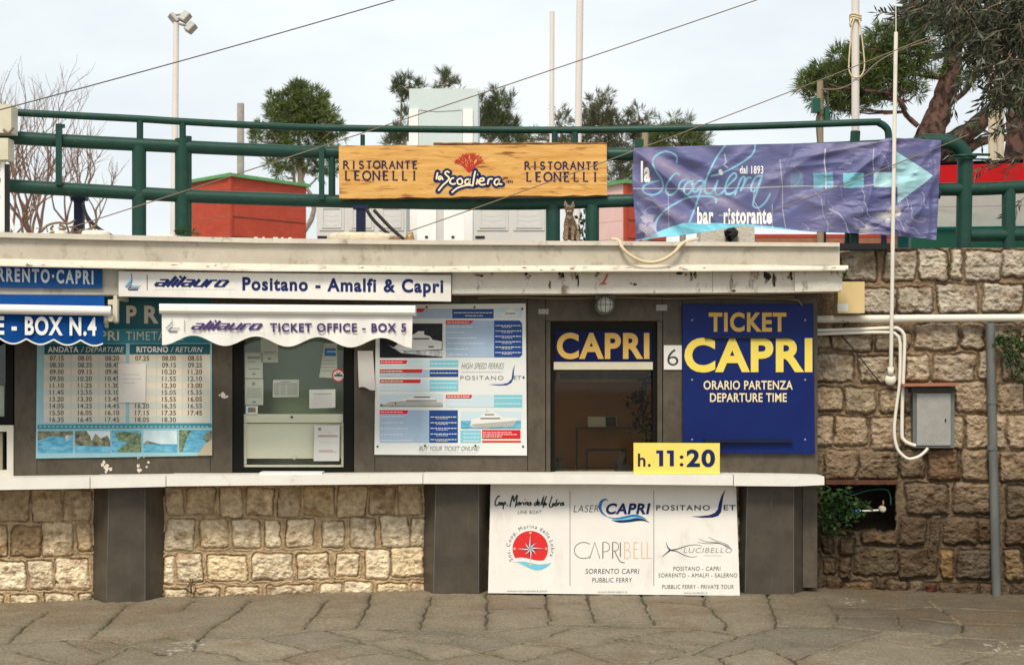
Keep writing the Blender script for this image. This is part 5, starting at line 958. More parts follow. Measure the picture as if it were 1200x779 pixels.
fade = sstep(.40, .75, fbm(X*.016+Yb*.02, Yb*.04-X*.015, 4, 41)); c = c*(1-.30*fade[..., None])+np.array([.21, .19, .31])*.30*fade[..., None]
glare_paint = np.exp(-((Yb-181-(X-757)*.60)/6.5)**2)*sstep(748, 765, X)*sstep(905, 830, X)+.6*np.exp(-((Yb-222-(X-745)*.62)/6)**2)*sstep(745, 752, X)*sstep(840, 790, X)+.4*np.exp(-((Yb-176-(X-960)*-.12)/6)**2)*sstep(940, 980, X); glare_paint = glare_paint*(.6+.8*fbm(X*.05, Yb*.05, 3, 46)); c = c*(1-.6*glare_paint[..., None])+np.array([.36, .29, .38])*.6*glare_paint[..., None]; dkf = sstep(.5, .75, fbm(X*.02, Yb*.03, 4, 44)); c = c*(1-.3*dkf[..., None])+np.array([.050, .055, .215])*.3*dkf[..., None]  # diagonal bands of glare on the vinyl, painted into the cloth colour
def inpoly(px, py, poly):
    r = np.zeros(px.shape, bool); n = len(poly)
    for i in range(n):
        (a, b), (e, f) = poly[i], poly[(i+1) % n]; k = ((b > py) != (f > py)) & (px < (e-a)*(py-b)/((f-b) or 1e-9)+a); r ^= k
    return r
def paint(mask, colr, k=1.0): m = (mask*k)[..., None]; c[:] = c*(1-m)+np.array(colr)*m
def seg(pts, w):
    m = np.zeros(X.shape)
    for (a, b), (e, f) in zip(pts, pts[1:]):
        ix = np.where((BX > min(a, e)-4) & (BX < max(a, e)+4))[0]
        if len(ix) == 0: continue
        xx, yy = X[:, ix], Yb[:, ix]; dx, dy = e-a, f-b; t = np.clip(((xx-a)*dx+(yy-b)*dy)/(dx*dx+dy*dy+1e-9), 0, 1); m[:, ix] = np.maximum(m[:, ix], sstep(w/2+.35, w/2-.35, np.hypot(xx-a-t*dx, yy-b-t*dy)))
    return m
CY = (.20, .47, .62)
paint(inpoly(X, Yb, [(748, 290), (752, 281), (775, 270), (800, 261.5), (830, 261), (870, 262.5), (900, 265), (960, 273), (960, 290)]), (.20, .60, .76))
paint(inpoly(X, Yb, [(826, 262.5), (800, 261.7), (815, 267), (835, 270)]), (.10, .40, .52), .7)
paint(inpoly(X, Yb, [(1050, 177.5), (1095, 206), (1052, 238), (1051.5, 219), (1024, 219.5), (1024, 202), (1050, 202)]), (.34, .58, .64))
for a, b, k in ((988, 1012, .85), (953, 976, .6), (926, 941, .22)): paint(inpoly(X, Yb, [(a, 203), (b, 202.5), (b+.5, 220), (a+.5, 220.5)]), (.17, .52, .62), k)
ZA = lambda L: bz2([(735+.1412*x, 175+.1412*y) for x, y in L], 6); ZB = lambda L: bz2([(730+.1917*x, 160+.1917*y) for x, y in L], 6)
for q in (ZA([(412, 105), (410, 62), (372, 30), (310, 20), (250, 45), (215, 85), (215, 130), (245, 190), (285, 250), (298, 310), (272, 355), (220, 378), (160, 370), (132, 338), (145, 302), (200, 275), (262, 262)]), ZA([(432, 212), (402, 200), (362, 240), (325, 300), (322, 350), (350, 380), (395, 362), (425, 325)]), ZA([(425, 325), (442, 275), (490, 250), (535, 272), (542, 320), (508, 372), (478, 365), (472, 318), (505, 272), (545, 262)]),
          ZA([(640, 268), (600, 262), (560, 300), (548, 345), (575, 350), (615, 300), (642, 262), (605, 360), (565, 480), (525, 585), (512, 615)]), ZA([(735, 445), (738, 412), (690, 392), (600, 390), (500, 402), (400, 450), (312, 508), (252, 580), (234, 640), (242, 690)]), ZB([(625, 55), (572, 130), (522, 230), (500, 300), (508, 345), (545, 340), (580, 270), (562, 328), (575, 355), (602, 348), (642, 300), (692, 250), (682, 224), (650, 250), (625, 310), (634, 350), (672, 345), (702, 312)]),
          ZB([(540, 242), (600, 226), (690, 182), (770, 130), (802, 90), (808, 52)]), ZB([(685, 355), (722, 260), (745, 250), (735, 300), (720, 330)]), ZB([(720, 330), (758, 258), (782, 252)]), ZB([(850, 240), (812, 250), (786, 300), (786, 334), (815, 325), (850, 242), (822, 330), (797, 400), (800, 428), (832, 434), (872, 400), (900, 352)])): paint(seg(q, 2.1), CY, .9)
paint(seg([(730+.1917*596, 160+.1917*212), (730+.1917*600, 160+.1917*224)], 4.5), (.7, .72, .74))
paint(seg([(843, 252.5), (848, 252.5)], 2.2), CY, .7)
WH = (.62, .60, .62); rr = random.Random(11)
def crack(pts, w=.8, k=.75): paint(seg(pts, w), WH, k)
crack([(744, 221), (800, 221.3), (880, 220.3), (935, 218), (1000, 218.6), (1052, 215)], .9, .8); crack([(914, 187), (917, 219), (917, 245), (921, 270)], .7, .6); crack([(905, 240), (905, 270)], .7, .6); crack([(783, 225), (784, 272)], .7, .5); crack([(849, 180), (851, 190), (848, 193), (853, 197)], .8, .7); crack([(884, 222), (883, 235), (892, 250), (893, 268)], .8, .8); crack([(967, 175), (966, 190), (968, 205), (968, 221)], 1.2, .8); crack([(1024, 175), (1023, 190), (1024, 200)], .9, .6)
def wander(x, y, a, n, st): 
    L = [(x, y)]
    for k in range(n): a += rr.uniform(-.75, .75); x += st*math.cos(a); y += st*math.sin(a); L.append((x, y))
    return L
for (x, y, a, n, st) in ((955, 225, .8, 12, 5), (970, 235, .9, 10, 4), (972, 245, 1.2, 10, 4), (985, 220, .8, 12, 4), (1010, 222, .5, 9, 4), (1040, 245, .3, 9, 4), (1045, 250, 2.2, 8, 4), (1050, 255, 1.2, 8, 3), (1060, 247, -.3, 9, 4), (1060, 262, .4, 8, 4), (1080, 225, .2, 6, 4), (1000, 255, .3, 9, 4), (1068, 240, 1.4, 9, 4), (930, 195, 1.4, 6, 5), (750, 255, .1, 10, 5), (750, 262, .3, 10, 4), (750, 270, -.2, 9, 4), (757, 232, .1, 9, 4), (765, 265, -.8, 8, 4), (1030, 180, .7, 7, 4), (998, 187, 1.3, 5, 4), (940, 262, .3, 9, 4)): crack(wander(x, y, a, n, st), rr.uniform(.4, .9), rr.uniform(.25, .65))
blot = sstep(.52, .68, fbm(X*.12, Yb*.12, 4, 51))*np.exp(-(((X-1046)/16)**2+((Yb-252)/8)**2)); paint(np.clip(blot*1.5, 0, 1), (.62, .60, .58), .9); blot = sstep(.5, .66, fbm(X*.1, Yb*.14, 4, 52))*np.exp(-(((X-757)/18)**2+((Yb-266)/16)**2)); paint(np.clip(blot*1.3, 0, 1), (.52, .48, .58), .7); blot = sstep(.45, .6, fbm(X*.1, Yb*.14, 4, 53))*np.exp(-(((X-1012)/8)**2+((Yb-268)/7)**2)); paint(np.clip(blot*1.3, 0, 1), (.58, .55, .55), .8)
t = thing('banner', 'creased purple vinyl banner with a pale blue arrow, reading la Scogliera bar ristorante', 'banner', BP.at(922, 284)); o0 = Vector(t.location)
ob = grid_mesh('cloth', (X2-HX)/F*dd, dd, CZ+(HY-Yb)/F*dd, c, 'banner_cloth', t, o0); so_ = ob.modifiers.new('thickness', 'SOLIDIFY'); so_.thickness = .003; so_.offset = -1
mb = MB(); bn = Ban(); text(mb, bn, 'la', 751, 762, 212.5, 22.5, .004, 'poster_print', 2, track=.05); mb.build('lettering', t); mb = MB(); text(mb, bn, 'bar', 817, 836, 262, 18.5, .004, 'poster_print', 2, track=.05); text(mb, bn, 'ristorante', 848, 904.5, 262, 18.0, .004, 'poster_print', 2, track=.06, yb1=261.5); mb.build('lettering', t); mb = MB(); text(mb, bn, 'dal 1893', 867, 894.5, 203.5, 8.8, .004, 'poster_print', 1, track=.06); mb.build('lettering', t)

# ================================================================== THE CAT
def cat():
    b = TOP(668, .085); t = thing('cat', 'brown tabby cat sitting upright between two green posts on the roof edge', 'cat', b); k = .345/50
    # joints in pixels right of / above the paws, and metres towards the camera
    V = []; E = []; R = []
    def add(x, y, f, r, par=None):
        V.append((x*k, -f, y*k)); R.append(r*k)
        if par is not None: E.append((par, len(V)-1))
        return len(V)-1
    pel = add(2.0, 8, -.075, 9.0); bel = add(1.2, 14, -.055, 8.8, pel); ch = add(.2, 22, -.015, 7.4, bel); nk = add(-.6, 30, .012, 5.0, ch); hd = add(-1.2, 37.4, .035, 8.6, nk); [add(-1.2+q*3.4, 36.2, .042, 5.6, hd) for q in (-1, 1)]; mz = add(-1.7, 35.2, .070, 3.0, hd)
    for s in (-1, 1):
        sh = add(s*3.6, 18, .0, 3.3, ch); el = add(s*3.6-.4, 10, .018, 2.4, sh); pa = add(s*3.5-.6, 2.4, .030, 1.9, el); add(s*3.5-.7, 1.3, .048, 1.7, pa)
        hp = add(s*6.6+2, 7.2, -.045, 4.0, pel); kn = add(s*7.4+1.5, 5.0, .0, 3.0, hp); add(s*7.0+1.2, 1.5, .028, 1.8, kn)
    q = pel
    for x, y, f, r in ((8, 3, -.10, 2.2), (11, 1.9, -.06, 1.8), (11.5, 1.7, -.01, 1.7), (8.5, 1.6, .035, 1.5)): q = add(x, y, f, r, q)
    me = bpy.data.meshes.new('body'); me.from_pydata(V, E, []); me.materials.append(MATS['cat_fur']); o = link('body', me, t, Vector((0, 0, 0)))
    sk = o.modifiers.new('skin', 'SKIN'); sk.use_smooth_shade = True
    for i, r in enumerate(R): me.skin_vertices[0].data[i].radius = (r, r); me.skin_vertices[0].data[i].use_root = (i == 0)
    sb = o.modifiers.new('smooth', 'SUBSURF'); sb.levels = 2; sb.render_levels = 2
    at = lambda x, y, f: b+Vector((x*k, -f, y*k))
    for s in (-1, 1):
        mb = MB(); x = -1.2+s*3.7; A, B, C, T = at(x-2.8, 40.4-s*.5, .044), at(x+2.8, 40.4+s*-.9, .044), at(x, 40.6, .008), at(x+s*1.0, 47.0, .036)
        mb.face([A, B, T], 'cat_fur'); mb.face([B, C, T], 'cat_fur'); mb.face([C, A, T], 'cat_fur'); mb.face([at(x-1.3, 41.4, .0445), at(x+1.3, 41.4, .0445), at(x+s*.8, 45.4, .0395)], 'cat_nose'); mb.build('ear', t)
        mb = MB(); c = at(-1.3+s*2.5, 38.4, .0835); mb.ball(c, .0070, 'cat_eye', 10, (1.05, .7, .9)); mb.ball(c+Vector((0, -.0048, 0)), .0030, 'rubber', 6, (.5, .5, 1.1)); mb.build('eye', t, smooth=True)
        mb = MB(); mb.ball(at(-1.6+s*1.2, 33.8, .086), .011, 'cat_pale', 10, (1, .7, .85)); mb.build('whisker_pad', t, smooth=True)
    mb = MB(); mb.ball(at(-1.7, 35.6, .096), .0045, 'cat_nose', 8, (1.2, .7, .8)); mb.build('nose', t, smooth=True)
    mb = MB(); mb.ball(at(-.9, 28.5, .050), .022, 'cat_pale', 12, (.9, .38, 1.2), .10); mb.build('bib', t, smooth=True)
cat()

# ================================================================== BEHIND THE RAILING
DZ = 2.755
def onto(px, d): return Vector(((px-HX)/F*d, d, DZ))
def zat(py, d): return CZ+(HY-py)/F*d
def hut(px, d, top, a, l, r, label, m1='hut_red', m2='hut_red', bot=DZ):
    c = onto(px, d); t = thing('wooden_hut', label, 'hut', c); A = Vector((math.cos(a), math.sin(a), 0)); B = Vector((-math.sin(a), math.cos(a), 0)); h = zat(top, d)-DZ; Z = Vector((0, 0, 1))
    p0 = c; p1 = c+A*r; p2 = c+B*l; p3 = p1+B*l
    mb = MB(); mb.face([p2, p0, p0+Z*h, p2+Z*h], m1); mb.face([p0, p1, p1+Z*h, p0+Z*h], m2); mb.face([p1, p3, p3+Z*h, p1+Z*h], m2); mb.face([p3, p2, p2+Z*h, p3+Z*h], m2)
    nA = B*-1
    for k in range(1, 7):                           # board joints and the corner strip
        z = h*k/7
        mb.hexa([p0+A*.02+nA*.006+Z*(z-.008), p1-A*.02+nA*.006+Z*(z-.008), p1-A*.02+nA*.006+Z*(z+.006), p0+A*.02+nA*.006+Z*(z+.006)], [q+nA*-.01 for q in (p0+A*.02+Z*(z-.008), p1-A*.02+Z*(z-.008), p1-A*.02+Z*(z+.006), p0+A*.02+Z*(z+.006))], 'rust')
        nB = A*-1; u0, u1 = p2-B*.02+nB*.004, p0+B*.02+nB*.004; mb.hexa([u0+Z*(z-.004), u1+Z*(z-.004), u1+Z*(z+.004), u0+Z*(z+.004)], [q-nB*.008 for q in (u0+Z*(z-.004), u1+Z*(z-.004), u1+Z*(z+.004), u0+Z*(z+.004))], 'terracotta' if m1 == 'hut_red' else m1)
    mb.box(p0+Z*h/2, (.05, .05, h), m2, a); mb.build('walls', t)
    mb = MB(); e = .06; q = [p0-A*e-B*e, p1+A*e-B*e, p3+A*e+B*e, p2-A*e+B*e]; rise = [.0, -.03, .0, -.02]
    mb.hexa([v+Z*(h+s) for v, s in zip(q, rise)], [v+Z*(h+.055+s) for v, s in zip(q, rise)], 'hut_green'); mb.build('roof', t)
hut(270, 25, 207, math.radians(47), 1.15, 1.62, 'red wooden hut with a thin green roof standing behind the railing at the left')
hut(733, 23, 215, math.radians(40), .70, .9, 'small pink and red walled hut, half hidden by the banner', 'hut_pink', 'hut_red')
# floodlight mast
d = 22.; b = onto(203, d); t = thing('floodlight_mast', 'tall pale mast topped by three tilted floodlights', 'lamp post', b); mb = MB(); tp = P(206.5, 27, d); mb.tube([b, tp], .06, 'pole_white', 12, taper=[.062, .042]); mb.build('pole', t, smooth=True, auto=60)
mb = MB(); mb.tube([P(200, 17, d), P(206.5, 27, d), P(222, 32, d)], .02, 'post_grey', 6); mb.tube([P(206.5, 27, d), P(213, 20, d)], .02, 'post_grey', 6); mb.tube([P(204, 18, d), P(216, 17, d)], .015, 'post_grey', 6); mb.build('crossarm', t)
for x, y, rz, tilt in ((217, 20.5, -.5, .5), (223.5, 33, -.6, .55), (203.5, 22, .9, .5)):
    f = MB(); R = Matrix.Rotation(rz, 3, 'Z') @ Matrix.Rotation(.5 if x > 210 else -.5, 3, 'Y') @ Matrix.Rotation(-tilt, 3, 'X'); c = P(x, y, d); f.box(c, (.12 if x > 210 else .07, .09, .15), 'post_grey', R=R); f = f.build('floodlight', t); mb = MB(); mb.box(c+R @ Vector((0, -.047, 0)), (.10 if x > 210 else .055, .006, .13), 'flood_face', R=R); mb.build('lens', f)
def pole(name, label, px, top, d, r, m, cat, px2=None, r2=None, group=None):
    b = onto(px, d); mb = MB(); mb.tube([b, P(px2 or px, top, d)], r, m, 14, taper=[r, r2 or r]); return mb.build(name, smooth=True, auto=60, label=label, cat=cat, origin=b, group=group)
pole('wooden_post', 'weathered grey post rising behind the red hut', 282, 121.5, 26, .062, 'post_grey', 'post')
pole('flagpole', 'thinner pale flagpole, left of the pair behind the wooden sign', 646, 14, 20, .032, 'pole_white', 'flagpole', 647); pole('flagpole', 'thicker white flagpole, right of the pair behind the wooden sign', 675, -60, 18, .042, 'pole_white', 'flagpole', 680.5)
pole('wooden_post', 'short brown post just left above the purple banner, in front of the bushes', 756, 149.5, 17, .036, 'pole_wood', 'post')
b = Vector((PR(1002, 300).x, 12.9, DZ)); t = thing('flagpole', 'white flagpole in a green socket with a rope coil, rising behind the banner', 'flagpole', b); mb = MB(); mb.tube([P(1002.5, 158, 12.9), P(1002.5, -60, 12.9)], .034, 'pole_white', 14); mb.build('pole', t, smooth=True, auto=60); mb = MB(); mb.tube([b, P(1002.5, 154, 12.9)], .043, 'rail_green', 14); mb.box(P(1007, 289.5, 12.5), (.48, .14, .05), 'post_black'); mb.build('socket', t)
mb = MB(); fp = lambda x, y, o=.045: P(x, y, 12.9-o); L = [(1001, 22), (998, 32), (996.5, 50), (995, 70), (995, 82), (998, 89), (1003, 91), (1009, 89), (1012.5, 82), (1013, 72), (1011, 52), (1009, 36), (1007, 24)]
mb.tube([Vector(tuple(q)) for q in bez([tuple(fp(x, y)) for x, y in L], 4)], .0062, 'rope', 8)
for y in (18.5, 21.5, 24): mb.tube([fp(1002.5, y, 0)+Vector((.047*math.cos(q), .047*math.sin(q), .01*math.sin(q*2))) for q in np.linspace(0, 6.6, 18)], .008, 'rope', 6)
mb.tube([fp(998, 22), fp(996, 27), fp(997, 32)], .009, 'rope', 6); mb.build('rope_coil', t, smooth=True)
d = 14.5; b = onto(961.5, d); t = thing('utility_post', 'weathered wooden post with two small dark green boxes near its top', 'post', b); mb = MB(); mb.tube([b, P(961, 95, d)], .035, 'pole_wood', 10, taper=[.036, .031]); mb.build('pole', t, smooth=True, auto=60)
for x, y0, y1, w_ in ((956, 116, 132, 9), (968.5, 126, 141, 5)):
    mb = MB(); mb.box(P(x, (y0+y1)/2, d-.05), (w_/F*d, .08, (y1-y0)/F*d), 'boat_green'); mb.build('switch_box', t)
mb = MB(); mb.tube([P(x, y, d-.06) for x, y in bz2([(963, 104), (970, 108), (969, 124), (958, 134), (957, 150), (959, 175)], 4)], .007, 'cable_grey', 6); mb.build('wire', t, smooth=True)
t = thing('cane_post', 'pair of thick pale cane poles standing together behind the leaves at the right', 'post', onto(1167, 17)); 
for x in (1162, 1171.5): mb = MB(); mb.tube([onto(x, 17), P(x+1, -40, 17)], .042, 'bamboo', 12); mb.build('pole', t, smooth=True, auto=60)
# pale kiosk
d = 20.; kp = Pl(480, d, 560, d); t = thing('kiosk', 'tall pale grey kiosk with white corner strips and doors behind the wooden sign', 'kiosk', onto(520, d)); kb = MB(); c = kp.at(520, 200); x0, x1 = kp.at(479.5, 0).x, kp.at(560, 0).x; zt = zat(104, d); kb.box(((x0+x1)/2, d+.6, (DZ+zt)/2), (x1-x0, 1.2, zt-DZ), 'kiosk_grey'); kb.build('body', t)
mb = MB(); mb.panel(kp, 479.2, 128, 490, 345, .03, .028, 'kiosk_white'); mb.panel(kp, 542.5, 128, 554, 345, .03, .028, 'kiosk_white'); mb.build('pilaster', t); mb = MB(); mb.panel(kp, 490.5, 130, 542, 345, .012, .01, 'kiosk_grey'); mb.stroke(kp, [(490, 129.3), (512, 131), (542, 129.3)], .8, .016, 'grey_ink'); mb.build('door_panel', t)
# white panelled cabinets
def cabinet(a, b, top, label, n, d=19.):
    p = Pl(a, d, b, d); t = thing('cabinet', label, 'cabinet', onto((a+b)/2, d)); mb = MB(); A, B = p.at(a, top), p.at(b, 340); mb.box(((A.x+B.x)/2, d+.35, (A.z+DZ)/2), (B.x-A.x, .7, A.z-DZ), 'cabinet'); mb.build('carcass', t); w_ = (b-a)/n
    for k in range(n):
        m = MB(); x0 = a+k*w_+3; x1 = a+(k+1)*w_-3; m.panel(p, x0, top+4, x1, 270, .014, .013, 'cabinet'); frame(m, p, x0+3, top+7, x1-3, 267, 1.6, .026, .011, 'cabinet')
        for j in range(3): y = top+13+j*(267-top-14)/3; m.stroke(p, [(x0+6, y+3), ((x0+x1)/2, y+4.6), (x1-6, y+3)], 1.1, .016, 'pale_ink')
        m.build('door', t)
    mb = MB(); mb.panel(p, a+1, 276.5, a+12, 279.5, .01, .02, 'post_black'); mb.build('foot', t)
cabinet(371, 476, 236, 'low white panelled cabinet behind the railing, left of the pale kiosk', 3); cabinet(556, 641, 236, 'low white panelled cabinet behind the railing, right of the pale kiosk', 2)
mb = MB(); p = Pl(490, 18.6, 545, 18.6); t = thing('folding_screen', 'white three panel screen standing before the kiosk under the wooden sign', 'screen', onto(517, 18.6))
for a, b_ in ((489, 511), (520, 544)):
    m = MB(); m.panel(p, a, 238, b_, 330, 0, .04, 'kiosk_white'); m.build('panel', t); m = MB(); m.panel(p, a+9, 276.5, a+12.5, 279, .01, .01, 'post_black'); m.build('latch', t)
m = MB(); m.panel(p, 511.5, 240, 519.5, 330, -.03, .04, 'cabinet'); m.build('panel', t)
mb = MB(); d = 15.5; mb.panel(Pl(659, d, 669, d), 658.5, 243, 667.5, 320, 0, .03, 'kiosk_white'); mb.build('white_board', label='narrow white upright board just behind the cat', cat='board')
# the boat
d = 16.; bp = Pl(1080, d, 1300, d-1.2); t = thing('boat', 'red and grey boat with a teal stripe lying behind the right railing', 'boat', bp.at(1190, 300)); t.location.z = DZ
for nm, m, y0, y1, o, q in (('gunwale', 'boat_dark', 190, 194, .10, 1), ('upper_hull', 'boat_red', 194, 218, .08, 1), ('lower_hull', 'boat_grey', 218, 266, .0, 1), ('stripe', 'boat_teal', 266, 270.5, .015, 1), ('keel_band', 'boat_green', 270.5, 300, -.03, 1)):
    mb = MB(); f = lambda x, y: y+(-3.2*(x-1090)/110 if y < 220 else -1.2*(x-1090)/110)
    for k in range(10):
        a, b_ = 1068+k*26, 1068+(k+1)*26; c_ = lambda x: .55*((x-1068)/260)**2
        A = [bp.at(a, f(a, y1), o-c_(a)), bp.at(b_, f(b_, y1), o-c_(b_)), bp.at(b_, f(b_, y0), o+.06-c_(b_)), bp.at(a, f(a, y0), o+.06-c_(a))]; B = [v+Vector((0, 1.3, 0)) for v in A]; mb.face(A, m); mb.face([A[3], A[2], B[2], B[3]], m); mb.face([B[0], B[1], B[2], B[3]], m)
        if k in (0, 9): i = 0 if k == 0 else 1; j = 3 if k == 0 else 2; mb.face([A[i], A[j], B[j], B[i]], m)
    if nm == 'lower_hull': mb.stroke(bp, [(1068, 243), (1200, 241), (1320, 238)], .8, .04, 'grey_ink')
    mb.build(nm, t)
d = 14.6; t = thing('bench', 'red painted slatted bench with dark blue legs under the right end of the banner', 'bench', onto(985, d)); bq = Pl(880, d, 1056, d)
mb = MB()
for y0, y1 in ((274.5, 279), (279.6, 288), (288.6, 298)): mb.panel(bq, 880, y0, 1055, y1, 0, .05, 'terracotta' if y0 > 279 else 'hut_red')
mb.build('slats', t)
for x in (962, 1033): mb = MB(); mb.panel(bq, x, 268, x+6, 312, .02, .05, 'post_blue'); mb.build('leg', t)
mb = MB(); p = PR(1064, 300); mb.box((p.x, 12.8, DZ+.18), (.085, .05, .36), 'boat_teal'); mb.build('teal_post', label='short teal post on the stone wall beside the white vertical conduit', cat='post')
mb = MB(); dd_ = 14.; mb.box((P(850, 280, dd_).x, dd_, DZ+.25), (.5, .3, .5), 'lime_lump'); mb.ball(P(857, 274, dd_-.2), .06, 'rubber', 8, jag=.4); mb.build('white_crate', label='white crate with dark clutter showing under the torn edge of the banner', cat='crate')
# things on the left end
d = 12.0; t = thing('equipment_box', 'cream equipment boxes on a white bracket at the left end of the railing', 'box', Vector((P(5, 270, d).x, d, ZT(0)))); mb = MB()
mb.box(P(3, 141, d), (28/F*d, .16, 33/F*d), 'cream_metal'); mb.box(P(1, 176, d), (24/F*d, .14, 25/F*d), 'cream_metal'); mb.build('case', t); mb = MB(); mb.tube([P(x, y, d-.09) for x, y in bz2([(4, 152), (10, 156), (16, 150)], 4)], .01, 'cable_tan', 6); mb.build('cable', t)
mb = MB(); mb.tube([P(4, 190, d), P(4, 271, d)], .022, 'white_plastic', 8); mb.tube([P(-6, 200, d), P(16, 270, d)], .014, 'white_plastic', 8); mb.tube([P(-8, 228, d), P(6, 228, d)], .012, 'white_plastic', 8); mb.build('bracket', t)
mb = MB(); a = TOP(8.5, .3); mb.box((a.x, a.y, a.z+.275), (.032, .03, .55), 'post_black'); mb.build('black_post', label='thin black square post in front of the railing at the left edge of the photo', cat='post')
def bluepost(px, y0, label, h):
    a = P(px, y0, 12.45); mb = MB(); mb.box((a.x, a.y, (a.z+DZ)/2), (.075, .06, a.z-DZ), 'post_blue'); mb.box((a.x, a.y, a.z-.015), (.125, .08, .03), 'post_blue'); mb.build('short_post', label=label, cat='post')
bluepost(93, 231, 'short dark blue post below the railing among dry roots', 0); bluepost(423, 241, 'short dark blue post rising behind the porous stone block', 0)
def hose(L, label, r=.014, m='rubber', d=12.3, cat='hose', name='hose'): mb = MB(); mb.tube([Vector(tuple(q)) for q in bez([tuple(P(x, y, d)) for x, y in L], 5)], r, m, 8); mb.build(name, smooth=True, label=label, cat=cat)
hose([(97, 238), (100, 249), (106, 259), (116, 268), (132, 277)], 'black hose curving down from the left dark blue post'); hose([(429, 245), (437, 257), (449, 269), (462, 280)], 'black hose, left of the two behind the porous stone block'); hose([(438, 246), (450, 259), (461, 270), (475, 282)], 'black hose, right of the two behind the porous stone block')
rs2 = random.Random(2)
mb = MB()
def chunk(mb, c, sx, sy, sz, m, seed=0, n=18):
    i = len(mb.v); r = np.random.RandomState(seed)
    nn = 12; R = 9
    for a in range(R+1):
        tt = math.pi*a/R
        for j in range(nn):
            q = 2*math.pi*j/nn; v = np.array([math.sin(tt)*math.cos(q), math.sin(tt)*math.sin(q), math.cos(tt)]); v = np.sign(v)*np.abs(v)**.55; e = 1+.10*(r.rand()-.5)
            mb.v.append((c[0]+v[0]*sx*e, c[1]+v[1]*sy*e, c[2]+v[2]*sz*e))
    for a in range(R):
        for j in range(nn): A = i+a*nn+j; B = i+a*nn+(j+1) % nn; mb.f.append((A, B, B+nn, A+nn)); mb.m.append(m)
a = TOP(424, .30); chunk(mb, (a.x, a.y, a.z+.035), .28, .12, .045, 'travertine', 3); mb.build('stone_block', smooth=True, label='long porous cream stone block lying on the coping under the wooden sign', cat='stone')
for px, sx, sz, lab in ((68, .07, .03, 'pale stone lump at the left end of the dry roots'), (112, .11, .035, 'broad pale stone lump right of the dry roots'), (193, .12, .022, 'flat pale stone lump left of the tuft of green plant')):
    mb = MB(); a = TOP(px, .25); chunk(mb, (a.x, a.y, a.z+sz*.6), sx, .07, sz, 'lime_lump', px); mb.build('rubble_stone', smooth=True, label=lab, cat='stone', group='stones on the coping')
for i_, (px, sx) in enumerate(((300, .014), (309, .010), (323, .020), (331, .009), (340, .014))):
    mb = MB(); a = TOP(px, .08); chunk(mb, (a.x, a.y, a.z+.006), sx, .02, .009, 'lime_lump', px); mb.build('mortar_lump', smooth=True, label='tiny white mortar lump in the row on the coping below the red hut', cat='lump', group='mortar lumps below the red hut')
mb = MB()
for k in range(16):
    a = TOP(75+rs2.uniform(-14, 22), .26); L = [a+Vector((rs2.uniform(-.02, .02), rs2.uniform(-.03, .03), .01))]
    for j in range(5): L.append(L[-1]+Vector((rs2.uniform(-.06, .06), rs2.uniform(-.03, .03), rs2.uniform(-.012, .028))))
    mb.tube([Vector(tuple(q)) for q in bez([tuple(v) for v in L], 3)], rs2.uniform(.004, .011), 'root', 5)
mb.tube([Vector(tuple(q)) for q in bez([tuple(P(x, y, 12.0)) for x, y in ((48, 272), (56, 264), (68, 261), (80, 262), (88, 258))], 4)], .010, 'root', 6); mb.build('dry_root', smooth=True, label='tangle of dry brown roots on the coping around the blue post', cat='roots')
t = thing('wire_anchor', 'small brass anchor knot where a wire meets the coping beside the porous block', 'anchor', TOP(480, .10)); mb = MB(); a = TOP(480, .12); chunk(mb, a+Vector((0, 0, .025)), .018, .02, .03, 'brass', 4); mb.tube([a+Vector((-.04, 0, .0)), a+Vector((-.015, 0, .06)), a+Vector((.02, 0, .07)), a+Vector((.035, 0, .0))], .007, 'brass', 6); mb.build('shackle', t, smooth=True)
mb = MB(); a = TOP(462, .2); chunk(mb, a+Vector((0, 0, .02)), .05, .04, .025, 'root', 6); mb.build('dirt_clod', smooth=True, label='dark clod of dirt between the porous block and the brass anchor', cat='clod')
# rope over the coping
mb = MB(); rp_ = [(717, 280, .30), (725, 282, .365), (729, 290, .40), (738, 299, .41), (752, 306, .41), (765, 307.5, .41), (778, 304, .41), (790, 296, .41), (797, 288, .40), (804, 283, .36), (818, 280, .25)]
mb.tube([Vector(tuple(q)) for q in bez([tuple(P(x, y, D(x)-o)) for x, y, o in rp_], 5)], .0135, 'rope', 10); mb.build('rope', smooth=True, label='thick tan rope looping down over the roof edge below the banner', cat='rope')
mb = MB(); mb.stroke(FA, [(712, 321), (710.5, 325), (707, 331), (704, 333)], 2.0, .315, 'red_soft'); mb.rect(FA, 705, 331.5, 711, 333, .3152, 'red_soft'); mb.build('painted_mark', label='small red painted mark on the peeling white fascia', cat='mark')

# ================================================================== WIRES
def wire(a, b, sag, r, m, label, n=24):
    A, B = P(*a), P(*b); mb = MB(); mb.tube([A.lerp(B, k/n)-Vector((0, 0, sag*4*(k/n)*(1-k/n))) for k in range(n+1)], r, m, 6); mb.build('wire', smooth=True, label=label, cat='wire')
wire((-60, 144.5, 11.6), (520, -17, 12.4), .02, .0050, 'cable_grey', 'dark overhead wire crossing the sky above the red hut'); a = TOP(84, .26)
wire((82, 267, 11.55), (925, -13, 11.9), .02, .0045, 'cable_tan', 'long tan wire rising from the dry roots to the top of the sky'); wire((480, 271, 11.75), (1092, 42, 12.3), .03, .0045, 'cable_tan', 'tan wire rising from the brass anchor across the wooden sign to the pine')
wire((898, 250, 12.3), (1135, 158, 12.35), .01, .0045, 'cable_tan', 'short tan wire slanting across the purple banner'); 
mb = MB(); mb.tube([Vector(tuple(q)) for q in bez([tuple(P(x, y, 14.4)) for x, y in ((962, 105), (985, 104), (1008, 92), (1030, 72), (1060, 57), (1100, 45))], 5)], .008, 'cable_tan', 6); mb.build('wire', smooth=True, label='slack pale wire running from the utility post into the pine', cat='wire')

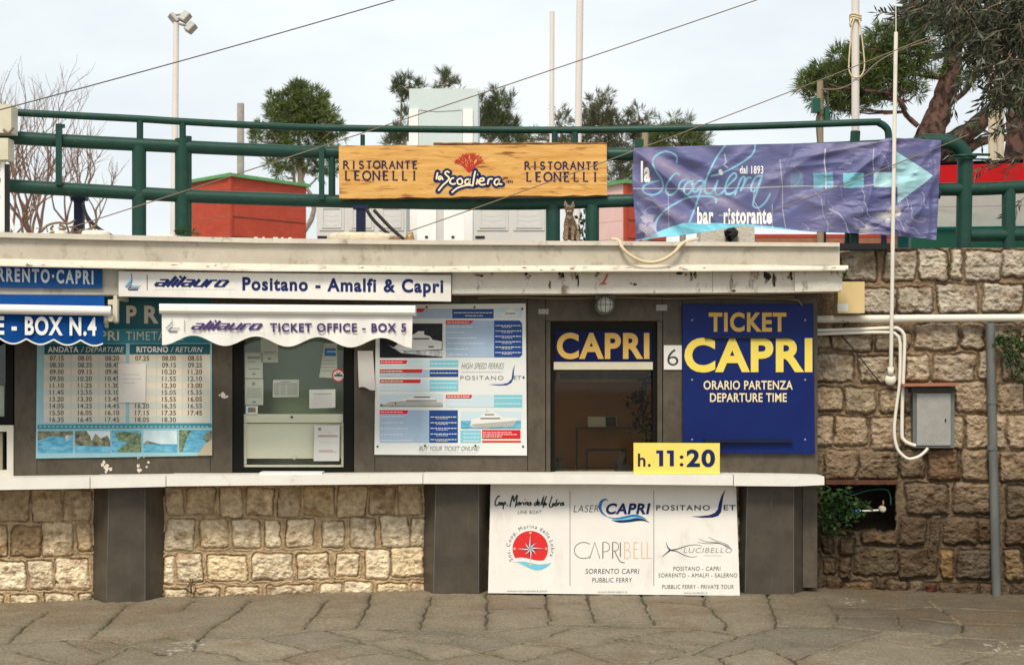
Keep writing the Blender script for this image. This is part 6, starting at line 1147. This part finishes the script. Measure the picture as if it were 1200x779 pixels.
# ================================================================== FIXTURES ON THE STONE WALL
W = lambda x, y, o=.07: P(x, y, DW(x)-o)
mb = MB(); mb.tube([W(956, 374, .10), W(1080, 373, .09), W(1500, 371, .09)], .032, 'pvc', 14); mb.build('pvc_pipe', smooth=True, auto=50, label='thick white horizontal pipe running along the stone wall', cat='pipe')
def pipe(L, r, m, label, o=.085, name='conduit', cat='conduit'): mb = MB(); mb.tube([Vector(tuple(q)) for q in bez([tuple(W(x, y, o)) for x, y in L], 6)], r, m, 10); return mb.build(name, smooth=True, auto=60, label=label, cat=cat)
pipe([(950, 387.5), (1000, 386), (1045, 384.2), (1053, 385.5), (1058, 390), (1060, 398), (1059, 430), (1057.5, 470), (1057, 508), (1059, 515), (1064, 519), (1073, 522)], .0155, 'pvc', 'upper white conduit that bends down to the grey meter box', .10)
pipe([(950, 392), (1000, 390), (1042, 389.6), (1050, 392), (1054, 398), (1055, 412), (1054, 450), (1050, 480), (1048, 505), (1051, 524), (1058, 533.5), (1066, 537.5), (1076, 535), (1083, 530), (1087.5, 525)], .0135, 'pvc', 'lower white conduit that loops beneath the grey meter box', .125)
t = thing('vertical_conduit', 'thin white vertical conduit crossing the banner down to a round white fitting on the wall', 'conduit', W(1043, 452, .1)); mb = MB(); mb.tube([P(1050, 38, 12.38), P(1047.5, 200, 12.36), P(1044, 432, DW(1044)-.12)], .0165, 'pvc', 10); mb.tube([P(1049.6, -40, 12.38), P(1050, 40, 12.38)], .004, 'pvc', 6); mb.build('tube', t, smooth=True, auto=60)
mb = MB(); mb.ball(W(1043.5, 445, .10), .050, 'pvc', 14, (1, .7, .95)); mb.tube([W(1043.8, 430, .11), W(1043.5, 440, .11)], .026, 'pvc', 12); mb.build('round_fitting', t, smooth=True)
pipe([(976, 382), (1000, 409), (1018, 432), (1033, 450)], .0055, 'rubber', 'thin black wire slanting down the stone wall', .075, 'wire', 'wire')
t = thing('junction_box', 'beige rectangular junction box at the right end of the roof fascia', 'box', P(994, 367, 12.4)); mb = MB(); mb.box(P(995, 349, 12.42), (31/F*12.42, .16, 36.5/F*12.42), 'beige_box'); mb.build('case', t); mb = MB(); p = Pl(980, 12.337, 1010, 12.337); mb.rect(p, 981.5, 356, 994, 365, .0, 'paper'); mb.build('label_plate', t)
t = thing('meter_box', 'grey metal meter cabinet with a terracotta tile on top, set on the stone wall', 'cabinet', W(1094, 524)); wp = Pl(1060, DW(1060), 1125, DW(1125)); mb = MB(); mb.panel(wp, 1070, 459.5, 1118.5, 524.5, .10, .16, 'galv'); mb.build('case', t)
mb = MB(); mb.panel(wp, 1074.5, 461, 1114, 521.5, .112, .011, 'meter_metal'); mb.disc(wp, 1108, 492, 1.3, .1135, 'rubber', 8); mb.rect(wp, 1107.4, 492, 1108.6, 495, .1135, 'rubber'); d_ = mb.build('door', t)
mb = MB(); mb.quad4(wp, [(1058, 452.8), (1123.5, 452), (1123.5, 448.4), (1058, 449.6)], .19, .24, 'terracotta'); mb.panel(wp, 1068, 453, 1119, 459.3, .13, .18, 'dark_metal'); mb.build('tile', t)
t = thing('downpipe', 'grey green vertical downpipe on the stone wall near the right edge', 'pipe', W(1168, 706)); mb = MB(); mb.tube([W(1160.5, 378.5, .09), W(1162.5, 480, .09), W(1168, 708, .09)], .037, 'galv', 14); mb.build('pipe', t, smooth=True, auto=50)
for x, y in ((1162.3, 470), (1163, 524)): mb = MB(); mb.tube([W(x, y-3, .09), W(x, y+3, .09)], .043, 'galv', 14); mb.build('collar', t, smooth=True, auto=50)
t = thing('water_meter', 'small brass water meter and pipe in the dark niche of the stone wall', 'meter', W(1030, 604)); mb = MB(); mb.tube([W(1002, 599, -.02), W(1030, 597.5, -.02)], .008, 'pole_white', 8); mb.tube([W(1002, 600, -.02), W(1008, 599, -.02)], .020, 'logo_blue', 8); mb.build('pipe', t)
mb = MB(); mb.lathe(W(1035, 596.5, .03), [(0, .0), (.021, 0), (.027, -.006), (.029, -.05)], 'unit_beige', 16, Matrix.Rotation(math.radians(90), 3, 'X')); mb.lathe(W(1035, 596.5, .034), [(0, .0), (.016, 0)], 'paper_dim', 12, Matrix.Rotation(math.radians(90), 3, 'X')); mb.tube([W(1035, 591, .0), W(1035, 586, .0)], .008, 'brass', 6); mb.build('dial', t)
mb = MB(); mb.tube([Vector(tuple(q)) for q in bez([tuple(W(x, y, -.03)) for x, y in ((1044, 592), (1043, 580), (1037, 573), (1015, 575), (998, 580), (996, 572))], 5)], .006, 'boat_green', 6); mb.build('hose', t, smooth=True)
mb = MB(); mb.panel(Pl(960, DW(960), 1052, DW(1052)), 961, 562.5, 1052, 567.5, .05, .2, 'rust'); mb.build('niche_lintel', label='rusty brown lintel bar over the dark niche in the stone wall', cat='lintel')

# ---- things inside the open window
d6 = D(700)+.7; ip = Pl(640, d6, 776, d6)
t = thing('wall_unit', 'beige air conditioning unit high on the back wall of the serving room', 'air conditioner', Pl(640, D(700)+1.1, 776, D(700)+1.1).at(707, 447)); bp_ = Pl(640, D(700)+1.0, 776, D(700)+1.0); mb = MB(); mb.panel(bp_, 653, 433, 764, 447.5, 0, .12, 'unit_beige'); mb.build('case', t); mb = MB(); mb.quad4(bp_, [(657, 444.5), (759, 444.5), (761, 437), (655, 437)], .012, .01, 'galv'); mb.build('outlet', t)
t = thing('shelf_frame', 'dark metal shelf frames standing inside the open serving window', 'shelf', ip.at(720, 555)); mb = MB()
for x0, y0, x1 in ((675, 500.5, 758), (687, 526, 734)): mb.panel(ip, x0, y0, x1, y0+2, 0, .03, 'post_black'); mb.panel(ip, x0, y0+2, x0+2, 560, 0, .03, 'post_black'); mb.panel(ip, x1-2, y0+2, x1, 560, 0, .03, 'post_black')
mb.build('frame', t); mb = MB(); mb.panel(ip, 689, 488, 723, 500, -.06, .1, 'unit_beige'); mb.panel(ip, 710, 488.5, 722, 499.5, -.04, .05, 'room_dark'); mb.build('box', t)
t = thing('telephone', 'black desk telephone on the counter just left of the yellow time sign', 'telephone', signpl(700, 760, -.30).at(728, 553)); c = signpl(700, 760, -.30).at(730, 549); mb = MB(); mb.box(c, (.12, .12, .07), 'rubber', .2); mb.build('base', t); mb = MB(); mb.box(c+Vector((-.02, 0, .07)), (.05, .05, .14), 'rubber', R=Matrix.Rotation(.25, 3, 'Y')); mb.build('handset', t)
mb = MB(); c = signpl(640, 700, -.25).at(655, 547); mb.box(c, (.05, .06, .10), 'rubber'); mb.ball(c+Vector((0, 0, .055)), .028, 'rubber', 8); mb.build('bottle', label='small black bottle in the lower left corner of the open window', cat='bottle')

# leaves standing in for the window's plant reflection are made with the other plants
# ================================================================== PLANTS
def leafmesh(name, C_, Dr, L, Wd, mi, mats, parent=None, droop=None, **kw):
    C_ = np.asarray(C_); Dr = np.asarray(Dr); Dr = Dr/np.linalg.norm(Dr, axis=1, keepdims=True); n = len(C_); L = np.broadcast_to(L, (n,))[:, None]; Wd = np.broadcast_to(Wd, (n,))[:, None]
    rs = np.random.RandomState(n % 1000); q = rs.normal(size=(n, 3)); S_ = np.cross(Dr, q); S_ /= np.linalg.norm(S_, axis=1, keepdims=True)+1e-9
    v = np.stack([C_, C_+Dr*L*.5+S_*Wd*.5, C_+Dr*L, C_+Dr*L*.5-S_*Wd*.5], 1).reshape(-1, 3); o0 = wloc(parent) if parent is not None else Vector((0, 0, 0))
    me = bpy.data.meshes.new(name); me.from_pydata((v-np.array(o0)).tolist(), [], np.arange(4*n).reshape(n, 4).tolist())
    for m in mats: me.materials.append(MATS[m])
    me.polygons.foreach_set('material_index', np.asarray(mi, dtype=int)); me.update(); return link(name, me, parent, o0, **kw)
def crown(t, clumps, d, mats, seed, tuft=5, needles=12, dens=1.0, nl=(.10, .2), nw=.014, up=.5, zsq=.85, gap=0, name='crown'):
    rs = np.random.RandomState(seed); C_ = []; Dd = []; mi = []
    for (px, py, r) in clumps:
        c = np.array(P(px, py, d)); R = r/F*d; nT = max(6, int(dens*r*r/tuft))
        u = rs.normal(size=(nT, 3)); u /= np.linalg.norm(u, axis=1, keepdims=True); rad = R*rs.uniform(.25, 1.08, (nT, 1))**.6; p = c+u*rad*np.array([1, 1.1, zsq])
        s_ = F/d/9.; keep = fbm(p[:, 0]*s_+p[:, 1]*s_*.7, p[:, 2]*s_-p[:, 1]*s_*.5, 2, seed) > gap
        for k in np.where(keep)[0]:
            dr = u[k]+np.array([0, 0, up])+rs.normal(size=3)*.3; nd = dr+rs.normal(size=(needles, 3))*.75; C_.append(np.repeat(p[k:k+1], needles, 0)+nd*.015); Dd.append(nd); mi += [(0 if rs.rand() < .62 else 1)]*needles
    C_ = np.concatenate(C_); return leafmesh(name, C_, np.concatenate(Dd), rs.uniform(*nl, len(C_)), nw, mi, mats, t)
def limb(L, d, mb, m, ws, n=9):
    c = bez([tuple(P(x, y, d+dz)) for x, y, dz in L], 5); k = np.linspace(0, 1, len(c)); wv = np.interp(k, np.linspace(0, 1, len(ws)), ws); mb.tube([Vector(tuple(q))+Vector((random.uniform(-1, 1), random.uniform(-1, 1), 0))*float(a)*.06/F*d for q, a in zip(c, wv)], 0, m, n, taper=[float(a)/2/F*d*random.uniform(.93, 1.07) for a in wv])
def tree(name, label, base, d, limbs, m, clumps, mats, seed, group=None, **kw):
    t = thing(name, label, 'tree', onto(base, d), group); mb = MB(); y0 = HY-(DZ-CZ)/d*F
    for L, ws in limbs: limb(L, d, mb, m, ws)
    q = random.Random(seed); tp = [p for L, w_ in limbs for p in bz2(L, 4)]
    for (px, py, r) in clumps:
        c = [p for p in tp if p[1] > py+r*.2] or tp; b = min(c, key=lambda p: math.hypot(p[0]-px, (p[1]-py)*.8)); mb.tube([P(b[0], b[1], d+b[2]), P((b[0]+px)/2+q.uniform(-3, 3), (b[1]+py)/2+q.uniform(0, 4), d+b[2]*.5+q.uniform(-.3, .3)), P(px, py, d+q.uniform(-.2, .2))], 0, m, 5, taper=[1.6/F*d, 1.1/F*d, .5/F*d])
    mb.build('trunk', t, smooth=True); crown(t, clumps, d, mats, seed, **kw); return t
tree('pine_tree', 'rounded pine with a forked pale trunk behind the red hut', 352, 33, [([(352, 390, 0), (352, 280, 0), (352, 205, 0), (350, 160, 0)], [10, 9, 7, 4]), ([(354, 275, 0), (366, 255, 0), (367, 235, 0), (356, 215, 0), (345, 190, 0)], [6, 6, 5, 4, 3]), ([(353, 258, 0), (344, 247, 0), (338, 235, 0)], [3, 3, 2]), ([(345, 230, 0), (343, 190, 0), (330, 160, 0)], [4, 3, 2]), ([(352, 215, 0), (362, 190, 0), (375, 165, 0)], [4, 3, 2])], 'bark_grey',
     [(340, 122, 18), (362, 120, 20), (350, 108, 12), (332, 138, 22), (374, 140, 22), (352, 138, 26), (391, 152, 11), (312, 152, 14), (301, 164, 8), (352, 165, 24), (325, 164, 15), (386, 172, 13), (397, 163, 7), (338, 190, 13), (365, 192, 11), (318, 192, 8), (333, 205, 7), (388, 195, 8), (376, 205, 6), (374, 118, 9), (322, 118, 8)], ['needle', 'needle_dark'], 1, tuft=2.6, needles=12, nl=(.10, .22), nw=.022, gap=.37)
tree('pine_tree', 'wispy pine half hidden behind the pale kiosk', 520, 36, [([(520, 380, 0), (520, 200, 0), (516, 100, 0)], [9, 7, 2]), ([(520, 200, 0), (580, 160, 0), (584, 110, 0)], [5, 4, 1]), ([(520, 220, 0), (475, 170, 0), (470, 100, 0)], [5, 4, 1]), ([(475, 160, 0), (482, 120, 0), (480, 92, 0)], [3, 2, 1])], 'bark_grey',
     [(470, 100, 6), (468, 108, 6), (474, 115, 7), (479, 95, 5), (483, 102, 6), (482, 112, 6), (463, 158, 9), (459, 166, 8), (474, 135, 5), (521, 88, 4), (521, 96, 5), (521, 103, 5), (509, 98, 4), (511, 105, 5), (529, 98, 3), (541, 100, 3), (546, 101, 3), (494, 101, 4), (475, 165, 7), (582, 108, 3), (583, 116, 6), (576, 112, 4), (598, 118, 5), (599, 128, 6), (582, 128, 9), (572, 135, 9), (586, 142, 12), (572, 152, 12), (596, 150, 10), (566, 145, 8), (580, 160, 16), (600, 165, 10), (565, 120, 4)], ['needle_far', 'needle_dark'], 2, tuft=1.7, needles=11, nl=(.12, .30), nw=.020, up=1.5, gap=.41)
tree('bushy_tree', 'broad olive green bushy tree behind the two flagpoles', 705, 38, [([(705, 380, 0), (705, 250, 0), (702, 130, 0)], [10, 8, 2]), ([(705, 240, 0), (745, 180, 0), (748, 130, 0)], [6, 4, 1]), ([(705, 240, 0), (665, 190, 0), (655, 140, 0)], [6, 4, 1])], 'bark_grey',
     [(655, 128, 6), (658, 142, 9), (650, 155, 10), (625, 160, 7), (700, 118, 9), (692, 125, 7), (710, 112, 6), (705, 132, 14), (690, 142, 12), (718, 145, 14), (700, 155, 20), (680, 160, 14), (735, 140, 8), (748, 132, 8), (741, 148, 12), (762, 135, 5), (760, 148, 8), (755, 160, 14), (730, 165, 18), (720, 185, 18), (742, 195, 18), (728, 215, 18), (735, 235, 14), (690, 185, 18), (715, 250, 12), (640, 165, 9), (612, 165, 6), (604, 160, 6), (665, 175, 14), (620, 172, 9)], ['needle_olive', 'needle_far'], 3, tuft=2.8, needles=10, nl=(.10, .26), nw=.024, up=.8, gap=.40)
tree('pine_tree', 'low feathery green pine just above the left half of the banner', 800, 34, [([(800, 380, 0), (800, 250, 0), (795, 150, 0)], [9, 7, 2]), ([(800, 220, 0), (820, 175, 0)], [4, 2])], 'bark_grey',
     [(771, 146, 4), (789, 139, 4), (793, 150, 5), (785, 155, 6), (804, 143, 4), (806, 153, 5), (775, 160, 9), (792, 165, 11), (810, 165, 11), (822, 166, 7), (765, 168, 9), (800, 180, 16), (775, 182, 14), (822, 180, 9)], ['needle', 'needle_far'], 4, tuft=2.0, needles=11, nl=(.12, .28), nw=.021, up=1.0, gap=.34)
tree('pine_tree', 'large leaning umbrella pine with thick reddish trunk at the right', 1075, 21, [([(1060, 330, 0), (1068, 230, 0), (1078, 190, 0), (1086, 165, 0), (1100, 130, .1), (1112, 95, .1), (1118, 55, .2), (1127, 10, .2), (1136, -50, .3)], [42, 38, 36, 33, 29, 25, 21, 20, 18]),
     ([(1078, 195, .3), (1105, 172, .4), (1140, 150, .5), (1166, 125, .6), (1188, 98, .7), (1215, 60, .8)], [26, 25, 23, 20, 17, 14]), ([(1100, 200, .4), (1130, 178, .5), (1150, 166, .6), (1190, 160, .7)], [15, 14, 12, 8]), ([(1112, 122, .1), (1130, 108, .1), (1141, 92, .1), (1142, 74, .2), (1132, 66, .2)], [7, 6.5, 6, 5, 3]), ([(1076, 148, -.1), (1062, 135, -.1), (1056, 120, -.2), (1048, 112, -.2), (1030, 108, -.3), (1010, 106, -.3)], [6, 6, 5.5, 5, 4, 2]),
     ([(1110, 64, .1), (1085, 66, .0), (1060, 62, -.1), (1020, 58, -.2)], [7, 5, 4, 2]), ([(1108, 92, .1), (1085, 90, .0), (1062, 84, 0), (1030, 80, 0)], [5, 4, 3, 2]), ([(1040, 60, 0), (1060, 20, 0), (1080, 8, 0), (1120, 12, .1)], [3, 8, 11, 12])], 'bark_pine',
     [(945, 100, 10), (952, 92, 10), (958, 112, 14), (965, 80, 9), (975, 98, 18), (985, 72, 14), (995, 88, 20), (992, 112, 18), (1012, 62, 16), (1018, 82, 20), (1015, 105, 16), (1035, 45, 15), (1042, 70, 20), (1040, 95, 17), (1055, 48, 15), (1068, 30, 16), (1072, 62, 18), (1068, 92, 15), (1086, 42, 16), (1092, 75, 12), (1100, 20, 14), (1000, 126, 8), (978, 128, 8), (970, 128, 6), (1012, 128, 5), (1058, 112, 8), (1075, 108, 6), (1135, 95, 6), (1128, 100, 6), (1038, 116, 6), (1150, 40, 14), (1165, 70, 14), (1130, 35, 14)], ['needle', 'needle_dark'], 5, tuft=3.4, needles=14, nl=(.08, .19), nw=.015, up=.35, gap=.40)
t = thing('pine_tree', 'red barked tree trunk at the right edge of the photo behind the red boat', 'tree', onto(1192, 18.5)); mb = MB(); limb([(1194, 360, 0), (1192, 230, 0), (1191, 170, 0), (1196, 110, 0), (1210, 30, 0)], 18.5, mb, 'bark_pine', [32, 28, 26, 25, 22]); mb.build('trunk', t, smooth=True)
crown(t, [(1225, 20, 30), (1250, 60, 25), (1195, 10, 20)], 18.5, ['needle_dark', 'needle'], 9, tuft=5, needles=12, nl=(.1, .2), nw=.016)
# bare tree
t = thing('bare_tree', 'leafless reddish brown tree with many thin twigs at the left edge of the photo', 'tree', onto(80, 24)); mb = MB(); rb = random.Random(21)
def grow(p, dr, l, r, dep):
    L = [p]; dcur = dr.copy()
    for k in range(4): dcur = (dcur+Vector((rb.gauss(0, .13), rb.gauss(0, .13), rb.gauss(.05, .08)))).normalized(); L.append(L[-1]+dcur*l/4)
    mb.tube(L, r, 'twig', 5 if dep > 2 else 4, cap=False, taper=[r*(1-.12*k) for k in range(5)])
    if dep == 0: return
    for k in range(3 if dep in (2, 4) else 2):
        s = L[rb.choice((2, 3, 4)) if k else 4]; a = rb.uniform(0, 6.28); sp = rb.uniform(.25, .7); o = Vector((math.cos(a)*sp, math.sin(a)*sp*.7, .12)); grow(s, (dcur+o).normalized(), l*rb.uniform(.62, .85), r*.60, dep-1)
for px, ax, r, l in ((72, -.35, .070, .95), (84, .10, .070, 1.0), (94, .02, .06, .9), (52, -.45, .07, .95), (45, -.1, .06, 1.2), (20, .15, .06, 1.2), (2, .1, .05, 1.2)):
    b = onto(px, 24); b.z = DZ+.25; mb.tube([b-Vector((0, 0, .4)), b], r*1.1, 'twig', 6); grow(b, Vector((ax, rb.uniform(-.2, .2), 1)).normalized(), l, r*.72, 5)
mb.build('branches', t, smooth=True)
# olive in front, hanging in from the right
t = thing('olive_tree', 'dark olive tree with long narrow leaves hanging into the upper right corner', 'tree', Vector((P(1290, 290, 13.2).x, 13.2, DZ))); rs3 = np.random.RandomState(8); tw = MB(); Cn = []; Dn = []; mi = []; Ls = []
limb([(1290, 318, 0), (1285, 200, 0), (1270, 60, 0), (1262, -60, 0)], 13.2, tw, 'bark_grey', [34, 28, 22, 14]); limb([(1282, 150, 0), (1240, 80, 0), (1190, 40, 0), (1130, 20, 0)], 13.2, tw, 'bark_grey', [12, 9, 6, 3]); limb([(1270, 80, .2), (1220, 20, .1), (1160, -10, 0), (1080, -12, 0)], 13.2, tw, 'bark_grey', [12, 9, 6, 3]); limb([(1284, 200, -.1), (1240, 150, -.1), (1200, 120, -.1), (1170, 90, -.1)], 13.2, tw, 'bark_grey', [10, 7, 5, 3])
def sprig(px, py, dx, dy, n, dz):
    dd = 13.2+dz; p = np.array(P(px, py, dd)); v = np.array([dx, rs3.uniform(-.4, .4), -dy]); v = v/np.linalg.norm(v); L = [Vector(tuple(p))]; st = .032
    for k in range(n):
        v = v+rs3.normal(size=3)*.10+np.array([0, 0, -.035]); v /= np.linalg.norm(v); p = p+v*st; L.append(Vector(tuple(p)))
        for s in (0, 1):
            q = rs3.normal(size=3); q -= v*(q@v); q /= np.linalg.norm(q); Cn.append(p.copy()); Dn.append(v*.75+q*.75+np.array([0, 0, -.1])); mi.append(0 if rs3.rand() < .86 else 1); Ls.append(rs3.uniform(.075, .145))
    tw.tube(L, .003, 'twig', 4, cap=False, taper=list(np.linspace(.0045, .0015, len(L))))
for k in range(430):
    while True:
        px, py = rs3.uniform(1070, 1235), rs3.uniform(-25, 150); lim = np.interp(px, [1060, 1090, 1125, 1150, 1175, 1235], [5, 18, 30, 75, 112, 125])
        if py < lim: break
    sprig(px, py, rs3.uniform(-.9, .4), rs3.uniform(-.1, 1.0), rs3.randint(5, 11), rs3.uniform(-.45, .6))
for px, py, dx, dy, n in ((1085, 12, -1, .3, 12), (1075, 5, -1, .6, 14), (1062, 18, -.8, -.1, 9), (1100, 22, -1, .6, 12), (1125, 50, -.8, .6, 10), (1160, 118, -.5, .8, 9), (1185, 140, -.8, .5, 10), (1200, 150, -1, .35, 12), (1150, 138, -.6, .4, 8), (1185, 185, -1, .15, 12), (1205, 182, -1, .3, 10), (1140, 85, -.4, 1, 9), (1120, 118, -.2, .6, 4), (1200, 232, -.6, .5, 7), (1205, 176, -.6, .6, 8)): sprig(px, py, dx, dy, n, -.2)
tw.build('trunk', t, smooth=True); leafmesh('crown', np.array(Cn), np.array(Dn), np.array(Ls), .021, mi, ['olive_leaf', 'olive_back'], t)
# weeds and climbers on the walls
def weed(name, label, cat, pts, d_, n, L_, W_, mats, seed, stems=True, sp=.04, up=.5):
    rs = np.random.RandomState(seed); base = Vector(tuple(P(pts[0][0], pts[0][1]+2, d_(pts[0][0])))); t = thing(name, label, cat, base); C_ = []; Dd = []; mi = []; mb = MB()
    for (px, py, r) in pts:
        for k in range(max(2, int(n*r*r/60))):
            a = P(px+rs.normal()*r*.5, py+rs.normal()*r*.5, d_(px)-abs(rs.normal())*sp); C_.append(np.array(a)); Dd.append(np.array([rs.normal()*.7, -abs(rs.normal())*.8, rs.normal()*.5+up*.3])); mi.append(0 if rs.rand() < .6 else 1)
        if stems: q = P(px, py, d_(px)-.02); mb.tube([base+Vector((0, .03, 0)), base.lerp(q, .5)+Vector((0, -.04, .02)), q], .004, 'weed_dark', 5)
    if stems: mb.build('stem', t)
    leafmesh('foliage', np.array(C_), np.array(Dd), rs.uniform(*L_, len(C_)), W_, mi, mats, t)
weed('wall_shrub', 'leafy green shrub growing from the niche beside the right dark pillar', 'plant', [(965, 590, 9), (958, 575, 8), (972, 600, 10), (985, 595, 9), (975, 580, 8), (992, 606, 8), (968, 615, 9), (983, 615, 8), (1000, 596, 7), (1006, 590, 6), (1016, 592, 5), (998, 604, 7), (1010, 602, 5), (990, 575, 6), (955, 608, 6), (978, 625, 6), (1012, 588, 3), (963, 568, 5), (990, 585, 6)], lambda x: DW(x)-.10, 26, (.035, .075), .026, ['weed', 'weed_dark'], 1, sp=.07)
weed('small_weed', 'small green weed low on the wall under the leafy shrub', 'plant', [(950, 641, 4), (954, 648, 3), (947, 646, 2)], lambda x: DW(x)-.06, 70, (.02, .04), .014, ['weed_dark', 'weed'], 2)
weed('small_weed', 'small green weed near the ground beside the right dark pillar', 'plant', [(953, 674, 4), (949, 676, 3)], lambda x: DW(x)-.06, 50, (.02, .04), .014, ['weed', 'weed_dark'], 3)
weed('wall_creeper', 'dark green creeper hanging over the stone wall at the right edge of the photo', 'plant', [(1170, 398, 6), (1180, 395, 8), (1192, 400, 10), (1178, 408, 8), (1190, 415, 10), (1182, 425, 8), (1196, 430, 10), (1187, 440, 6), (1204, 410, 12), (1210, 430, 12), (1198, 445, 5), (1168, 405, 4)], lambda x: DW(x)-.08, 26, (.03, .055), .022, ['weed_dark', 'weed'], 4, sp=.06)
weed('small_weed', 'tiny green weed in a joint of the topmost stone course', 'plant', [(1111, 311, 3), (1112, 316, 3)], lambda x: DW(x)-.05, 50, (.02, .04), .012, ['weed_dark', 'weed'], 5)
weed('small_weed', 'green weed in the corner above the beige junction box', 'plant', [(990, 322, 4), (993, 318, 4), (989, 327, 3)], lambda x: 12.4, 50, (.02, .05), .010, ['weed', 'weed_dark'], 6, up=2)
weed('small_weed', 'tiny weed under the white pipe left of the conduits', 'plant', [(989, 381, 3), (993, 380, 2)], lambda x: DW(x)-.08, 50, (.02, .035), .012, ['weed_dark', 'weed'], 7)
weed('small_weed', 'dusty weed sprouting at the foot of the stone base right of the left pillar', 'plant', [(224, 694, 3), (225, 686, 3), (226, 680, 2.5)], lambda x: D(x)-.0, 90, (.025, .05), .012, ['weed_dark', 'root'], 8, up=2)
weed('small_weed', 'tiny weed in the stone base left of the left pillar', 'plant', [(67, 682, 2.6)], lambda x: D(x)+.02, 90, (.02, .03), .012, ['weed', 'weed_dark'], 10)
weed('roof_plant', 'low tuft of green succulent on the coping at the foot of the twin post', 'plant', [(207, 273, 4), (213, 271, 5), (221, 271, 5), (228, 274, 4), (217, 275, 5), (233, 275, 2)], lambda x: D(x)-.18, 60, (.02, .05), .008, ['weed', 'weed_dark'], 9, up=1.5)
weed('terrace_shrub', 'small leafy shrub seen behind the cat between the green posts', 'plant', [(684, 262, 7), (688, 252, 6), (682, 274, 6), (690, 270, 5), (678, 284, 6)], lambda x: 15.0, 20, (.04, .09), .04, ['weed_dark', 'needle_olive'], 12)

weed('plant_reflection', 'dark leaves inside the serving window, standing in for plants reflected in its glass', 'plant', [(752, 470, 8), (757, 450, 7), (748, 460, 6), (740, 468, 5), (735, 474, 4), (756, 485, 7), (748, 492, 6), (742, 502, 6), (757, 505, 8), (760, 520, 8), (754, 535, 9), (762, 440, 5), (758, 548, 9)], lambda x: D(700)+.45, 26, (.04, .085), .032, ['plant_dark', 'plant_dark'], 14, sp=.05)  # leaf mesh added in place of a reflection in the pane
